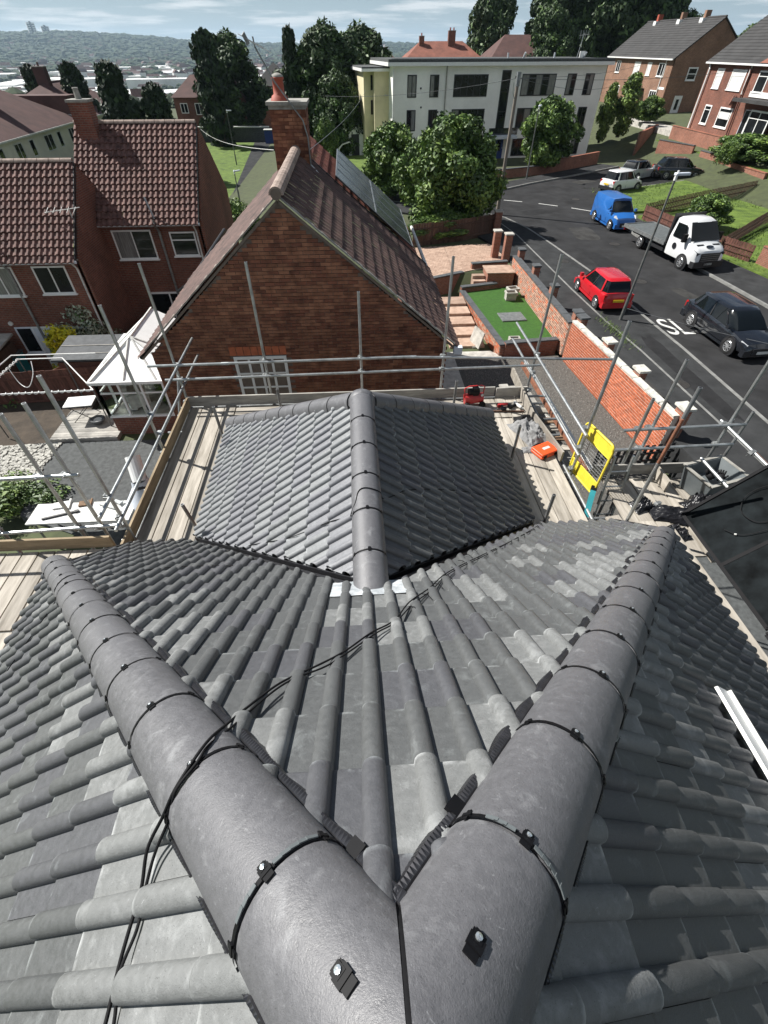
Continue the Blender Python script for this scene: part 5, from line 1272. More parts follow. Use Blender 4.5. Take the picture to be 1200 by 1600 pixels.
struct('white_gravel_patch', MB().prism([(6.7+.55*math.cos(t*.63)*(1+.2*math.sin(t*3)), 14.3+.6*math.sin(t*.63)) for t in range(10)], -10.05, -9.985), 'white_pebble')
fx = thing('fence_post_base', 'grey concrete post base left standing on the pale gravel patch', 'concrete base', (6.7, 14.3, -9.99), .4)
obj('plinth', MB().bb(-.02, .45, -.16, .16, 0, .16), 'cement', fx, local=True); obj('post', MB().bar((-.12, 0, 0), (-.04, .03, .62), .12, .12), 'coping_dark', fx, local=True); obj('bracket', MB().bb(.1, .3, -.07, .07, .16, .2), 'white_trim', fx, local=True)
# street wall, near stretch: bright brick with pale coping
wA, wB = Vector((9.95, 11.9, -10.05)), Vector((9.27, 19.2, -10.05)); wd = (wA-wB)
sw = thing('garden_wall', 'bright orange brick garden wall with pale stone coping beside the gravel yard', 'wall', tuple(wB))
# faces the garden (-x): local x must run so that the outward normal (-ey) points to -x
LW = wd.length; exw = wd.normalized()
Fy = frame_at(wB, exw)
side = -1 if (Fy @ Vector((0, -1, 0))-Fy @ Vector((0, 0, 0))).x < 0 else 1
if side > 0: o_w, e_w = wA, -exw
else: o_w, e_w = wB, exw
brick_wall(sw, o_w, e_w, LW, 1.75, lambda x, z: True, mts=('brick_new', 'brick_new'), limit=300, seed=8, bl=.225, bh=.1, gap=.013)
wall_sheet(sw, o_w, e_w, [(0, 0), (LW, 0), (LW, 1.74), (0, 1.74)], .2, 'mortar_pale', name='core')
Fw = frame_at(o_w, e_w)
for i in range(9):
    a_, b_ = LW*i/9, LW*(i+1)/9
    obj('coping_stone', MB(Fw).bb(a_+.012, b_-.012, -.02+rnd.uniform(-.012, .012), .24, 1.75, 1.80+rnd.uniform(-.006, .01)), 'coping_white', sw)
for t, h_ in ((.02, 1.95), (.33, 1.95), (.64, 1.95), (.985, 2.0)):
    x = LW*(t if side < 0 else 1-t)
    p_ = obj('pillar', MB(Fw).bb(x-.19, x+.19, .2, .5, 0, h_), 'brick_wall_low', sw)
    obj('pillar_cap', MB(Fw).bb(x-.25, x+.25, .14, .56, h_, h_+.08), 'coping_white' if t > .1 else 'coping_dark', p_)
# far stretch: older brick with dark coping
wA2, wB2 = Vector((9.27, 19.45, -9.95)), Vector((9.2, 28.6, -9.95)); L2 = (wB2-wA2).length
sw2 = thing('garden_wall', 'older pinkish brick garden wall with dark coping beside the artificial lawn', 'wall', tuple(wA2))
o_w2, e_w2 = (wA2, (wB2-wA2).normalized()) if side > 0 and False else (wB2, (wA2-wB2).normalized())
brick_wall(sw2, o_w2, e_w2, L2, 1.45, lambda x, z: True, mts=('brick_old', 'brick_new'), limit=300, share=.8, seed=9, bh=.095, gap=.013)
wall_sheet(sw2, o_w2, e_w2, [(0, 0), (L2, 0), (L2, 1.44), (0, 1.44)], .2, 'mortar_pale', name='core')
F2 = frame_at(o_w2, e_w2)
for i in range(10): obj('coping_stone', MB(F2).bb(L2*i/10+.01, L2*(i+1)/10-.01, -.04, .3, 1.45, 1.51), 'coping_dark', sw2)
for t in (.03, .33, .64, .98):
    p_ = obj('pillar', MB(F2).bb(L2*t-.18, L2*t+.18, .2, .52, 0, 1.85), 'brick_wall_low', sw2); obj('pillar_cap', MB(F2).bb(L2*t-.22, L2*t+.22, .16, .56, 1.85, 1.93), 'coping_dark', p_)
# raised artificial lawn with its retaining walls
struct('artificial_lawn', MB().prism([(6.0, 26.3), (9.15, 27.2), (9.2, 20.1), (6.65, 19.75)], -10.3, -9.62), 'turf')
def low_wall(lab, A, B, z0, z1, mt='brick_wall_low', cap='coping_dark', th=.22, capw=.3, n=None, name='retaining_wall'):
    A = Vector((*A, 0)); B = Vector((*B, 0)); t = thing(name, lab, 'wall', (A.x, A.y, z0)); L_ = (B-A).length; e_ = (B-A).normalized()
    obj('core', MB().bar((A.x, A.y, (z0+z1)/2), (B.x, B.y, (z0+z1)/2), th, z1-z0), mt, t)
    n = n or max(2, int(L_/.9))
    for i in range(n):
        a_ = A+e_*(L_*i/n+.008); b_ = A+e_*(L_*(i+1)/n-.008)
        obj('coping_stone', MB().bar((a_.x, a_.y, z1+.03), (b_.x, b_.y, z1+.03), capw, .06), cap, t)
    return t
lw = low_wall('brick retaining wall along the left of the artificial lawn with grey flat coping', (5.95, 26.4), (6.6, 19.7), -10.6, -9.55)
dvv = Vector((6.6-5.95, 19.7-26.4, 0)); 
brick_wall(lw, (5.83, 26.4, -10.5), dvv if frame_at((0, 0, 0), dvv) @ Vector((0, -1, 0)) and (frame_at((0, 0, 0), dvv) @ Vector((0, -1, 0))).x < 0 else -dvv, 6.7, .9, lambda x, z: True, mts=('brick_old', 'brick_new'), limit=200, seed=12) if (frame_at((0, 0, 0), dvv) @ Vector((0, -1, 0))).x < 0 else brick_wall(lw, (6.48, 19.7, -10.5), -dvv, 6.7, .9, lambda x, z: True, mts=('brick_old', 'brick_new'), limit=200, seed=12)
low_wall('dark low brick wall between the artificial lawn and the gravel yard', (6.7, 19.75), (9.2, 20.0), -10.5, -9.45)
low_wall('low dark brick wall at the far end of the artificial lawn', (5.9, 26.5), (8.0, 27.0), -10, -9.4)
low_wall('brick wall behind the raised brick planter by the street gate', (6.9, 28.9), (9.1, 29.2), -10, -8.95)
low_wall('low brick wall along the edge of the block-paved drive', (4.2, 27.3), (6.3, 28.3), -10.3, -9.2)
pl_ = thing('brick_planter', 'raised brick planter with a pink paved top beside the gate pillars', 'planter', (8.2, 27.8, -9.6)); obj('body', MB().bb(7.5, 9.0, 27.2, 28.4, -9.8, -8.95), 'brick_wall_low', pl_); obj('top_slab', MB().bb(7.45, 9.05, 27.15, 28.45, -8.95, -8.9), 'paving', pl_)
for i in range(2): tag(obj('step_block', MB().bb(6.75-.0*i, 7.45, 27.25+.35*i, 27.6+.35*i, -9.8, -9.35+.17*i), 'paving'), ('lower' if i == 0 else 'upper')+' paved step beside the raised brick planter', 'step')
dm = thing('drain_mat', 'square grey grille mat lying on the artificial lawn', 'mat', (7.85, 22.9, -9.6), .05)
obj('base', MB().bb(-.62, .62, -.5, .5, .0, .03), 'galv_dull', dm, local=True); m = MB()
for i in range(22): m.bb(-.6+i*.056, -.575+i*.056, -.48, .48, .03, .05)
obj('ribs', m, 'galv_dull', dm, local=True, kind='stuff')
for k, (x, y, lab) in enumerate(((8.35, 25.2, 'nearer grey stone trough planter on the artificial lawn'), (8.6, 25.75, 'farther grey stone trough planter on the artificial lawn'))):
    t = thing('stone_planter', lab, 'planter', (x, y, -9.6), .2*k)
    m = MB(); m.bb(-.27, .27, -.2, .2, 0, .32); m.bb(-.3, .3, -.24, -.18, .3, .4); m.bb(-.3, .3, .18, .24, .3, .4); m.bb(-.3, -.24, -.18, .18, .3, .4); m.bb(.24, .3, -.18, .18, .3, .4); obj('trough', m, 'slab', t, local=True); obj('soil', MB().bb(-.24, .24, -.18, .18, .3, .35), 'soil', t, local=True)
t = thing('concrete_block', 'hollow pale concrete block at the near corner of the artificial lawn', 'block', (7.25, 20.2, -9.6)); m = MB(); m.bb(-.25, .25, -.15, -.1, 0, .2); m.bb(-.25, .25, .1, .15, 0, .2); m.bb(-.25, -.2, -.1, .1, 0, .2); m.bb(.2, .25, -.1, .1, 0, .2); obj('shell', m, 'slab', t, local=True)
obj('soil', MB().bb(-.2, .2, -.1, .1, 0, .1), 'soil', t, local=True)
# gate pillars to the drive
for x, y, lab in ((8.75, 30.9, 'left one of the two tall orange gate pillars by the drive'), (9.25, 30.2, 'right one of the two tall orange gate pillars by the drive')):
    t = thing('gate_pillar', lab, 'gate pillar', (x, y, -9.3)); obj('shaft', MB().bb(-.2, .2, -.2, .2, 0, 1.5), 'brick_wall_low', t, local=True); obj('cap', MB().bb(-.25, .25, -.25, .25, 1.5, 1.57), 'slab', t, local=True)
t = thing('gate_pillar', 'orange gate pillar at the end of the dark slatted fence', 'gate pillar', (9.9, 35.5, -9.3)); obj('shaft', MB().bb(-.22, .22, -.22, .22, 0, 1.5), 'brick_wall_low', t, local=True); obj('cap', MB().bb(-.27, .27, -.27, .27, 1.5, 1.57), 'slab', t, local=True)
# block-paved drive, every row of setts laid at an angle
DRV = [(4.2, 27.5), (6.3, 28.4), (9.0, 29.4), (9.6, 33.6), (3.9, 33.0)]
struct('drive', MB().prism(DRV, -10.2, -9.21), 'mortar_pale')
def inpoly(x, y, P):
    c = False; j = len(P)-1
    for i in range(len(P)):
        if (P[i][1] > y) != (P[j][1] > y) and x < (P[j][0]-P[i][0])*(y-P[i][1])/(P[j][1]-P[i][1])+P[i][0]: c = not c
        j = i
    return c
m = MB(); ca, sa = math.cos(.45), math.sin(.45)
for j in range(-60, 60):
    for i in range(-30, 30):
        u_, v_ = i*.22+(j % 2)*.11, j*.12; x, y = 6.8+u_*ca-v_*sa, 30.5+u_*sa+v_*ca
        if inpoly(x, y, DRV):
            h = rnd.uniform(0, .006); Xm = Matrix.Translation((x, y, -9.215+h)) @ Matrix.Rotation(.45, 4, 'Z'); m.X = Xm; m.bb(-.103, .103, -.054, .054, 0, .02)
obj('block_setts', m, 'paving', kind='stuff')
# steps down between the neighbour house and the lawn wall
for i in range(6):
    y = 25.6-i*.95; tag(obj('garden_step', MB().bb(4.3+.03*i, 5.85+.06*i, y-.95, y, -10.7, -9.55-.13*i), 'paving'), ['top','second','third','fourth','fifth','lowest'][i]+' paved garden step beside the lawn retaining wall', 'step', 'garden steps')
struct('side_path', MB().prism([(2.5, 10), (6.6, 10), (6.6, 19.7), (6.2, 20.2), (2.5, 20.2)], -10.6, -10.02), 'slab')
t = thing('flagstone', 'pale flagstone leaning against the lawn retaining wall', 'slab', (5.7, 21.2, -10.1)); obj('slab', MB().bar((5.6, 21.5, -9.75), (5.85, 20.6, -9.75), .06, .75, up=(.3, 0, 1)), 'slab', t); obj('chock', MB().bb(5.5, 5.7, 20.8, 21.0, -10.3, -10.1), 'slab', t)
# slatted fences
def slat_fence(lab, pts, h, mt='fence', w=.14, gap=.02, z=-9.15, lean_=0, rail=True, cat='fence', top=None, name='slatted_fence'):
    t = thing(name, lab, cat, (pts[0][0], pts[0][1], z)); k = 0
    for (x0, y0), (x1, y1) in zip(pts, pts[1:]):
        A = Vector((x0, y0, z)); B = Vector((x1, y1, z)); L_ = (B-A).length; e_ = (B-A)/L_; n = int(L_/(w+gap))
        for i in range(n):
            c_ = A+e_*((i+.5)*L_/n); hh = h+rnd.uniform(-.02, .02)
            obj('slat', MB().bar(c_, c_+Vector((0, 0, hh)), w, .02, up=Vector((e_.y, -e_.x, 0))), mt, t)
        for z_ in (.3, h-.3): obj('rail', MB().bar(A+Vector((e_.y*.03, -e_.x*.03, z_)), B+Vector((e_.y*.03, -e_.x*.03, z_)), .04, .07), mt, t)
    return t
slat_fence('tall dark brown slatted fence under the bushy tree, edging the paved drive', [(3.9, 33.3), (7.0, 34.3), (9.7, 35.6)], 1.35, 'fence', .16, .015, -9.3)
slat_fence('low dark picket fence running back along the lawn from behind the truck', [(21.7, 38.6), (27.0, 41.8), (35.3, 46.2)], .95, 'fence', .13, .09, -9.1, name='picket_fence')
slat_fence('low red-brown panel fence behind the truck cab, facing the street', [(21.7, 38.5), (22.1, 35.2), (22.6, 31.2), (23.6, 28.6)], .9, 'fence_red', .14, .02, -9.1, name='picket_fence')
slat_fence('low dark picket fence between the two lawns at the right edge', [(22.7, 30.4), (29.5, 36.3), (34, 39.4)], .85, 'fence', .12, .09, -9.1, name='picket_fence')
slat_fence('short dark picket fence beyond the right scaffold bay', [(7.4, 11.2), (10.2, 11.5)], .9, 'black_trim', .13, .1, -9.9, name='picket_fence')
slat_fence('tan close-boarded fence behind the conservatory', [(-12.9, 17.9), (-11.0, 21.2), (-9.6, 24.0)], 1.5, 'fence_tan', .14, .004, -10.9, name='boarded_fence')
slat_fence('dark red fence at the back of the left garden', [(-16.0, 17.4), (-12.4, 17.6), (-9.9, 17.9)], 1.6, 'fence_red', .15, .004, -10.6, name='boarded_fence')
low_wall('rough brick wall in front of the lawn at the right picture edge', (24.0, 28.4), (24.6, 20), -9.3, -8.2, 'brick_wall_low', 'brick_wall_low', n=8, name='garden_wall')
# walls at the far side of the bend and in front of the brick houses
low_wall('long low brick wall along the far footway in front of the white flats', (8, 51.9), (20, 56.6), -9.3, -8.5, cap='coping_dark', name='garden_wall')
low_wall('low brick wall behind the pale cars with a stepped top', (20, 56.6), (27.5, 62.0), -9.3, -8.2, cap='brick_wall_low', name='garden_wall')
low_wall('brick garden wall in front of the middle brick house drive', (34.5, 63), (36.0, 58.5), -8.9, -7.3, cap='coping_dark', name='garden_wall')
low_wall('brick garden wall with a blue-grey block top left of the round hedge', (36.0, 57), (36.1, 52.8), -9.0, -7.5, cap='coping_dark', name='garden_wall')
low_wall('brick garden wall under the clipped hedge', (36.1, 52.5), (36.2, 46.8), -9.2, -7.8, cap='brick_wall_low', name='garden_wall')
low_wall('brick garden wall right of the dark gateway', (36.2, 45.6), (35.6, 38), -9.2, -7.9, cap='brick_wall_low', name='garden_wall')
low_wall('dark retaining wall between the flats and the middle brick house', (33.0, 65), (38.5, 72), -9.3, -6.9, 'brick_wall_low', 'brick_wall_low', name='garden_wall')
low_wall('brick terrace wall below the right-hand brick house', (37.2, 66), (37.3, 55), -8.2, -6.4, 'brick_wall_low', 'brick_wall_low', name='garden_wall')
struct('terrace_garden', MB().prism([(36.2, 67), (60, 67), (60, 40), (36.4, 40)], -9.5, -7.75), 'grass')
struct('garden_bank', MB().prism([(37.4, 80), (60, 90), (60, 56), (37.4, 56)], -9.5, -6.9), 'slab')
struct('footway', MB().prism([(31.5, 51.6), (37.2, 54.4), (36.1, 50), (36.2, 44), (35.5, 36), (37, 36), (37, 54), (38, 58), (37.2, 54.5), (33, 50)], G0-.3, G0+.09), 'footway')

# ================================================================== white block of flats
fl = thing('apartment_block', 'three-storey white rendered block of flats with a flat roof and dark windows', 'block of flats', (5, 64.5, -9.2))
FA, FB = Vector((5.0, 64.6, -9.3)), Vector((28.4, 67.6, -9.3)); fe = (FB-FA).normalized(); FL_ = (FB-FA).length; FF = frame_at(FA, fe); FH = 8.15
obj('wall', MB(FF).bb(0, FL_, 0, 10, 0, FH-.3), 'render_white', fl)
obj('fascia', MB(FF).bb(-.7, FL_+.5, -.5, 10.4, FH-.3, FH-.02), 'white_trim', fl)
obj('roof', MB(FF).bb(-.65, FL_+.45, -.45, 10.3, FH-.02, FH+.2), 'felt', fl)
obj('roof_edge', MB(FF).bar((-.3, -.1, FH+.22), (FL_+.2, -.1, FH+.22), .1, .06), 'galv_dull', fl)
for i, x in enumerate((12.3, 14.2, 17.5, 21.1)): obj('roof_vent', MB(FF).tube((x, .6+.4*(i % 2), FH+.2), (x, .6, FH+.65), .09, 8), 'lead', fl)
def fw_(x, z, w, h, c=2, **k):
    P = FF @ Vector((x, -.01, z)); return window(fl, P, fe, w, h, c, fr='black_trim', fw=.085, curtain=.35, sill=False, **k)
for row, z in enumerate((5.45, 2.72, .25)):
    for x, w, c in ((1.45, .98, 2), (3.85, .98, 2), (6.45, 3.75, 5), (14.0, 3.9, 5), (19.2, 1.05, 2), (21.3, 1.05, 2)):
        fw_(x, z, w, 1.75 if row < 2 else 1.6, c)
P = FF @ Vector((11.7, -.01, 2.5)); window(fl, P, fe, 1.0, 5.0, 1, 3, fr='black_trim', fw=.09, sill=False, name='stair_window')
obj('entrance_canopy', MB(FF).bb(10.9, 14.0, -1.2, 0, 1.95, 2.2), 'blue_white', fl); obj('entrance_sign', MB(FF).bb(11.0, 14.4, -.06, 0, 2.2, 2.8), 'paint_black', fl)
door(fl, FF @ Vector((11.9, -.02, .05)), fe, 1.0, 2.0, 'blue_bin', True)
obj('downpipe', MB(FF).tube((5.6, -.08, 0), (5.6, -.08, FH-.3), .06, 8), 'cement', fl); obj('downpipe', MB(FF).tube((-.05, -.05, 0), (-.05, -.05, FH-.3), .07, 8), 'white_trim', fl)
for x, z in ((4.9, 4.2), (3.0, 4.6), (9.9, 6.9), (13.3, 6.9), (18.3, 4.6), (2.9, 6.1), (5.3, 3.6), (20.2, 4.5)): obj('vent', MB(FF).bb(x-.08, x+.08, -.04, 0, z, z+.14), 'black_trim', fl)
# yellow stair wing on the left
obj('stair_wing', MB(FF).bb(-1.6, 0, 2.5, 9.8, 0, FH-.75), 'render_yellow', fl); obj('stair_wing', MB(FF).bb(-2.6, -1.6, 3.4, 9.8, 0, FH-.75), 'render_yellow', fl)
obj('wing_fascia', MB(FF).bb(-3.0, -.0, 2.1, 10.1, FH-.75, FH-.52), 'white_trim', fl); obj('wing_roof', MB(FF).bb(-2.95, 0, 2.15, 10.0, FH-.52, FH-.4), 'felt', fl)
for z in (1.2, 3.9, 5.9): obj('small_window', MB(FF).bb(-1.85, -1.62, 3.36, 3.41, z, z+1.2), 'glass', fl)
obj('side_entrance', MB(FF).bb(-4.3, -2.6, 4.6, 6.4, 0, 2.7), 'render_white', fl); obj('side_door', MB(FF).bb(-4.0, -3.1, 4.56, 4.61, 0, 2.1), 'black_trim', fl)
for i in range(3): obj('handrail', MB(FF).path([(-5.6, 3.6+.4*i, 0), (-5.6, 3.6+.4*i, .9), (-5.2, 3.6+.4*i, 1.3), (-4.3, 3.7+.4*i, 1.5)], .04, 6), 'white_trim', fl)
sd = thing('satellite_dish', 'dark satellite dish on the yellow side wing of the flats', 'satellite dish', tuple(FF @ Vector((-.6, 2.4, 5.5)))); obj('dish', MB(FF).lathe([(0, 0), (.3, .04), (.5, .12)], 14) or MB(FF).tube((-.5, 2.2, 5.6), (-.55, 2.35, 5.62), .45, 14), 'coping_dark', sd); obj('arm', MB(FF).tube((-.5, 2.3, 5.6), (-.1, 2.48, 5.5), .03, 6), 'galv', sd)
ae = thing('tv_aerial', 'tall TV aerial rising over the right half of the flats roof', 'aerial', tuple(FF @ Vector((20.3, 1, FH))))
obj('mast', MB(FF).tube((20.3, 1, FH+.2), (20.6, 1, FH+2.1), .03, 6), 'galv', ae); obj('boom', MB(FF).tube((20.1, 1, FH+1.9), (21.2, 1, FH+2.0), .025, 6), 'galv', ae)
for i in range(4): obj('element', MB(FF).tube((20.2+.28*i, 1, FH+1.65), (20.2+.28*i, 1, FH+2.3), .018, 5), 'galv', ae)
obj('small_dish', MB(FF).bb(20.6, 21.2, 1.0, 1.1, FH+.25, FH+.75), 'white_trim', ae)

# ================================================================== brick houses on the right, facing the bend (front walls look towards -x)
def brick_house(name, label, x, y0, y1, gz, ez, rz_, depth, mt, roofmt, cols):
    t = thing(name, label, 'house', (x, y0, gz)); yc = (y0+y1)/2
    obj('wall', MB().bb(x, x+depth, y0+.02, y1, gz-1, ez), mt, t)
    wall_sheet(t, (x, y0, 0), (1, 0, 0), [(0, gz-1), (depth, gz-1), (depth, ez), (depth/2, rz_-.15), (0, ez)], .2, mt, name='gable_wall', y0=0)
    for s_, xa in ((1, x-.35), (-1, x+depth+.35)):
        A_ = Vector((xa, y0-.15, ez-.05)); B_ = Vector((x+depth/2, y0-.15, rz_)); C_ = Vector((x+depth/2, y1+.15, rz_)); D_ = Vector((xa, y1+.15, ez-.05)); dn = Vector((0, 0, -.14))
        m = MB(); m.add([A_, B_, C_, D_, A_+dn, B_+dn, C_+dn, D_+dn], [(0, 1, 2, 3), (7, 6, 5, 4), (0, 4, 5, 1), (1, 5, 6, 2), (2, 6, 7, 3), (3, 7, 4, 0)]); obj('roof_slope', m, roofmt, t)
        if s_ == 1:
            n_ = 16
            m = MB()
            for k in range(1, n_):
                p_ = A_.lerp(B_, k/n_); q_ = D_.lerp(C_, k/n_); m.bar(p_+Vector((0, 0, .02)), q_+Vector((0, 0, .02)), .03, .035)
            obj('tile_courses', m, roofmt, t, kind='stuff')
    obj('ridge', MB().tube((x+depth/2, y0-.15, rz_), (x+depth/2, y1+.15, rz_), .12, 8), roofmt, t)
    obj('gutter', MB().bar((x-.42, y0-.1, ez-.12), (x-.42, y1, ez-.12), .13, .13), 'white_trim', t)
    return t
def sw_(t, x, yhi, z, w, h, c=1, **k):      # front window on a wall facing -x, starting at its far (left as seen) end
    return window(t, (x-.01, yhi, z), (0, -1, 0), w, h, c, **k)
mh = brick_house('brick_house', 'orange-brown brick house with a plain dark side gable, right behind the flats', 43.4, 82, 103, -7.0, -1.15, 2.6, 9.5, 'brick_orange_far', 'far_roof_grey', 0)
for y, w, c, g in ((84.9, 2.0, 2, 'glass'), (88.6, 1.2, 1, 'blind'), (92.4, 1.9, 2, 'blind'), (99.0, 1.5, 2, 'glass')): sw_(mh, 43.4, y+w/2, -3.0, w, 1.35, c, gl=g, fw=.1)
for y, w, c in ((85.3, 2.0, 3), (91.0, 1.6, 2), (97.5, 2.0, 3)): sw_(mh, 43.4, y+w/2, -5.9, w, 1.5, c, fw=.1)
obj('porch', MB().bb(42.3, 43.4, 88.2, 89.9, -4.6, -4.35), 'far_roof_grey', mh)
window(mh, (45.6, 81.98, -3.3), (1, 0, 0), 1.3, 1.3, 1, 2, fw=.14); door(mh, (45.0, 81.98, -7.0), (1, 0, 0), 1.0, 2.15)
obj('name_plate', MB().bb(43.36, 43.4, 82.6, 84.1, -4.25, -4.0), 'white_trim', mh); downpipe(mh, [(43.3, 84.0, -1.3), (43.3, 84.3, -7)], 'white_trim', .06)
obj('satellite_dish', MB().tube((43.2, 89.9, -3.3), (43.05, 90.0, -3.3), .4, 12), 'coping_dark', mh)
for i, (y, m_) in enumerate(((99.5, 'terracotta'), (92.5, 'brick_orange_far'), (86.5, 'brick_orange_far'))):
    obj('chimney_flashing', MB().bb(47.5, 48.5, y-.4, y+.4, 2.1, 2.6), 'white_trim', mh); obj('chimney', MB().bb(47.8, 48.5, y-.25, y+.25, 2.5, 3.3), m_, mh)
rh = brick_house('brick_house', 'red brick house with white windows and a porch canopy at the right edge', 39.4, 45.5, 67.0, -7.0, -1.15, 2.5, 9.5, 'brick_red_far', 'far_roof_grey', 0)
m = MB(); m.add([(39.05, 45.3, -1.13), (44.15, 45.3, 2.57), (44.15, 55.6, 2.57), (39.05, 58.2, -1.13)], [(0, 1, 2, 3)]); obj('roof_slope', m, 'far_roof_red', rh)
for y, w, c, g, tr_ in ((64.4, 1.25, 1, 'blind', .62), (61.2, 2.3, 1, 'blind', .7), (57.3, 1.5, 1, 'glass', .75), (54.2, 1.6, 1, 'glass', .7)): sw_(rh, 39.4, y+w/2, -3.2, w, 1.55, c, gl=g, trans=tr_, fw=.11)
for y, w, c, tr_ in ((64.2, 1.25, 1, .75), (60.9, 2.2, 1, .7)): sw_(rh, 39.4, y+w/2, -6.1, w, 1.6, c, trans=tr_, fw=.12, gl='glass')
obj('roller_blind', MB().bb(39.36, 39.38, 60.0, 61.8, -5.4, -4.85), 'blind', rh)
obj('porch_canopy', MB().add([(37.9, 58.4, -3.95), (39.4, 58.4, -3.25), (39.4, 49, -3.25), (37.9, 49, -3.95), (37.9, 58.4, -4.1), (39.4, 58.4, -4.1), (39.4, 49, -4.1), (37.9, 49, -4.1)], [(0, 1, 2, 3), (4, 7, 6, 5), (0, 4, 5, 1), (0, 3, 7, 4), (3, 2, 6, 7)]) or MB().bar((38.7, 58.4, -3.7), (38.7, 49, -3.7), 1.5, .25), 'far_roof_grey', rh)
obj('canopy_flashing', MB().bb(39.3, 39.42, 49, 58.2, -3.5, -3.1), 'white_trim', rh)
sw_(rh, 39.3, 57.6, -6.9, .9, 2.5, 1, fr='blue_white'); sw_(rh, 38.9, 56.2, -6.3, 3.0, 2.0, 2, trans=.7, fw=.13); door(rh, (39.3, 56.8, -6.9), (0, -1, 0), .6, 2.3, 'blue_white')
downpipe(rh, [(39.25, 66.8, -1.25), (39.25, 66.4, -1.7), (39.2, 66.4, -7.0)], 'white_trim', .09); downpipe(rh, [(39.2, 59.5, -1.25), (39.25, 59.3, -1.9), (39.25, 59.3, -3.6), (39.2, 59.0, -7)], 'fence_red', .08)
obj('downpipe', MB().tube((39.25, 59.45, -1.3), (39.25, 59.3, -3.4), .085, 8), 'white_trim', rh); obj('satellite_dish', MB().tube((39.2, 60.1, -3.9), (39.0, 60.2, -3.85), .42, 12), 'fence_red', rh)
# ================================================================== cream terrace, far left
def cream(label, y0, y1, zoff=0):
    t = thing('cream_house', label, 'house', (-33, y0, -12)); x0, x1 = -44.5, -33.2; ez = -6.4; rz_ = -3.35
    obj('wall', MB().bb(x0, x1, y0, y1, -13, ez), 'render_cream', t)
    m = MB(); xm = (x0+x1)/2; e = .4
    m.add([(x0-e, y0-e, ez), (x1+e, y0-e, ez), (x1+e, y1+e, ez), (x0-e, y1+e, ez), (xm, y0+4.2, rz_), (xm, y1-4.2, rz_)], [(0, 1, 4), (1, 2, 5, 4), (2, 3, 5), (3, 0, 4, 5), (0, 3, 2, 1)])
    obj('roof', m, 'far_roof', t); ridge_run(t, (xm, y0+4.2, rz_), (xm, y1-4.2, rz_), 'far_roof', .14, 1.2)
    obj('gutter', MB().bar((x1+.4, y0-.4, ez-.08), (x1+.4, y1+.4, ez-.08), .14, .14), 'dirty_white', t)
    k = 0; y = y0+1.4
    while y < y1-1.5:
        w_ = (1.6, 1.0, 2.0, 1.0)[k % 4]
        window(t, (x1+.01, y, -8.3), (0, 1, 0), w_, 1.45, 2 if w_ > 1.2 else 1, fr='dirty_white', fw=.1, sill=False)
        window(t, (x1+.01, y, -11.2), (0, 1, 0), w_, 1.4, 2 if w_ > 1.2 else 1, fr='dirty_white', fw=.1, sill=False)
        y += w_+(1.5, 2.4, 1.2, 2.1)[k % 4]; k += 1
    return t, xm
c1_, xm = cream('long cream rendered house with a dark red hipped roof at the left edge', 46, 76.5)
c2_, _ = cream('second cream rendered house with a dark red hipped roof behind the long one', 79.5, 95)
chimney_at(c1_, xm+1.5, 66, -4.6, -2.2, 1.5, 1.1, 1, 'far_roof', 'far_roof'); obj('flat_dormer', MB().bb(-43, -33.5, 76.6, 79.4, -6.5, -4.2), 'far_roof', c2_); obj('parapet', MB().bb(-38.6, -33.6, 76.4, 76.65, -6.4, -5.9), 'dirty_white', c2_)
chimney_at(c2_, xm, 84, -3.9, -1.9, 1.4, 1.0, 1, 'far_roof', 'far_roof')
def far_house(name, label, x0, x1, y0, y1, gz, ez, rz_, roof, wall, wins=(), hip=2.5):
    t = thing(name, label, 'house', (x0, y0, gz)); ym = (y0+y1)/2
    obj('wall', MB().bb(x0, x1, y0, y1, gz-1, ez), wall, t)
    obj('roof', MB().add([(x0-.3, y0-.3, ez), (x1+.3, y0-.3, ez), (x1+.3, y1+.3, ez), (x0-.3, y1+.3, ez), (x0+hip, ym, rz_), (x1-hip, ym, rz_)], [(0, 1, 5, 4), (1, 2, 5), (2, 3, 4, 5), (3, 0, 4)]) or roofmesh(x0, x1, y0, y1, ez, rz_, hip), roof, t)
    for x, z, w_, h_ in wins: window(t, (x, y0-.01, z), (1, 0, 0), w_, h_, 2, fw=.1, sill=False)
    return t
def roofmesh(x0, x1, y0, y1, ez, rz_, hip):
    m = MB(); ym = (y0+y1)/2; m.add([(x0-.3, y0-.3, ez), (x1+.3, y0-.3, ez), (x1+.3, y1+.3, ez), (x0-.3, y1+.3, ez), (x0+hip, ym, rz_), (x1-hip, ym, rz_)], [(0, 1, 5, 4), (1, 2, 5), (2, 3, 4, 5), (3, 0, 4), (0, 3, 2, 1)]); return m
h3 = far_house('brick_house', 'dark red brick house with white windows left of the ivy-covered tree', -28.5, -17, 104, 113, -12, -6.0, -3.4, 'far_roof', 'brick_red_far', ((-27.6, -8.0, 1.2, 1.3), (-25.2, -8.2, 1.4, 1.5), (-22.0, -8.2, 2.2, 1.5), (-19.2, -11, 1.6, 1.8)))
chimney_at(h3, -20, 108, -4.2, -2.4, .9, .9)
far_house('brick_house', 'pyramid-roofed house seen over the chimney between the trees', -16.8, -9.8, 118, 125, -11, -5.3, -2.2, 'far_roof_grey', 'brick_red_far', ((-15.5, -7.5, 1.2, 1.3),), 3.4)
h5 = far_house('brick_house', 'red-roofed house beyond the flat roof of the flats', 11.5, 25.5, 118, 128, -9.5, -1.8, .6, 'far_roof_red', 'brick_red_far', (), 3)
chimney_at(h5, 14.6, 122, -.6, 1.2, .9, .9); chimney_at(h5, 20.2, 122, -.2, 1.9, 1.3, 1.0, 2)
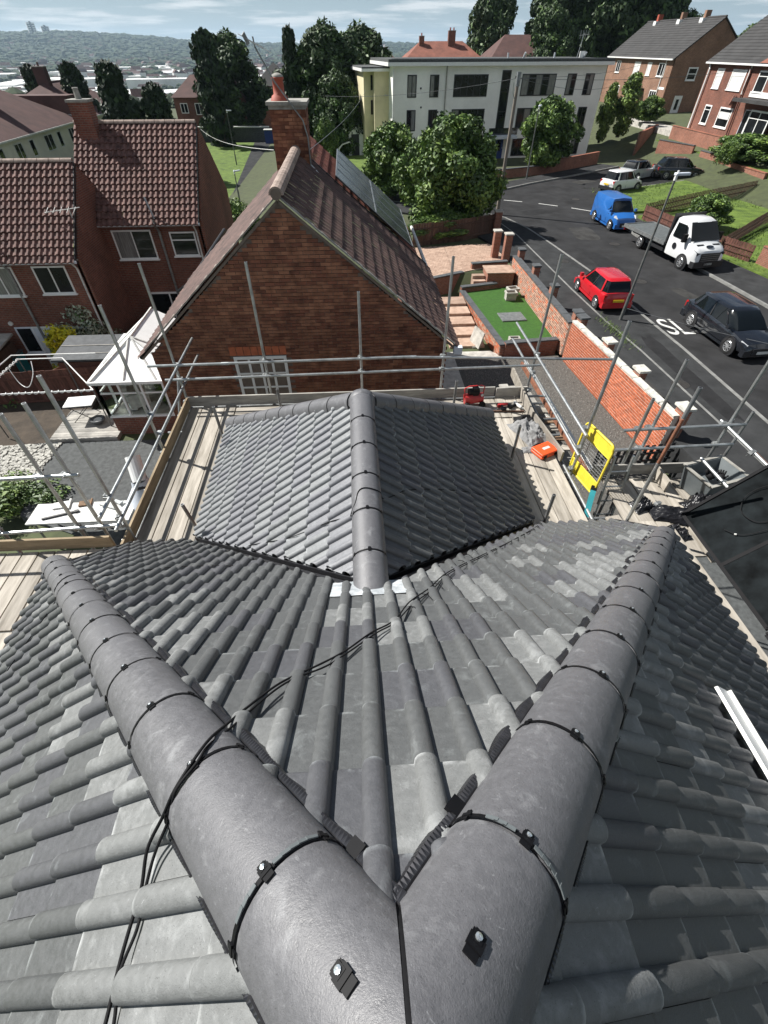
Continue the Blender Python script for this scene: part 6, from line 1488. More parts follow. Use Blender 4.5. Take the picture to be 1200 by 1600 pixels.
h6 = far_house('brick_house', 'brown-roofed house left of the great dark trees, above the flats', 26, 40, 112, 122, -9, -1.6, 1.4, 'far_roof', 'brick_red_far', (), 3)
far_house('brick_house', 'low roofed house half hidden behind the distant trees above the flats', 5, 11.3, 124, 132, -9.5, -2.6, -1.2, 'far_roof', 'brick_red_far', (), 2)
bw = thing('garden_wall', 'dark wall with a pale coping line behind the back lawn', 'wall', (-14, 97, -11)); obj('core', MB().bb(-27, -4, 96.6, 97, -12, -9.2), 'felt', bw); obj('coping', MB().bb(-27.2, -12.5, 96.5, 97.1, -9.2, -9.05), 'dirty_white', bw)
bn = thing('wheelie_bin', 'dark blue wheelie bin at the end of the back path', 'wheelie bin', (-12.4, 94.5, -11)); obj('body', MB().bb(-13.0, -11.5, 94, 95, -11, -9.3), 'blue_bin', bn); obj('lid', MB().bb(-13.1, -11.4, 93.9, 95.1, -9.3, -9.2), 'dirty_white', bn)
sh_ = thing('meter_box', 'dark round-topped meter box beside the taller terraced house', 'box', (-5.9, 26.5, -10.5)); obj('body', MB().tube((-5.6, 30, -9.9), (-5.6, 30, -8.9), .35, 12), 'black_trim', sh_); obj('lid', MB().tube((-5.6, 30, -8.9), (-5.6, 30, -8.8), .4, 12), 'black_trim', sh_)

# ================================================================== lamp posts, telegraph pole, wires
def lamp_post(label, loc, rz, h, r=.055, arm=.0, white=True):
    t = thing('street_lamp', label, 'street lamp', loc, rz, 'street lamps')
    obj('post', MB().tube((0, 0, 0), (0, 0, 1.2), r*1.35, 10).tube((0, 0, 1.2), (0, 0, h), r, 10, r2=r*.7), 'lamp_grey', t, local=True)
    b = rounded(.62, .2, .1, .035)
    for v_ in b.verts:
        if v_.co.x > .1: v_.co.z += .02; v_.co.y *= .75
    bobj('lantern', b, 'blue_white', t, Matrix.Translation((.24, 0, h-.03)), local=True)
    obj('photocell', MB().tube((.02, 0, h+.06), (.02, 0, h+.14), .04, 8), 'white_trim', t, local=True); obj('collar', MB().tube((0, 0, h-.18), (0, 0, h-.02), .06, 8), 'white_trim', t, local=True)
    return t
lp = lamp_post('tall dark street lamp on the footway between the red car and the black car', (12.5, 21.1, -9.12), 0, 5.6); lp.rotation_euler = (R(-1), R(2.2), .1)
l2 = lamp_post('street lamp with a round white head against the flats, left of the street tree', (17.2, 53.6, -9.1), 1.0, 5.3)
l3 = lamp_post('slim street lamp on the back lawn right of the ivy-covered tree', (-14.6, 75.5, -11), 0, 5.4)
l4 = lamp_post('slim lamp beyond the verge of the gabled house by the back path', (-10.4, 52, -10.6), .5, 2.6)
tp = thing('telegraph_pole', 'leaning wooden telegraph pole by the bushy tree', 'telegraph pole', (11.3, 40.9, -9.2))
obj('pole', MB().tube((11.3, 40.9, -9.4), (11.45, 41.2, -1.35), .14, 10, r2=.105), 'pole_wood', tp); obj('pole_cap', MB().tube((11.45, 41.2, -1.9), (11.455, 41.21, -1.2), .15, 10), 'galv_dull', tp)
obj('bracket', MB().path([(11.4, 41.1, -2.6), (11.15, 40.95, -2.2), (11.1, 40.9, -1.7)], .025, 6), 'galv', tp)
wr = thing('telephone_wires', 'telephone wires fanning from the telegraph pole in front of the flats', 'wires', (11.45, 41.2, -1.5))
for q in ((29, 67, -3.2), (43.4, 90, -1.8), (-2, 60, -3.4), (39.4, 60, -1.6)): obj('wire', MB().path(sag((11.45, 41.2, -1.5), q, .35), .012, 4), 'coping_dark', wr)
wr2 = thing('telephone_wires', 'thin grey service cable dipping across the road above the black car', 'wires', (12.5, 21.1, -8.9)); obj('wire', MB().path(sag((12.5, 21.1, -8.55), (18.5, 14.5, -8.1), .12), .012, 4), 'coping_dark', wr2)

# ================================================================== vehicles
def loft(rows, mt, name, parent, smooth=True, caps=True, ang=35):
    n = len(rows[0]); m = MB(); m.add([p for r_ in rows for p in r_], [(j*n+i, j*n+i+1, (j+1)*n+i+1, (j+1)*n+i) for j in range(len(rows)-1) for i in range(n-1)])
    if caps: m.f += [tuple(range(n))[::-1], tuple(range((len(rows)-1)*n, len(rows)*n))]; m.m += [0, 0]
    me = mk(name, m, mt, smooth)
    if smooth and hasattr(me, 'set_sharp_from_angle'): me.set_sharp_from_angle(angle=R(ang))
    return put(name, me, parent, local=True)
def wheel(t, x, y, r, s, spokes=7):
    w_ = obj('wheel', MB(Matrix.Translation((x, y, r)) @ Matrix.Rotation(math.pi/2, 4, 'X')).lathe([(r*.62, -.1), (r*.93, -.1), (r, -.07), (r, .07), (r*.93, .1), (r*.62, .1)], 22), 'tyre', t, smooth=True, local=True)
    m = MB(Matrix.Translation((x, y+s*.10, r)) @ Matrix.Rotation(math.pi/2*-s, 4, 'X')); m.lathe([(r*.64, 0), (r*.60, .012), (r*.56, -.01)], 22); m.lathe([(0, .008), (r*.16, .006), (r*.17, -.01)], 12)
    for k in range(spokes):
        a_ = 2*math.pi*k/spokes; m.bar((math.cos(a_)*r*.1, math.sin(a_)*r*.1, 0), (math.cos(a_)*r*.6, math.sin(a_)*r*.6, 0), r*.085, .02)
    obj('rim', m, 'alloy', w_, local=True); m = MB(Matrix.Translation((x, y+s*.05, r)) @ Matrix.Rotation(math.pi/2, 4, 'X')); m.tube((0, 0, -.01), (0, 0, .01), r*.62, 18); obj('brake_disc', m, 'black_trim', w_, local=True)
def car(name, label, cat, loc, rz, L_, Wd, H, paint, body, green, wb, wr_=.3, group='cars parked along the street', roofmt=None, plate='plate_yellow', spokes=7, clad=False, rack=False, panel_rear=None):
    """body: (x, top z, half width factor); green: (x at belt, x at roof) front and rear; nose points to +x"""
    t = thing(name, label, cat, loc, rz, group); rows = []
    for x, zt, k, zb in body:
        hw = Wd/2*k; zm = zb+(zt-zb)*.5
        rows.append([(x, -hw*.86, zb), (x, -hw*.97, zb+.08), (x, -hw, zm), (x, -hw*.985, zt-.12), (x, -hw*.93, zt-.03), (x, -hw*.80, zt), (x, 0, zt+.02), (x, hw*.80, zt), (x, hw*.93, zt-.03), (x, hw*.985, zt-.12), (x, hw, zm), (x, hw*.97, zb+.08), (x, hw*.86, zb)])
    loft(rows, paint, 'body', t)
    (fb, fr_), (rb, rr_), belt = green; hb = Wd/2*.93; hr = Wd/2*.72
    # glasshouse
    def sec(z, k, x0, x1, hw): return [(x0, -hw*.80, z), (x0+(x1-x0)*.12, -hw, z), (x1-(x1-x0)*.16, -hw, z), (x1, -hw*.78, z), (x1, hw*.78, z), (x1-(x1-x0)*.16, hw, z), (x0+(x1-x0)*.12, hw, z), (x0, hw*.80, z), (x0, -hw*.80, z)]
    s0 = sec(belt-.04, 0, rb, fb, hb*.985); s1 = sec(belt+(H-belt)*.5, 0, rb*.45+rr_*.55, fb*.5+fr_*.5, (hb*.45+hr*.55)); s2 = sec(H-.06, 0, rr_, fr_, hr)
    loft([s0, s1, s2], 'car_glass', 'windows', t, True, True, 30)
    s3 = sec(H-.075, 0, rr_-.05, fr_+.03, hr+.035); s4 = sec(H-.02, 0, rr_, fr_-.06, hr*.96); s5 = sec(H, 0, rr_+.25, fr_-.25, hr*.8)
    loft([s3, s4, s5], roofmt or paint, 'roof', t, True, True, 50)
    for s in (-1, 1):
        def P_(x, z, k): hw = hb*.99*(1-k)+hr*k; return (x, s*(hw+.012), z)
        for k_, (xa, xb) in enumerate(((fb-(fb-rb)*.14, fr_-(fr_-rr_)*.13), ((fb+rb)/2-.02, (fr_+rr_)/2-.03), (rb+(fb-rb)*.13, rr_+(fr_-rr_)*.12))):
            obj('pillar', MB().bar(P_(xa, belt-.03, 0), P_(xb, H-.07, 1), .05 if k_ != 2 else .12, .025, up=(0, s, .2)), paint if k_ != 1 else 'black_trim', t, local=True)
        for wx in (wb[0], wb[1]):
            obj('wheel_arch', MB(Matrix.Translation((wx, s*(Wd/2-.012), wr_)) @ Matrix.Rotation(math.pi/2, 4, 'X')).tube((0, 0, -.02), (0, 0, .02), wr_*1.2, 20), 'black_trim', t, local=True)
            wheel(t, wx, s*(Wd/2-.085), wr_, s, spokes)
        xh = body[-2][0]; obj('headlight', MB().bar((xh-.30, s*Wd*.415, body[-3][1]-.10), (xh+.0, s*Wd*.36, body[-2][1]-.08), .13, .12, up=(0, 0, 1)), 'lamp_clear', t, local=True)
        xt = body[1][0]; obj('tail_light', MB().bb(xt-.06, xt+.08, min(s*Wd*.37, s*Wd*.462), max(s*Wd*.37, s*Wd*.462), belt-.30, belt-.05), 'tail_red', t, local=True)
        obj('door_mirror', MB().bb((fb+fr_)/2+.1, (fb+fr_)/2+.26, min(s*Wd*.49, s*Wd*.58), max(s*Wd*.49, s*Wd*.58), belt-.02, belt+.13), paint, t, local=True)
        obj('sill', MB().bb(wb[0]+wr_, wb[1]-wr_, min(s*Wd*.47, s*Wd*.502), max(s*Wd*.47, s*Wd*.502), .2, .3), 'black_trim' if clad else paint, t, local=True)
        for xd in ((fb+rb)/2-.0,): obj('door_line', MB().bar((xd, s*(Wd/2+.001), .32), (xd, s*(Wd/2*.98), belt-.08), .012, .01, up=(0, s, 0)), 'black_trim', t, local=True)
        obj('door_handle', MB().bb((fb+rb)/2+.1, (fb+rb)/2+.28, min(s*Wd*.485, s*Wd*.505), max(s*Wd*.485, s*Wd*.505), belt-.17, belt-.13), paint, t, local=True)
    xr0, xf0 = body[0][0], body[-1][0]
    obj('rear_bumper', MB().bb(xr0-.05, xr0+.22, -Wd*.47, Wd*.47, .24, .5), 'black_trim' if clad else paint, t, local=True); obj('front_bumper', MB().bb(xf0-.2, xf0+.03, -Wd*.45, Wd*.45, .22, .48), 'black_trim' if clad else paint, t, local=True)
    obj('grille', MB().bb(xf0+.0, xf0+.045, -Wd*.25, Wd*.25, .3, .56), 'black_trim', t, local=True)
    obj('rear_plate', MB().bb(xr0-.075, xr0-.05, -.26, .26, .52 if belt < .95 else .6, .63 if belt < .95 else .71), plate, t, local=True); obj('front_plate', MB().bb(xf0+.045, xf0+.06, -.26, .26, .34, .45), 'plate_white', t, local=True)
    return t
HB = lambda L_, h: [(-L_/2, h*.80, .90, .34), (-L_/2+.07, h+.0, .95, .28), (-L_/2+.4, h+.02, .99, .26), (-.5, h, 1, .25), (.5, h-.02, 1, .25), (L_/2-1.0, h-.06, .98, .25), (L_/2-.45, h-.16, .95, .26), (L_/2-.12, h-.26, .88, .28), (L_/2, h-.42, .78, .34)]
car('hatchback', 'small red hatchback parked half on the footway by the old brick wall', 'car', (12.5, 23.7, -9.12), R(91), 3.55, 1.56, 1.42, 'paint_red', HB(3.55, .88), ((1.0, .38), (-1.66, -1.42), .88), (-1.12, 1.2), .28)
car('estate_car', 'black five-door car with pale alloy wheels at the right picture edge', 'car', (16.4, 19.1, -9.2), R(-87), 4.35, 1.84, 1.49, 'paint_black', HB(4.35, .95), ((1.2, .45), (-1.98, -1.55), .95), (-1.32, 1.36), .335, spokes=9)
car('small_suv', 'small white off-road style car facing away at the bend', 'car', (24.3, 48.5, -9.2), R(24), 3.7, 1.66, 1.58, 'paint_white', HB(3.7, .98), ((1.0, .5), (-1.7, -1.45), .98), (-1.18, 1.2), .32, roofmt='paint_white', clad=True)
car('hatchback', 'silver car with a dark roof half hidden behind the small white one', 'car', (28.3, 53.8, -9.2), R(30), 4.1, 1.75, 1.5, 'paint_silver', HB(4.1, .95), ((1.1, .4), (-1.85, -1.5), .95), (-1.25, 1.3), .32, roofmt='paint_black')
car('large_suv', 'black off-road style car beside the silver one at the end of the bend', 'car', (32.2, 53.6, -9.2), R(-8), 4.5, 1.88, 1.66, 'paint_black', HB(4.5, 1.03), ((1.15, .45), (-2.0, -1.55), 1.03), (-1.36, 1.4), .35, clad=True)
VB = [(-2.0, 1.35, .92, .3), (-1.94, 1.5, .96, .28), (-.3, 1.5, .98, .26), (.35, 1.12, 1, .26), (.9, 1.08, .99, .26), (1.35, .98, .95, .26), (1.78, .82, .86, .28), (1.92, .6, .76, .34)]
vn = car('panel_van', 'small bright blue panel van parked behind the flatbed truck', 'van', (18.95, 37.5, -9.2), R(-88), 3.95, 1.72, 1.72, 'paint_blue', VB, ((1.15, .55), (-.15, .0), 1.08), (-1.3, 1.3), .31)
loft([[(x, -hw, .5), (x, -hw, 1.35), (x, -hw*.86, 1.74-dz), (x, 0, 1.8-dz), (x, hw*.86, 1.74-dz), (x, hw, 1.35), (x, hw, .5)] for x, hw, dz in ((-1.98, .8, .08), (-1.9, .83, .02), (.35, .83, .0), (.6, .72, .02))], 'paint_blue', 'cargo_body', vn)
# flatbed truck
tk = thing('flatbed_truck', 'white flatbed truck parked half on the kerb, its grey bed towards the blue van', 'truck', (19.55, 30.9, -9.2), R(-81), 'cars parked along the street')
def tb_(name, x0, x1, y0, y1, z0, z1, mt): return obj(name, MB().bb(x0, x1, y0, y1, z0, z1), mt, tk, local=True)
rows = []
for x, zt, hw in ((1.05, 2.25, .93), (1.2, 2.33, .97), (1.75, 2.36, .98), (2.15, 2.28, .97), (2.55, 1.78, 1.0), (2.78, 1.42, 1.0), (3.2, 1.28, .98), (3.5, 1.1, .92), (3.6, .8, .86)):
    rows.append([(x, -hw*.95, .42), (x, -hw, .7), (x, -hw, min(zt-.1, 1.32)), (x, -hw*(.97 if zt < 1.6 else .86), zt-.06), (x, -hw*.7, zt), (x, 0, zt+.03), (x, hw*.7, zt), (x, hw*(.97 if zt < 1.6 else .86), zt-.06), (x, hw, min(zt-.1, 1.32)), (x, hw, .7), (x, hw*.95, .42)])
loft(rows, 'paint_white', 'cab', tk, True, True, 40)
m = MB(); m.add([(2.19, -.80, 2.24), (2.19, .80, 2.24), (2.80, .93, 1.46), (2.80, -.93, 1.46)], [(0, 3, 2, 1)]); m.add([(2.23, -.80, 2.23), (2.23, .80, 2.23), (2.84, .93, 1.45), (2.84, -.93, 1.45)], [(0, 3, 2, 1)]); obj('windscreen', m, 'car_glass', tk, local=True)
for s in (-1, 1):
    m = MB(); q = s*1.012; m.add([(1.35, q, 1.4), (2.5, q, 1.4), (2.12, s*.93, 2.08), (1.35, s*.93, 2.08)], [(0, 1, 2, 3)]); obj('side_window', m, 'car_glass', tk, local=True)
    obj('door_mirror', MB().bb(2.4, 2.56, min(s*1.02, s*1.27), max(s*1.02, s*1.27), 1.35, 1.75), 'black_plastic', tk, local=True)
    obj('headlight', MB().bar((3.22, s*.84, 1.06), (3.53, s*.74, .92), .26, .2), 'glass', tk, local=True)
    obj('fog_light', MB().bb(3.5, 3.62, min(s*.62, s*.8), max(s*.62, s*.8), .5, .6), 'lamp_clear', tk, local=True)
    obj('wheel_arch', MB(Matrix.Translation((2.72, s*.975, .36)) @ Matrix.Rotation(math.pi/2, 4, 'X')).tube((0, 0, -.03), (0, 0, .03), .45, 20), 'black_trim', tk, local=True)
    wheel(tk, 2.72, s*.93, .36, s, 8); wheel(tk, -1.3, s*.88, .36, s, 8)
    obj('side_guard', MB().bb(-.5, .9, min(s*.9, s*.95), max(s*.9, s*.95), .45, .62), 'black_trim', tk, local=True)
    obj('logo_disc', MB(Matrix.Translation((1.75, s*1.005, .98)) @ Matrix.Rotation(math.pi/2, 4, 'X')).tube((0, 0, -.01), (0, 0, .01), .16, 16), 'paint_black', tk, local=True)
tb_('grille', 3.56, 3.645, -.6, .6, .56, 1.02, 'black_trim'); tb_('front_bumper', 3.35, 3.68, -.95, .95, .3, .60, 'black_trim')
for q in range(4): tb_('grille_bar', 3.645, 3.655, -.56, .56, .64+.1*q, .665+.1*q, 'galv_dull'); tb_('front_plate', 3.66, 3.68, -.26, .26, .42, .53, 'plate_white')
obj('bonnet_badge', MB(Matrix.Translation((3.3, 0, 1.26)) @ Matrix.Rotation(.35, 4, 'Y') @ Matrix.Diagonal((.6, 1.3, 1, 1))).tube((0, 0, 0), (0, 0, .025), .18, 16), 'paint_black', tk, local=True)
for s in (-1, 1): obj('bonnet_stripe', MB(Matrix.Translation((3.12, s*.5, 1.315)) @ Matrix.Rotation(.25, 4, 'Y')).bb(-.06, .06, -.22, .22, 0, .015), 'black_trim', tk, local=True)
tb_('headboard', .93, 1.0, -1.02, 1.02, .85, 2.42, 'black_trim'); tb_('bed_floor', -3.05, .93, -1.03, 1.03, .86, .95, 'bed_grey')
for s in (-1, 1): obj('bed_edge', MB().bb(-3.08, .95, min(s*1.03, s*1.09), max(s*1.03, s*1.09), .8, .99), 'galv_dull', tk, local=True)
obj('bed_edge', MB().bb(-3.14, -3.08, -1.09, 1.09, .8, .99), 'galv_dull', tk, local=True); tb_('chassis', -2.9, 1.2, -.45, .45, .5, .78, 'black_trim')
for s in (-1, 1): obj('tail_light', MB().bb(-3.16, -3.13, min(s*.7, s*1.0), max(s*.7, s*1.0), .62, .76), 'tail_red', tk, local=True)

# ================================================================== left garden: conservatory, decking, table, gazebo frame, shed
cv = thing('conservatory', 'white framed conservatory with a white hipped roof beside the gabled house', 'conservatory', (-7.8, 16.2, -10.3))
cx0, cx1, cy0, cy1, ce = -9.0, -6.0, 14.75, 17.9, -8.0
obj('dwarf_wall', MB().bb(cx0+.02, cx1, cy0+.02, cy1, -10.3, -9.42), 'brick_red_far', cv); obj('floor', MB().bb(cx0+.1, cx1-.1, cy0+.1, cy1-.1, -9.42, -9.38), 'slab', cv)
def cframe(A, B, n, name='frame'):
    A = Vector(A); B = Vector(B); m = MB(); up = Vector((0, 0, ce+9.42))
    m.bar(A+Vector((0, 0, .04)), B+Vector((0, 0, .04)), .09, .08); m.bar(A+up-Vector((0, 0, .05)), B+up-Vector((0, 0, .05)), .09, .1); m.bar(A+up*.68, B+up*.68, .06, .05)
    for i in range(n+1): p = A.lerp(B, i/n); m.bar(p, p+up, .075, .075)
    f = obj(name, m, 'white_trim', cv)
    for i in range(n):
        p, q = A.lerp(B, i/n), A.lerp(B, (i+1)/n); mm = MB(); mm.bar(p.lerp(q, .5)+up*.04-(q-p)*.0, p.lerp(q, .5)+up*.96, (q-p).length*.9, .012, up=Vector((-(q-p).y, (q-p).x, 0))); obj('pane', mm, 'cons_glass', f)
gm, gt_, gb_ = nodes('cons_glass'); gb_.inputs['Transmission Weight'].default_value = 1; gb_.inputs['Roughness'].default_value = .02; gb_.inputs['IOR'].default_value = 1.05; gb_.inputs['Base Color'].default_value = (.9, .95, .93, 1)
cframe((cx0, cy0, -9.42), (cx1, cy0, -9.42), 4); cframe((cx0, cy0, -9.42), (cx0, cy1, -9.42), 4); cframe((cx1, cy0, -9.42), (cx1, cy1, -9.42), 4)
ap = [Vector((-7.85, 16.1, -7.08)), Vector((-7.85, 18.6, -7.08))]; co_ = [Vector((cx0-.12, cy0-.12, ce)), Vector((cx1+.12, cy0-.12, ce)), Vector((cx1+.12, cy1+.5, ce)), Vector((cx0-.12, cy1+.5, ce))]
for nm, vs in (('roof_panel', [co_[0], co_[1], ap[0]]), ('roof_panel', [co_[1], co_[2], ap[1], ap[0]]), ('roof_panel', [co_[3], co_[0], ap[0], ap[1]])):
    m = MB(); n_ = len(vs); dz = Vector((0, 0, -.03)); m.add(vs+[v+dz for v in vs], [tuple(range(n_)), tuple(range(n_, 2*n_))[::-1]]+[(i, i+n_, (i+1) % n_+n_, (i+1) % n_) for i in range(n_)]); obj(nm, m, 'white_trim', cv)
for a_, b_ in ((co_[0], ap[0]), (co_[1], ap[0]), (ap[0], ap[1]), (co_[0].lerp(co_[1], .35), ap[0].lerp(co_[0], .05)), (co_[0].lerp(co_[1], .7), ap[0]), (co_[0].lerp(co_[3], .35), ap[0]), (co_[0].lerp(co_[3], .7), ap[0].lerp(ap[1], .6)), (co_[1].lerp(co_[2], .4), ap[0])):
    obj('glazing_bar', MB().bar(a_+Vector((0, 0, .02)), b_+Vector((0, 0, .02)), .05, .05), 'dirty_white', cv)
for a_, b_ in ((co_[0], co_[1]), (co_[0], co_[3]), (co_[1], co_[2])): obj('gutter', MB().bar(a_, b_, .1, .1), 'white_trim', cv)
pt = tree('houseplant', 'big leafy green houseplant inside the conservatory', BUSH, (-7.0, 15.7, -9.38), (.45, .45, .8), 0, None, 'plants', 'houseplant')
for i, (x, y, lab) in enumerate(((-8.2, 15.6, 'pale armchair in the left corner of the conservatory'), (-7.6, 16.8, 'pale armchair at the back of the conservatory'))):
    t = thing('armchair', lab, 'armchair', (x, y, -9.38), .5+i); obj('seat', MB().bb(-.35, .35, -.35, .35, .1, .42), 'dirty_white', t, local=True); obj('backrest', MB().bb(-.4, -.25, -.35, .35, .35, .9), 'dirty_white', t, local=True)
    for s in (-1, 1): obj('armrest', MB().bb(-.35, .35, min(s*.35, s*.48), max(s*.35, s*.48), .1, .6), 'dirty_white', t, local=True)
for i in range(3): tag(bobj('cushion', rounded(.4, .3, .14, .06), 'blind', None, Matrix.Translation((-8.3+.7*i, 15.2+.1*i, -9.37)) @ Matrix.Rotation(i, 4, 'Z')), ('pale cushion lying by the front glass at the left of the conservatory', 'pale cushion in the middle of the conservatory floor', 'pale cushion near the houseplant')[i], 'cushion', 'cushions')
dk = thing('garden_deck', 'small weathered timber deck in front of the conservatory', 'deck', (-10, 15.3, -10.1))
for i in range(13): obj('deck_board', MB().bb(-11.3+.0*i, -8.9, 14.35+i*.15, 14.49+i*.15, -10.25, -10.02+rnd.uniform(0, .01)), 'board_grey', dk)
tbx = thing('garden_table', 'small white-topped folding table on the left garden deck', 'table', (-10.45, 15.75, -10.02), .1)
obj('tabletop', MB().bb(-.5, .5, -.35, .35, .68, .71), 'white_trim', tbx, local=True)
for a_, b_ in (((-.4, -.3, 0), (.4, -.3, .68)), ((.4, -.3, 0), (-.4, -.3, .68)), ((-.4, .3, 0), (.4, .3, .68)), ((.4, .3, 0), (-.4, .3, .68))): obj('leg', MB().tube(a_, b_, .014, 6), 'black_trim', tbx, local=True)
t = thing('plant_pot', 'round dark bowl on the deck beside the white table', 'bowl', (-9.85, 15.3, -10.0)); obj('bowl', MB().lathe([(.1, 0), (.24, .12), (.26, .2), (.2, .19), (0, .12)], 14), 'coping_dark', t, smooth=True, local=True); obj('soil', MB().tube((0, 0, .1), (0, 0, .17), .19, 12), 'dirty_white', t, local=True)
struct('asphalt_patch', MB().prism([(-11.0, 14.3), (-5.2, 14.3), (-4.9, 8.0), (-10.6, 10.6), (-10.9, 12.4)], -10.4, -10.13), 'felt')
struct('white_paving', MB().prism([(-13.6, 14.2), (-10.9, 14.35), (-10.95, 12.6), (-12.4, 12.3), (-14, 12.2)], -10.6, -10.12), 'white_pebble')
m = MB(); g_ = random.Random(5)
for i in range(900):
    x = g_.uniform(-13.6, -10.9); y = g_.uniform(12.1, 14.2); s_ = g_.uniform(.02, .06); m.bb(x-s_, x+s_, y-s_, y+s_, -10.13, -10.12+s_*.7)
obj('white_pebbles', m, 'white_pebble', kind='stuff')
struct('garden_soil', MB().prism([(-18, 12), (-10.9, 14.3), (-10.9, 18), (-18, 17.3)], -11, -10.35), 'soil')
gz_ = thing('gazebo_frame', 'thin white gazebo frame wound with rope lights in the left garden', 'gazebo frame', (-11.5, 16, -10.2))
q = [(-13.1, 17.6, -8.5), (-11.45, 17.6, -8.5), (-9.35, 15.1, -8.5), (-13.2, 15.0, -8.5)]
for a_, b_ in zip(q, q[1:]+q[:1]): obj('rail', MB().tube(a_, b_, .022, 7), 'white_trim', gz_)
for a_ in q: obj('post', MB().tube((a_[0], a_[1], -10.3), a_, .022, 7), 'lamp_grey', gz_)
obj('rail', MB().tube((-12.9, 17.1, -8.1), (-9.9, 17.2, -8.15), .02, 7), 'white_trim', gz_); obj('rail', MB().tube((-12.9, 17.1, -8.1), (-13.2, 14.6, -8.2), .02, 7), 'white_trim', gz_)
m = MB(); A = Vector(q[3]); B = Vector(q[2]); pts = []
for i in range(181): t = i/180; p = A.lerp(B, t); pts.append(p+Vector((0, .045*math.cos(t*110), .045*math.sin(t*110))))
obj('rope_light', m.path(pts, .014, 5), 'white_trim', gz_, smooth=True)
for (a_, b_) in ((q[0], q[3]),):
    A = Vector(a_); B = Vector(b_); pts = [A.lerp(B, i/120)+Vector((.045*math.cos(i*.6), 0, .045*math.sin(i*.6))) for i in range(121)]; obj('rope_light', MB().path(pts, .014, 5), 'white_trim', gz_, smooth=True)
obj('rope_light', MB().path(smooth([(-12.9, 16.6, -8.3), (-12.6, 16.3, -8.8), (-12.2, 16.1, -8.85), (-12.0, 16.4, -8.5), (-12.1, 16.8, -8.2)], 6), .014, 5), 'white_trim', gz_, smooth=True)
sd_ = thing('garden_shed', 'low grey felt-roofed shed behind the gazebo frame', 'shed', (-10.6, 18.6, -10.4))
obj('wall', MB().bb(-12.0, -9.3, 18.0, 19.6, -10.6, -8.9), 'fence_red', sd_); obj('roof', MB().bar((-10.65, 17.85, -8.75), (-10.65, 19.75, -8.6), 2.95, .08), 'coping_dark', sd_)
for y, z in ((18.3, -8.68), (18.9, -8.63)): obj('batten', MB().bar((-12.1, y, z), (-9.2, y, z), .05, .05), 'board_grey', sd_)
s2 = thing('garden_shed', 'dark timber shed with a pale roof at the left picture edge', 'shed', (-16.3, 20.2, -11)); obj('wall', MB().bb(-17.4, -15.6, 19.3, 21.2, -11.2, -9.4), 'fence', s2); obj('roof', MB().bar((-16.5, 19.1, -9.3), (-16.5, 21.3, -9.1), 2.1, .08), 'board_grey', s2)
window(s2, (-16.9, 19.29, -10.5), (1, 0, 0), 1.0, .8, 2, fr='dirty_white', sill=False)
t = thing('storage_box', 'dark green storage box by the blue-white door of the terrace', 'box', (-15.9, 21.1, -11.1)); obj('body', MB().bb(-16.5, -15.5, 20.6, 21.3, -11.3, -9.9), 'teal', t); obj('lid', MB().bb(-16.55, -15.45, 20.55, 21.35, -9.9, -9.85), 'felt', t)
# work bench with tools below the left scaffold, cowl with hood
wb_ = thing('work_bench', 'white board on trestles scattered with tools below the left scaffold', 'bench', (-7.7, 9.6, -10.1))
obj('board', MB().bar((-9.4, 9.75, -9.3), (-6.6, 9.75, -9.3), .8, .05), 'dirty_white', wb_)
for x in (-9.2, -8.0, -6.8):
    for y in (9.4, 10.1): obj('leg', MB().tube((x, y, -10.2), (x, y, -9.32), .03, 6), 'galv_dull', wb_)
for i, (a_, b_, w_, mt, nm, lab) in enumerate((((-9.0, 9.5, -9.25), (-8.2, 9.75, -9.25), .05, 'black_trim', 'wrench', 'long dark wrench across the white bench'), ((-7.6, 10.0, -9.25), (-6.9, 9.7, -9.25), .04, 'galv_dull', 'pry_bar', 'thin steel bar at the right of the white bench'), ((-8.2, 10.05, -9.25), (-7.9, 10.1, -9.25), .2, 'fence_tan', 'wood_block', 'tan wooden block at the back of the white bench'), ((-8.9, 10.0, -9.25), (-8.5, 10.08, -9.25), .25, 'dirty_white', 'paper_box', 'pale printed carton on the white bench'), ((-7.2, 10.1, -9.22), (-7.0, 10.0, -9.22), .1, 'galv', 'hammer', 'hammer head down on the white bench'))):
    t = thing(nm, lab, nm.replace('_', ' '), a_); obj('body', MB().bar(a_, b_, w_, .05), mt, t); obj('end', MB().bar(b_, tuple(Vector(b_)+(Vector(b_)-Vector(a_))*.12), w_*1.6, .06), mt, t)
hd = thing('vent_cowl', 'white hooded cowl with a flared skirt standing beside the left deck', 'cowl', (-6.4, 10.2, -10.1))
obj('skirt', MB().lathe([(.95, -10.0), (.85, -9.7), (.5, -9.2), (.27, -8.85), (.22, -8.6)], 20, 0, -6.35, 10.3), 'blue_white', hd, smooth=True)
obj('hood', MB().tube((-6.35, 10.3, -8.7), (-6.5, 10.75, -8.15), .2, 16), 'white_trim', hd); obj('opening', MB().tube((-6.30, 10.15, -8.87), (-6.32, 10.2, -8.8), .17, 14), 'black_trim', hd)
cloth('debris', -5.9, 9.7, -10.12, .5, .5, .3, 7.7, 'black_rubber', 'dark heap of rubbish sacks under the white cowl', 'rubbish sacks')
tyre = thing('crate', 'dark open crate with scraps standing beside the left toe board', 'crate', (-5.3, 12.3, -10.1)); obj('body', MB().bb(-5.9, -4.9, 11.6, 12.9, -10.1, -9.6), 'fence', tyre); obj('scrap', MB().bar((-5.7, 12, -9.55), (-5.3, 12.5, -9.5), .15, .08), 'fence_tan', tyre)

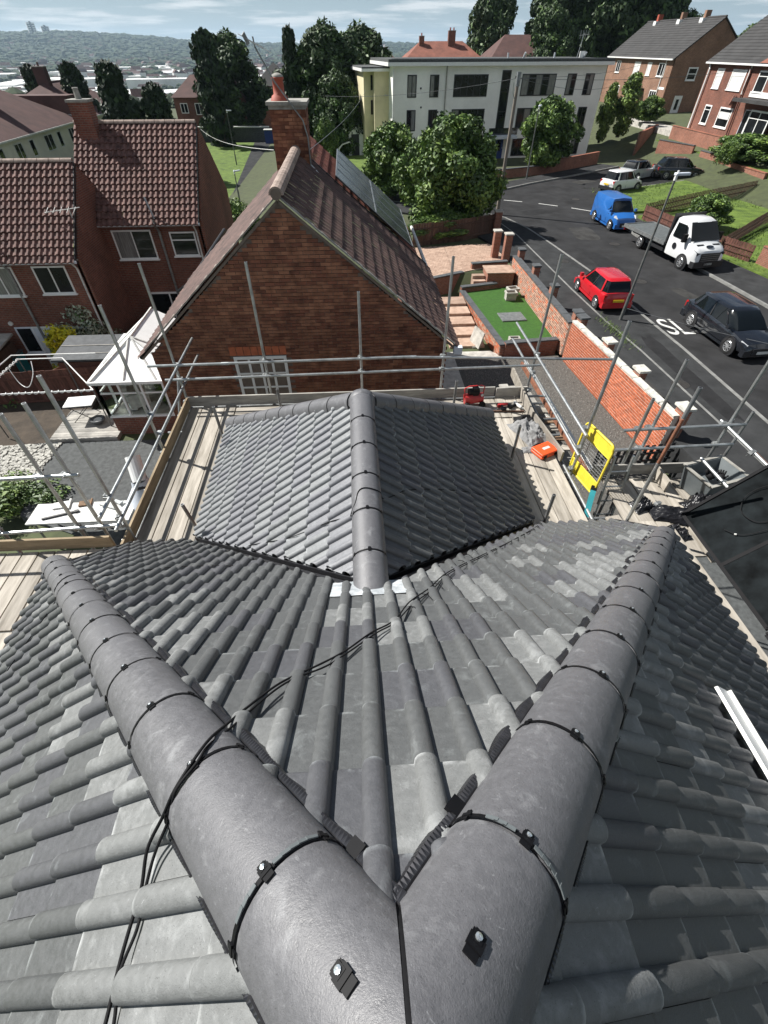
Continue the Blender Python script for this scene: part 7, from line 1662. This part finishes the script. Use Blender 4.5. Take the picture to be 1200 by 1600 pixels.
# ================================================================== the far valley: woods, town, hillside houses
g_ = np.random.default_rng(11)
def scatter(n, d0, d1, a0, a1, pw=1.0):
    d = d0+(d1-d0)*g_.random(n)**pw; a = np.radians(a0+(a1-a0)*g_.random(n)); return np.stack([d*np.sin(a), d*np.cos(a)], 1)
def wood_mesh(name, P_, size, mt):
    V = []; F = []; k = 0
    for (x, y) in P_:
        z = T(x, y); s_ = size*(.6+.8*rnd.random())*(.55+min(1.6, math.hypot(x, y)/1800)); h = s_*(.7+.5*rnd.random()); r0 = rnd.random()*6
        for q, (rr, zz) in enumerate(((.75, .05), (1, .45), (.7, .85))):
            for i in range(6): t = r0+i*math.pi/3+q*.5; V.append((x+s_*rr*math.cos(t)*(.8+.4*rnd.random()), y+s_*rr*math.sin(t), z-1+h*zz*(.85+.3*rnd.random())))
        V.append((x, y, z+h))
        for q in range(2):
            for i in range(6): F.append((k+q*6+i, k+q*6+(i+1) % 6, k+q*6+6+(i+1) % 6, k+q*6+6+i))
        for i in range(6): F.append((k+12+i, k+12+(i+1) % 6, k+18))
        k += 19
    me = bpy.data.meshes.new(name); me.from_pydata(V, [], F); me.materials.append(M[mt]); return put(name, me, kind='stuff')
wood_mesh('distant_woodland', scatter(2600, 230, 1500, -42, 14, 1.3), 5.0, 'far_wood')
wood_mesh('distant_woodland', scatter(9000, 1500, 5600, -40, 12, .8), 8, 'far_wood')
wood_mesh('distant_woodland', scatter(7000, 3300, 5400, -34, 2, .8), 9, 'far_wood')
mbw = [MB(), MB(), MB()]
def boxes(P_, w, h, k):
    for (x, y) in P_:
        z = T(x, y); a = rnd.choice((.3, 1.9, .8))+rnd.uniform(-.2, .2); L_ = w*rnd.uniform(.6, 1.7); D_ = w*rnd.uniform(.4, .8); H_ = h*rnd.uniform(.7, 1.4)
        mm = mbw[k]; mm.X = Matrix.Translation((x, y, z-1)) @ Matrix.Rotation(a, 4, 'Z'); mm.bb(-L_/2, L_/2, -D_/2, D_/2, 0, H_)
        if k != 1: mbw[2].X = mm.X; mbw[2].add([(-L_/2, -D_/2, H_), (L_/2, -D_/2, H_), (L_/2, D_/2, H_), (-L_/2, D_/2, H_), (-L_/2, 0, H_*1.4), (L_/2, 0, H_*1.4)], [(0, 1, 5, 4), (2, 3, 4, 5), (1, 2, 5), (3, 0, 4)])
boxes(scatter(520, 350, 1800, -42, 12), 14, 6, 0); boxes(scatter(900, 1500, 5000, -34, 4), 26, 12, 0)
boxes(scatter(110, 900, 3300, -30, -5), 90, 11, 1)
obj('distant_houses', mbw[0], 'far_build', kind='stuff'); obj('distant_warehouses', mbw[1], 'far_build', kind='stuff'); obj('distant_roofs', mbw[2], 'far_roof', kind='stuff')
for i, (az_, d_, h_, lab) in enumerate(((-24.3, 4650, 62, 'taller grey tower block on the far left hillside'), (-23.4, 4700, 48, 'lower grey tower block on the far left hillside'))):
    x, y = d_*math.sin(R(az_)), d_*math.cos(R(az_)); z = T(x, y)
    t = thing('tower_block', lab, 'tower block', (x, y, z), .5, 'tower blocks on the far hill')
    obj('shaft', MB().bb(-22, 22, -14, 14, -8, h_), 'far_build', t, local=True); obj('stair_core', MB().bb(-5, 5, -16, 16, -8, h_+5), 'coping_dark', t, local=True)
    for q in range(6): obj('window_band', MB().bb(-19, 19, -14.3, -13.9, 6+q*h_/7, 10+q*h_/7), 'glass', t, local=True)

# ================================================================== the air itself
hm = bpy.data.materials.new('haze_air'); hm.use_nodes = True; t = hm.node_tree; t.nodes.clear()
vo = t.nodes.new('ShaderNodeVolumePrincipled'); vo.inputs['Color'].default_value = (.62, .82, 1, 1); vo.inputs['Density'].default_value = .00008; vo.inputs['Anisotropy'].default_value = .2
mo = t.nodes.new('ShaderNodeOutputMaterial'); t.links.new(vo.outputs[0], mo.inputs['Volume'])
MATS['haze_air'] = hm
obj('haze', MB().bb(-9400, 9400, -9400, 9900, -120, 160), 'haze_air', kind='stuff')
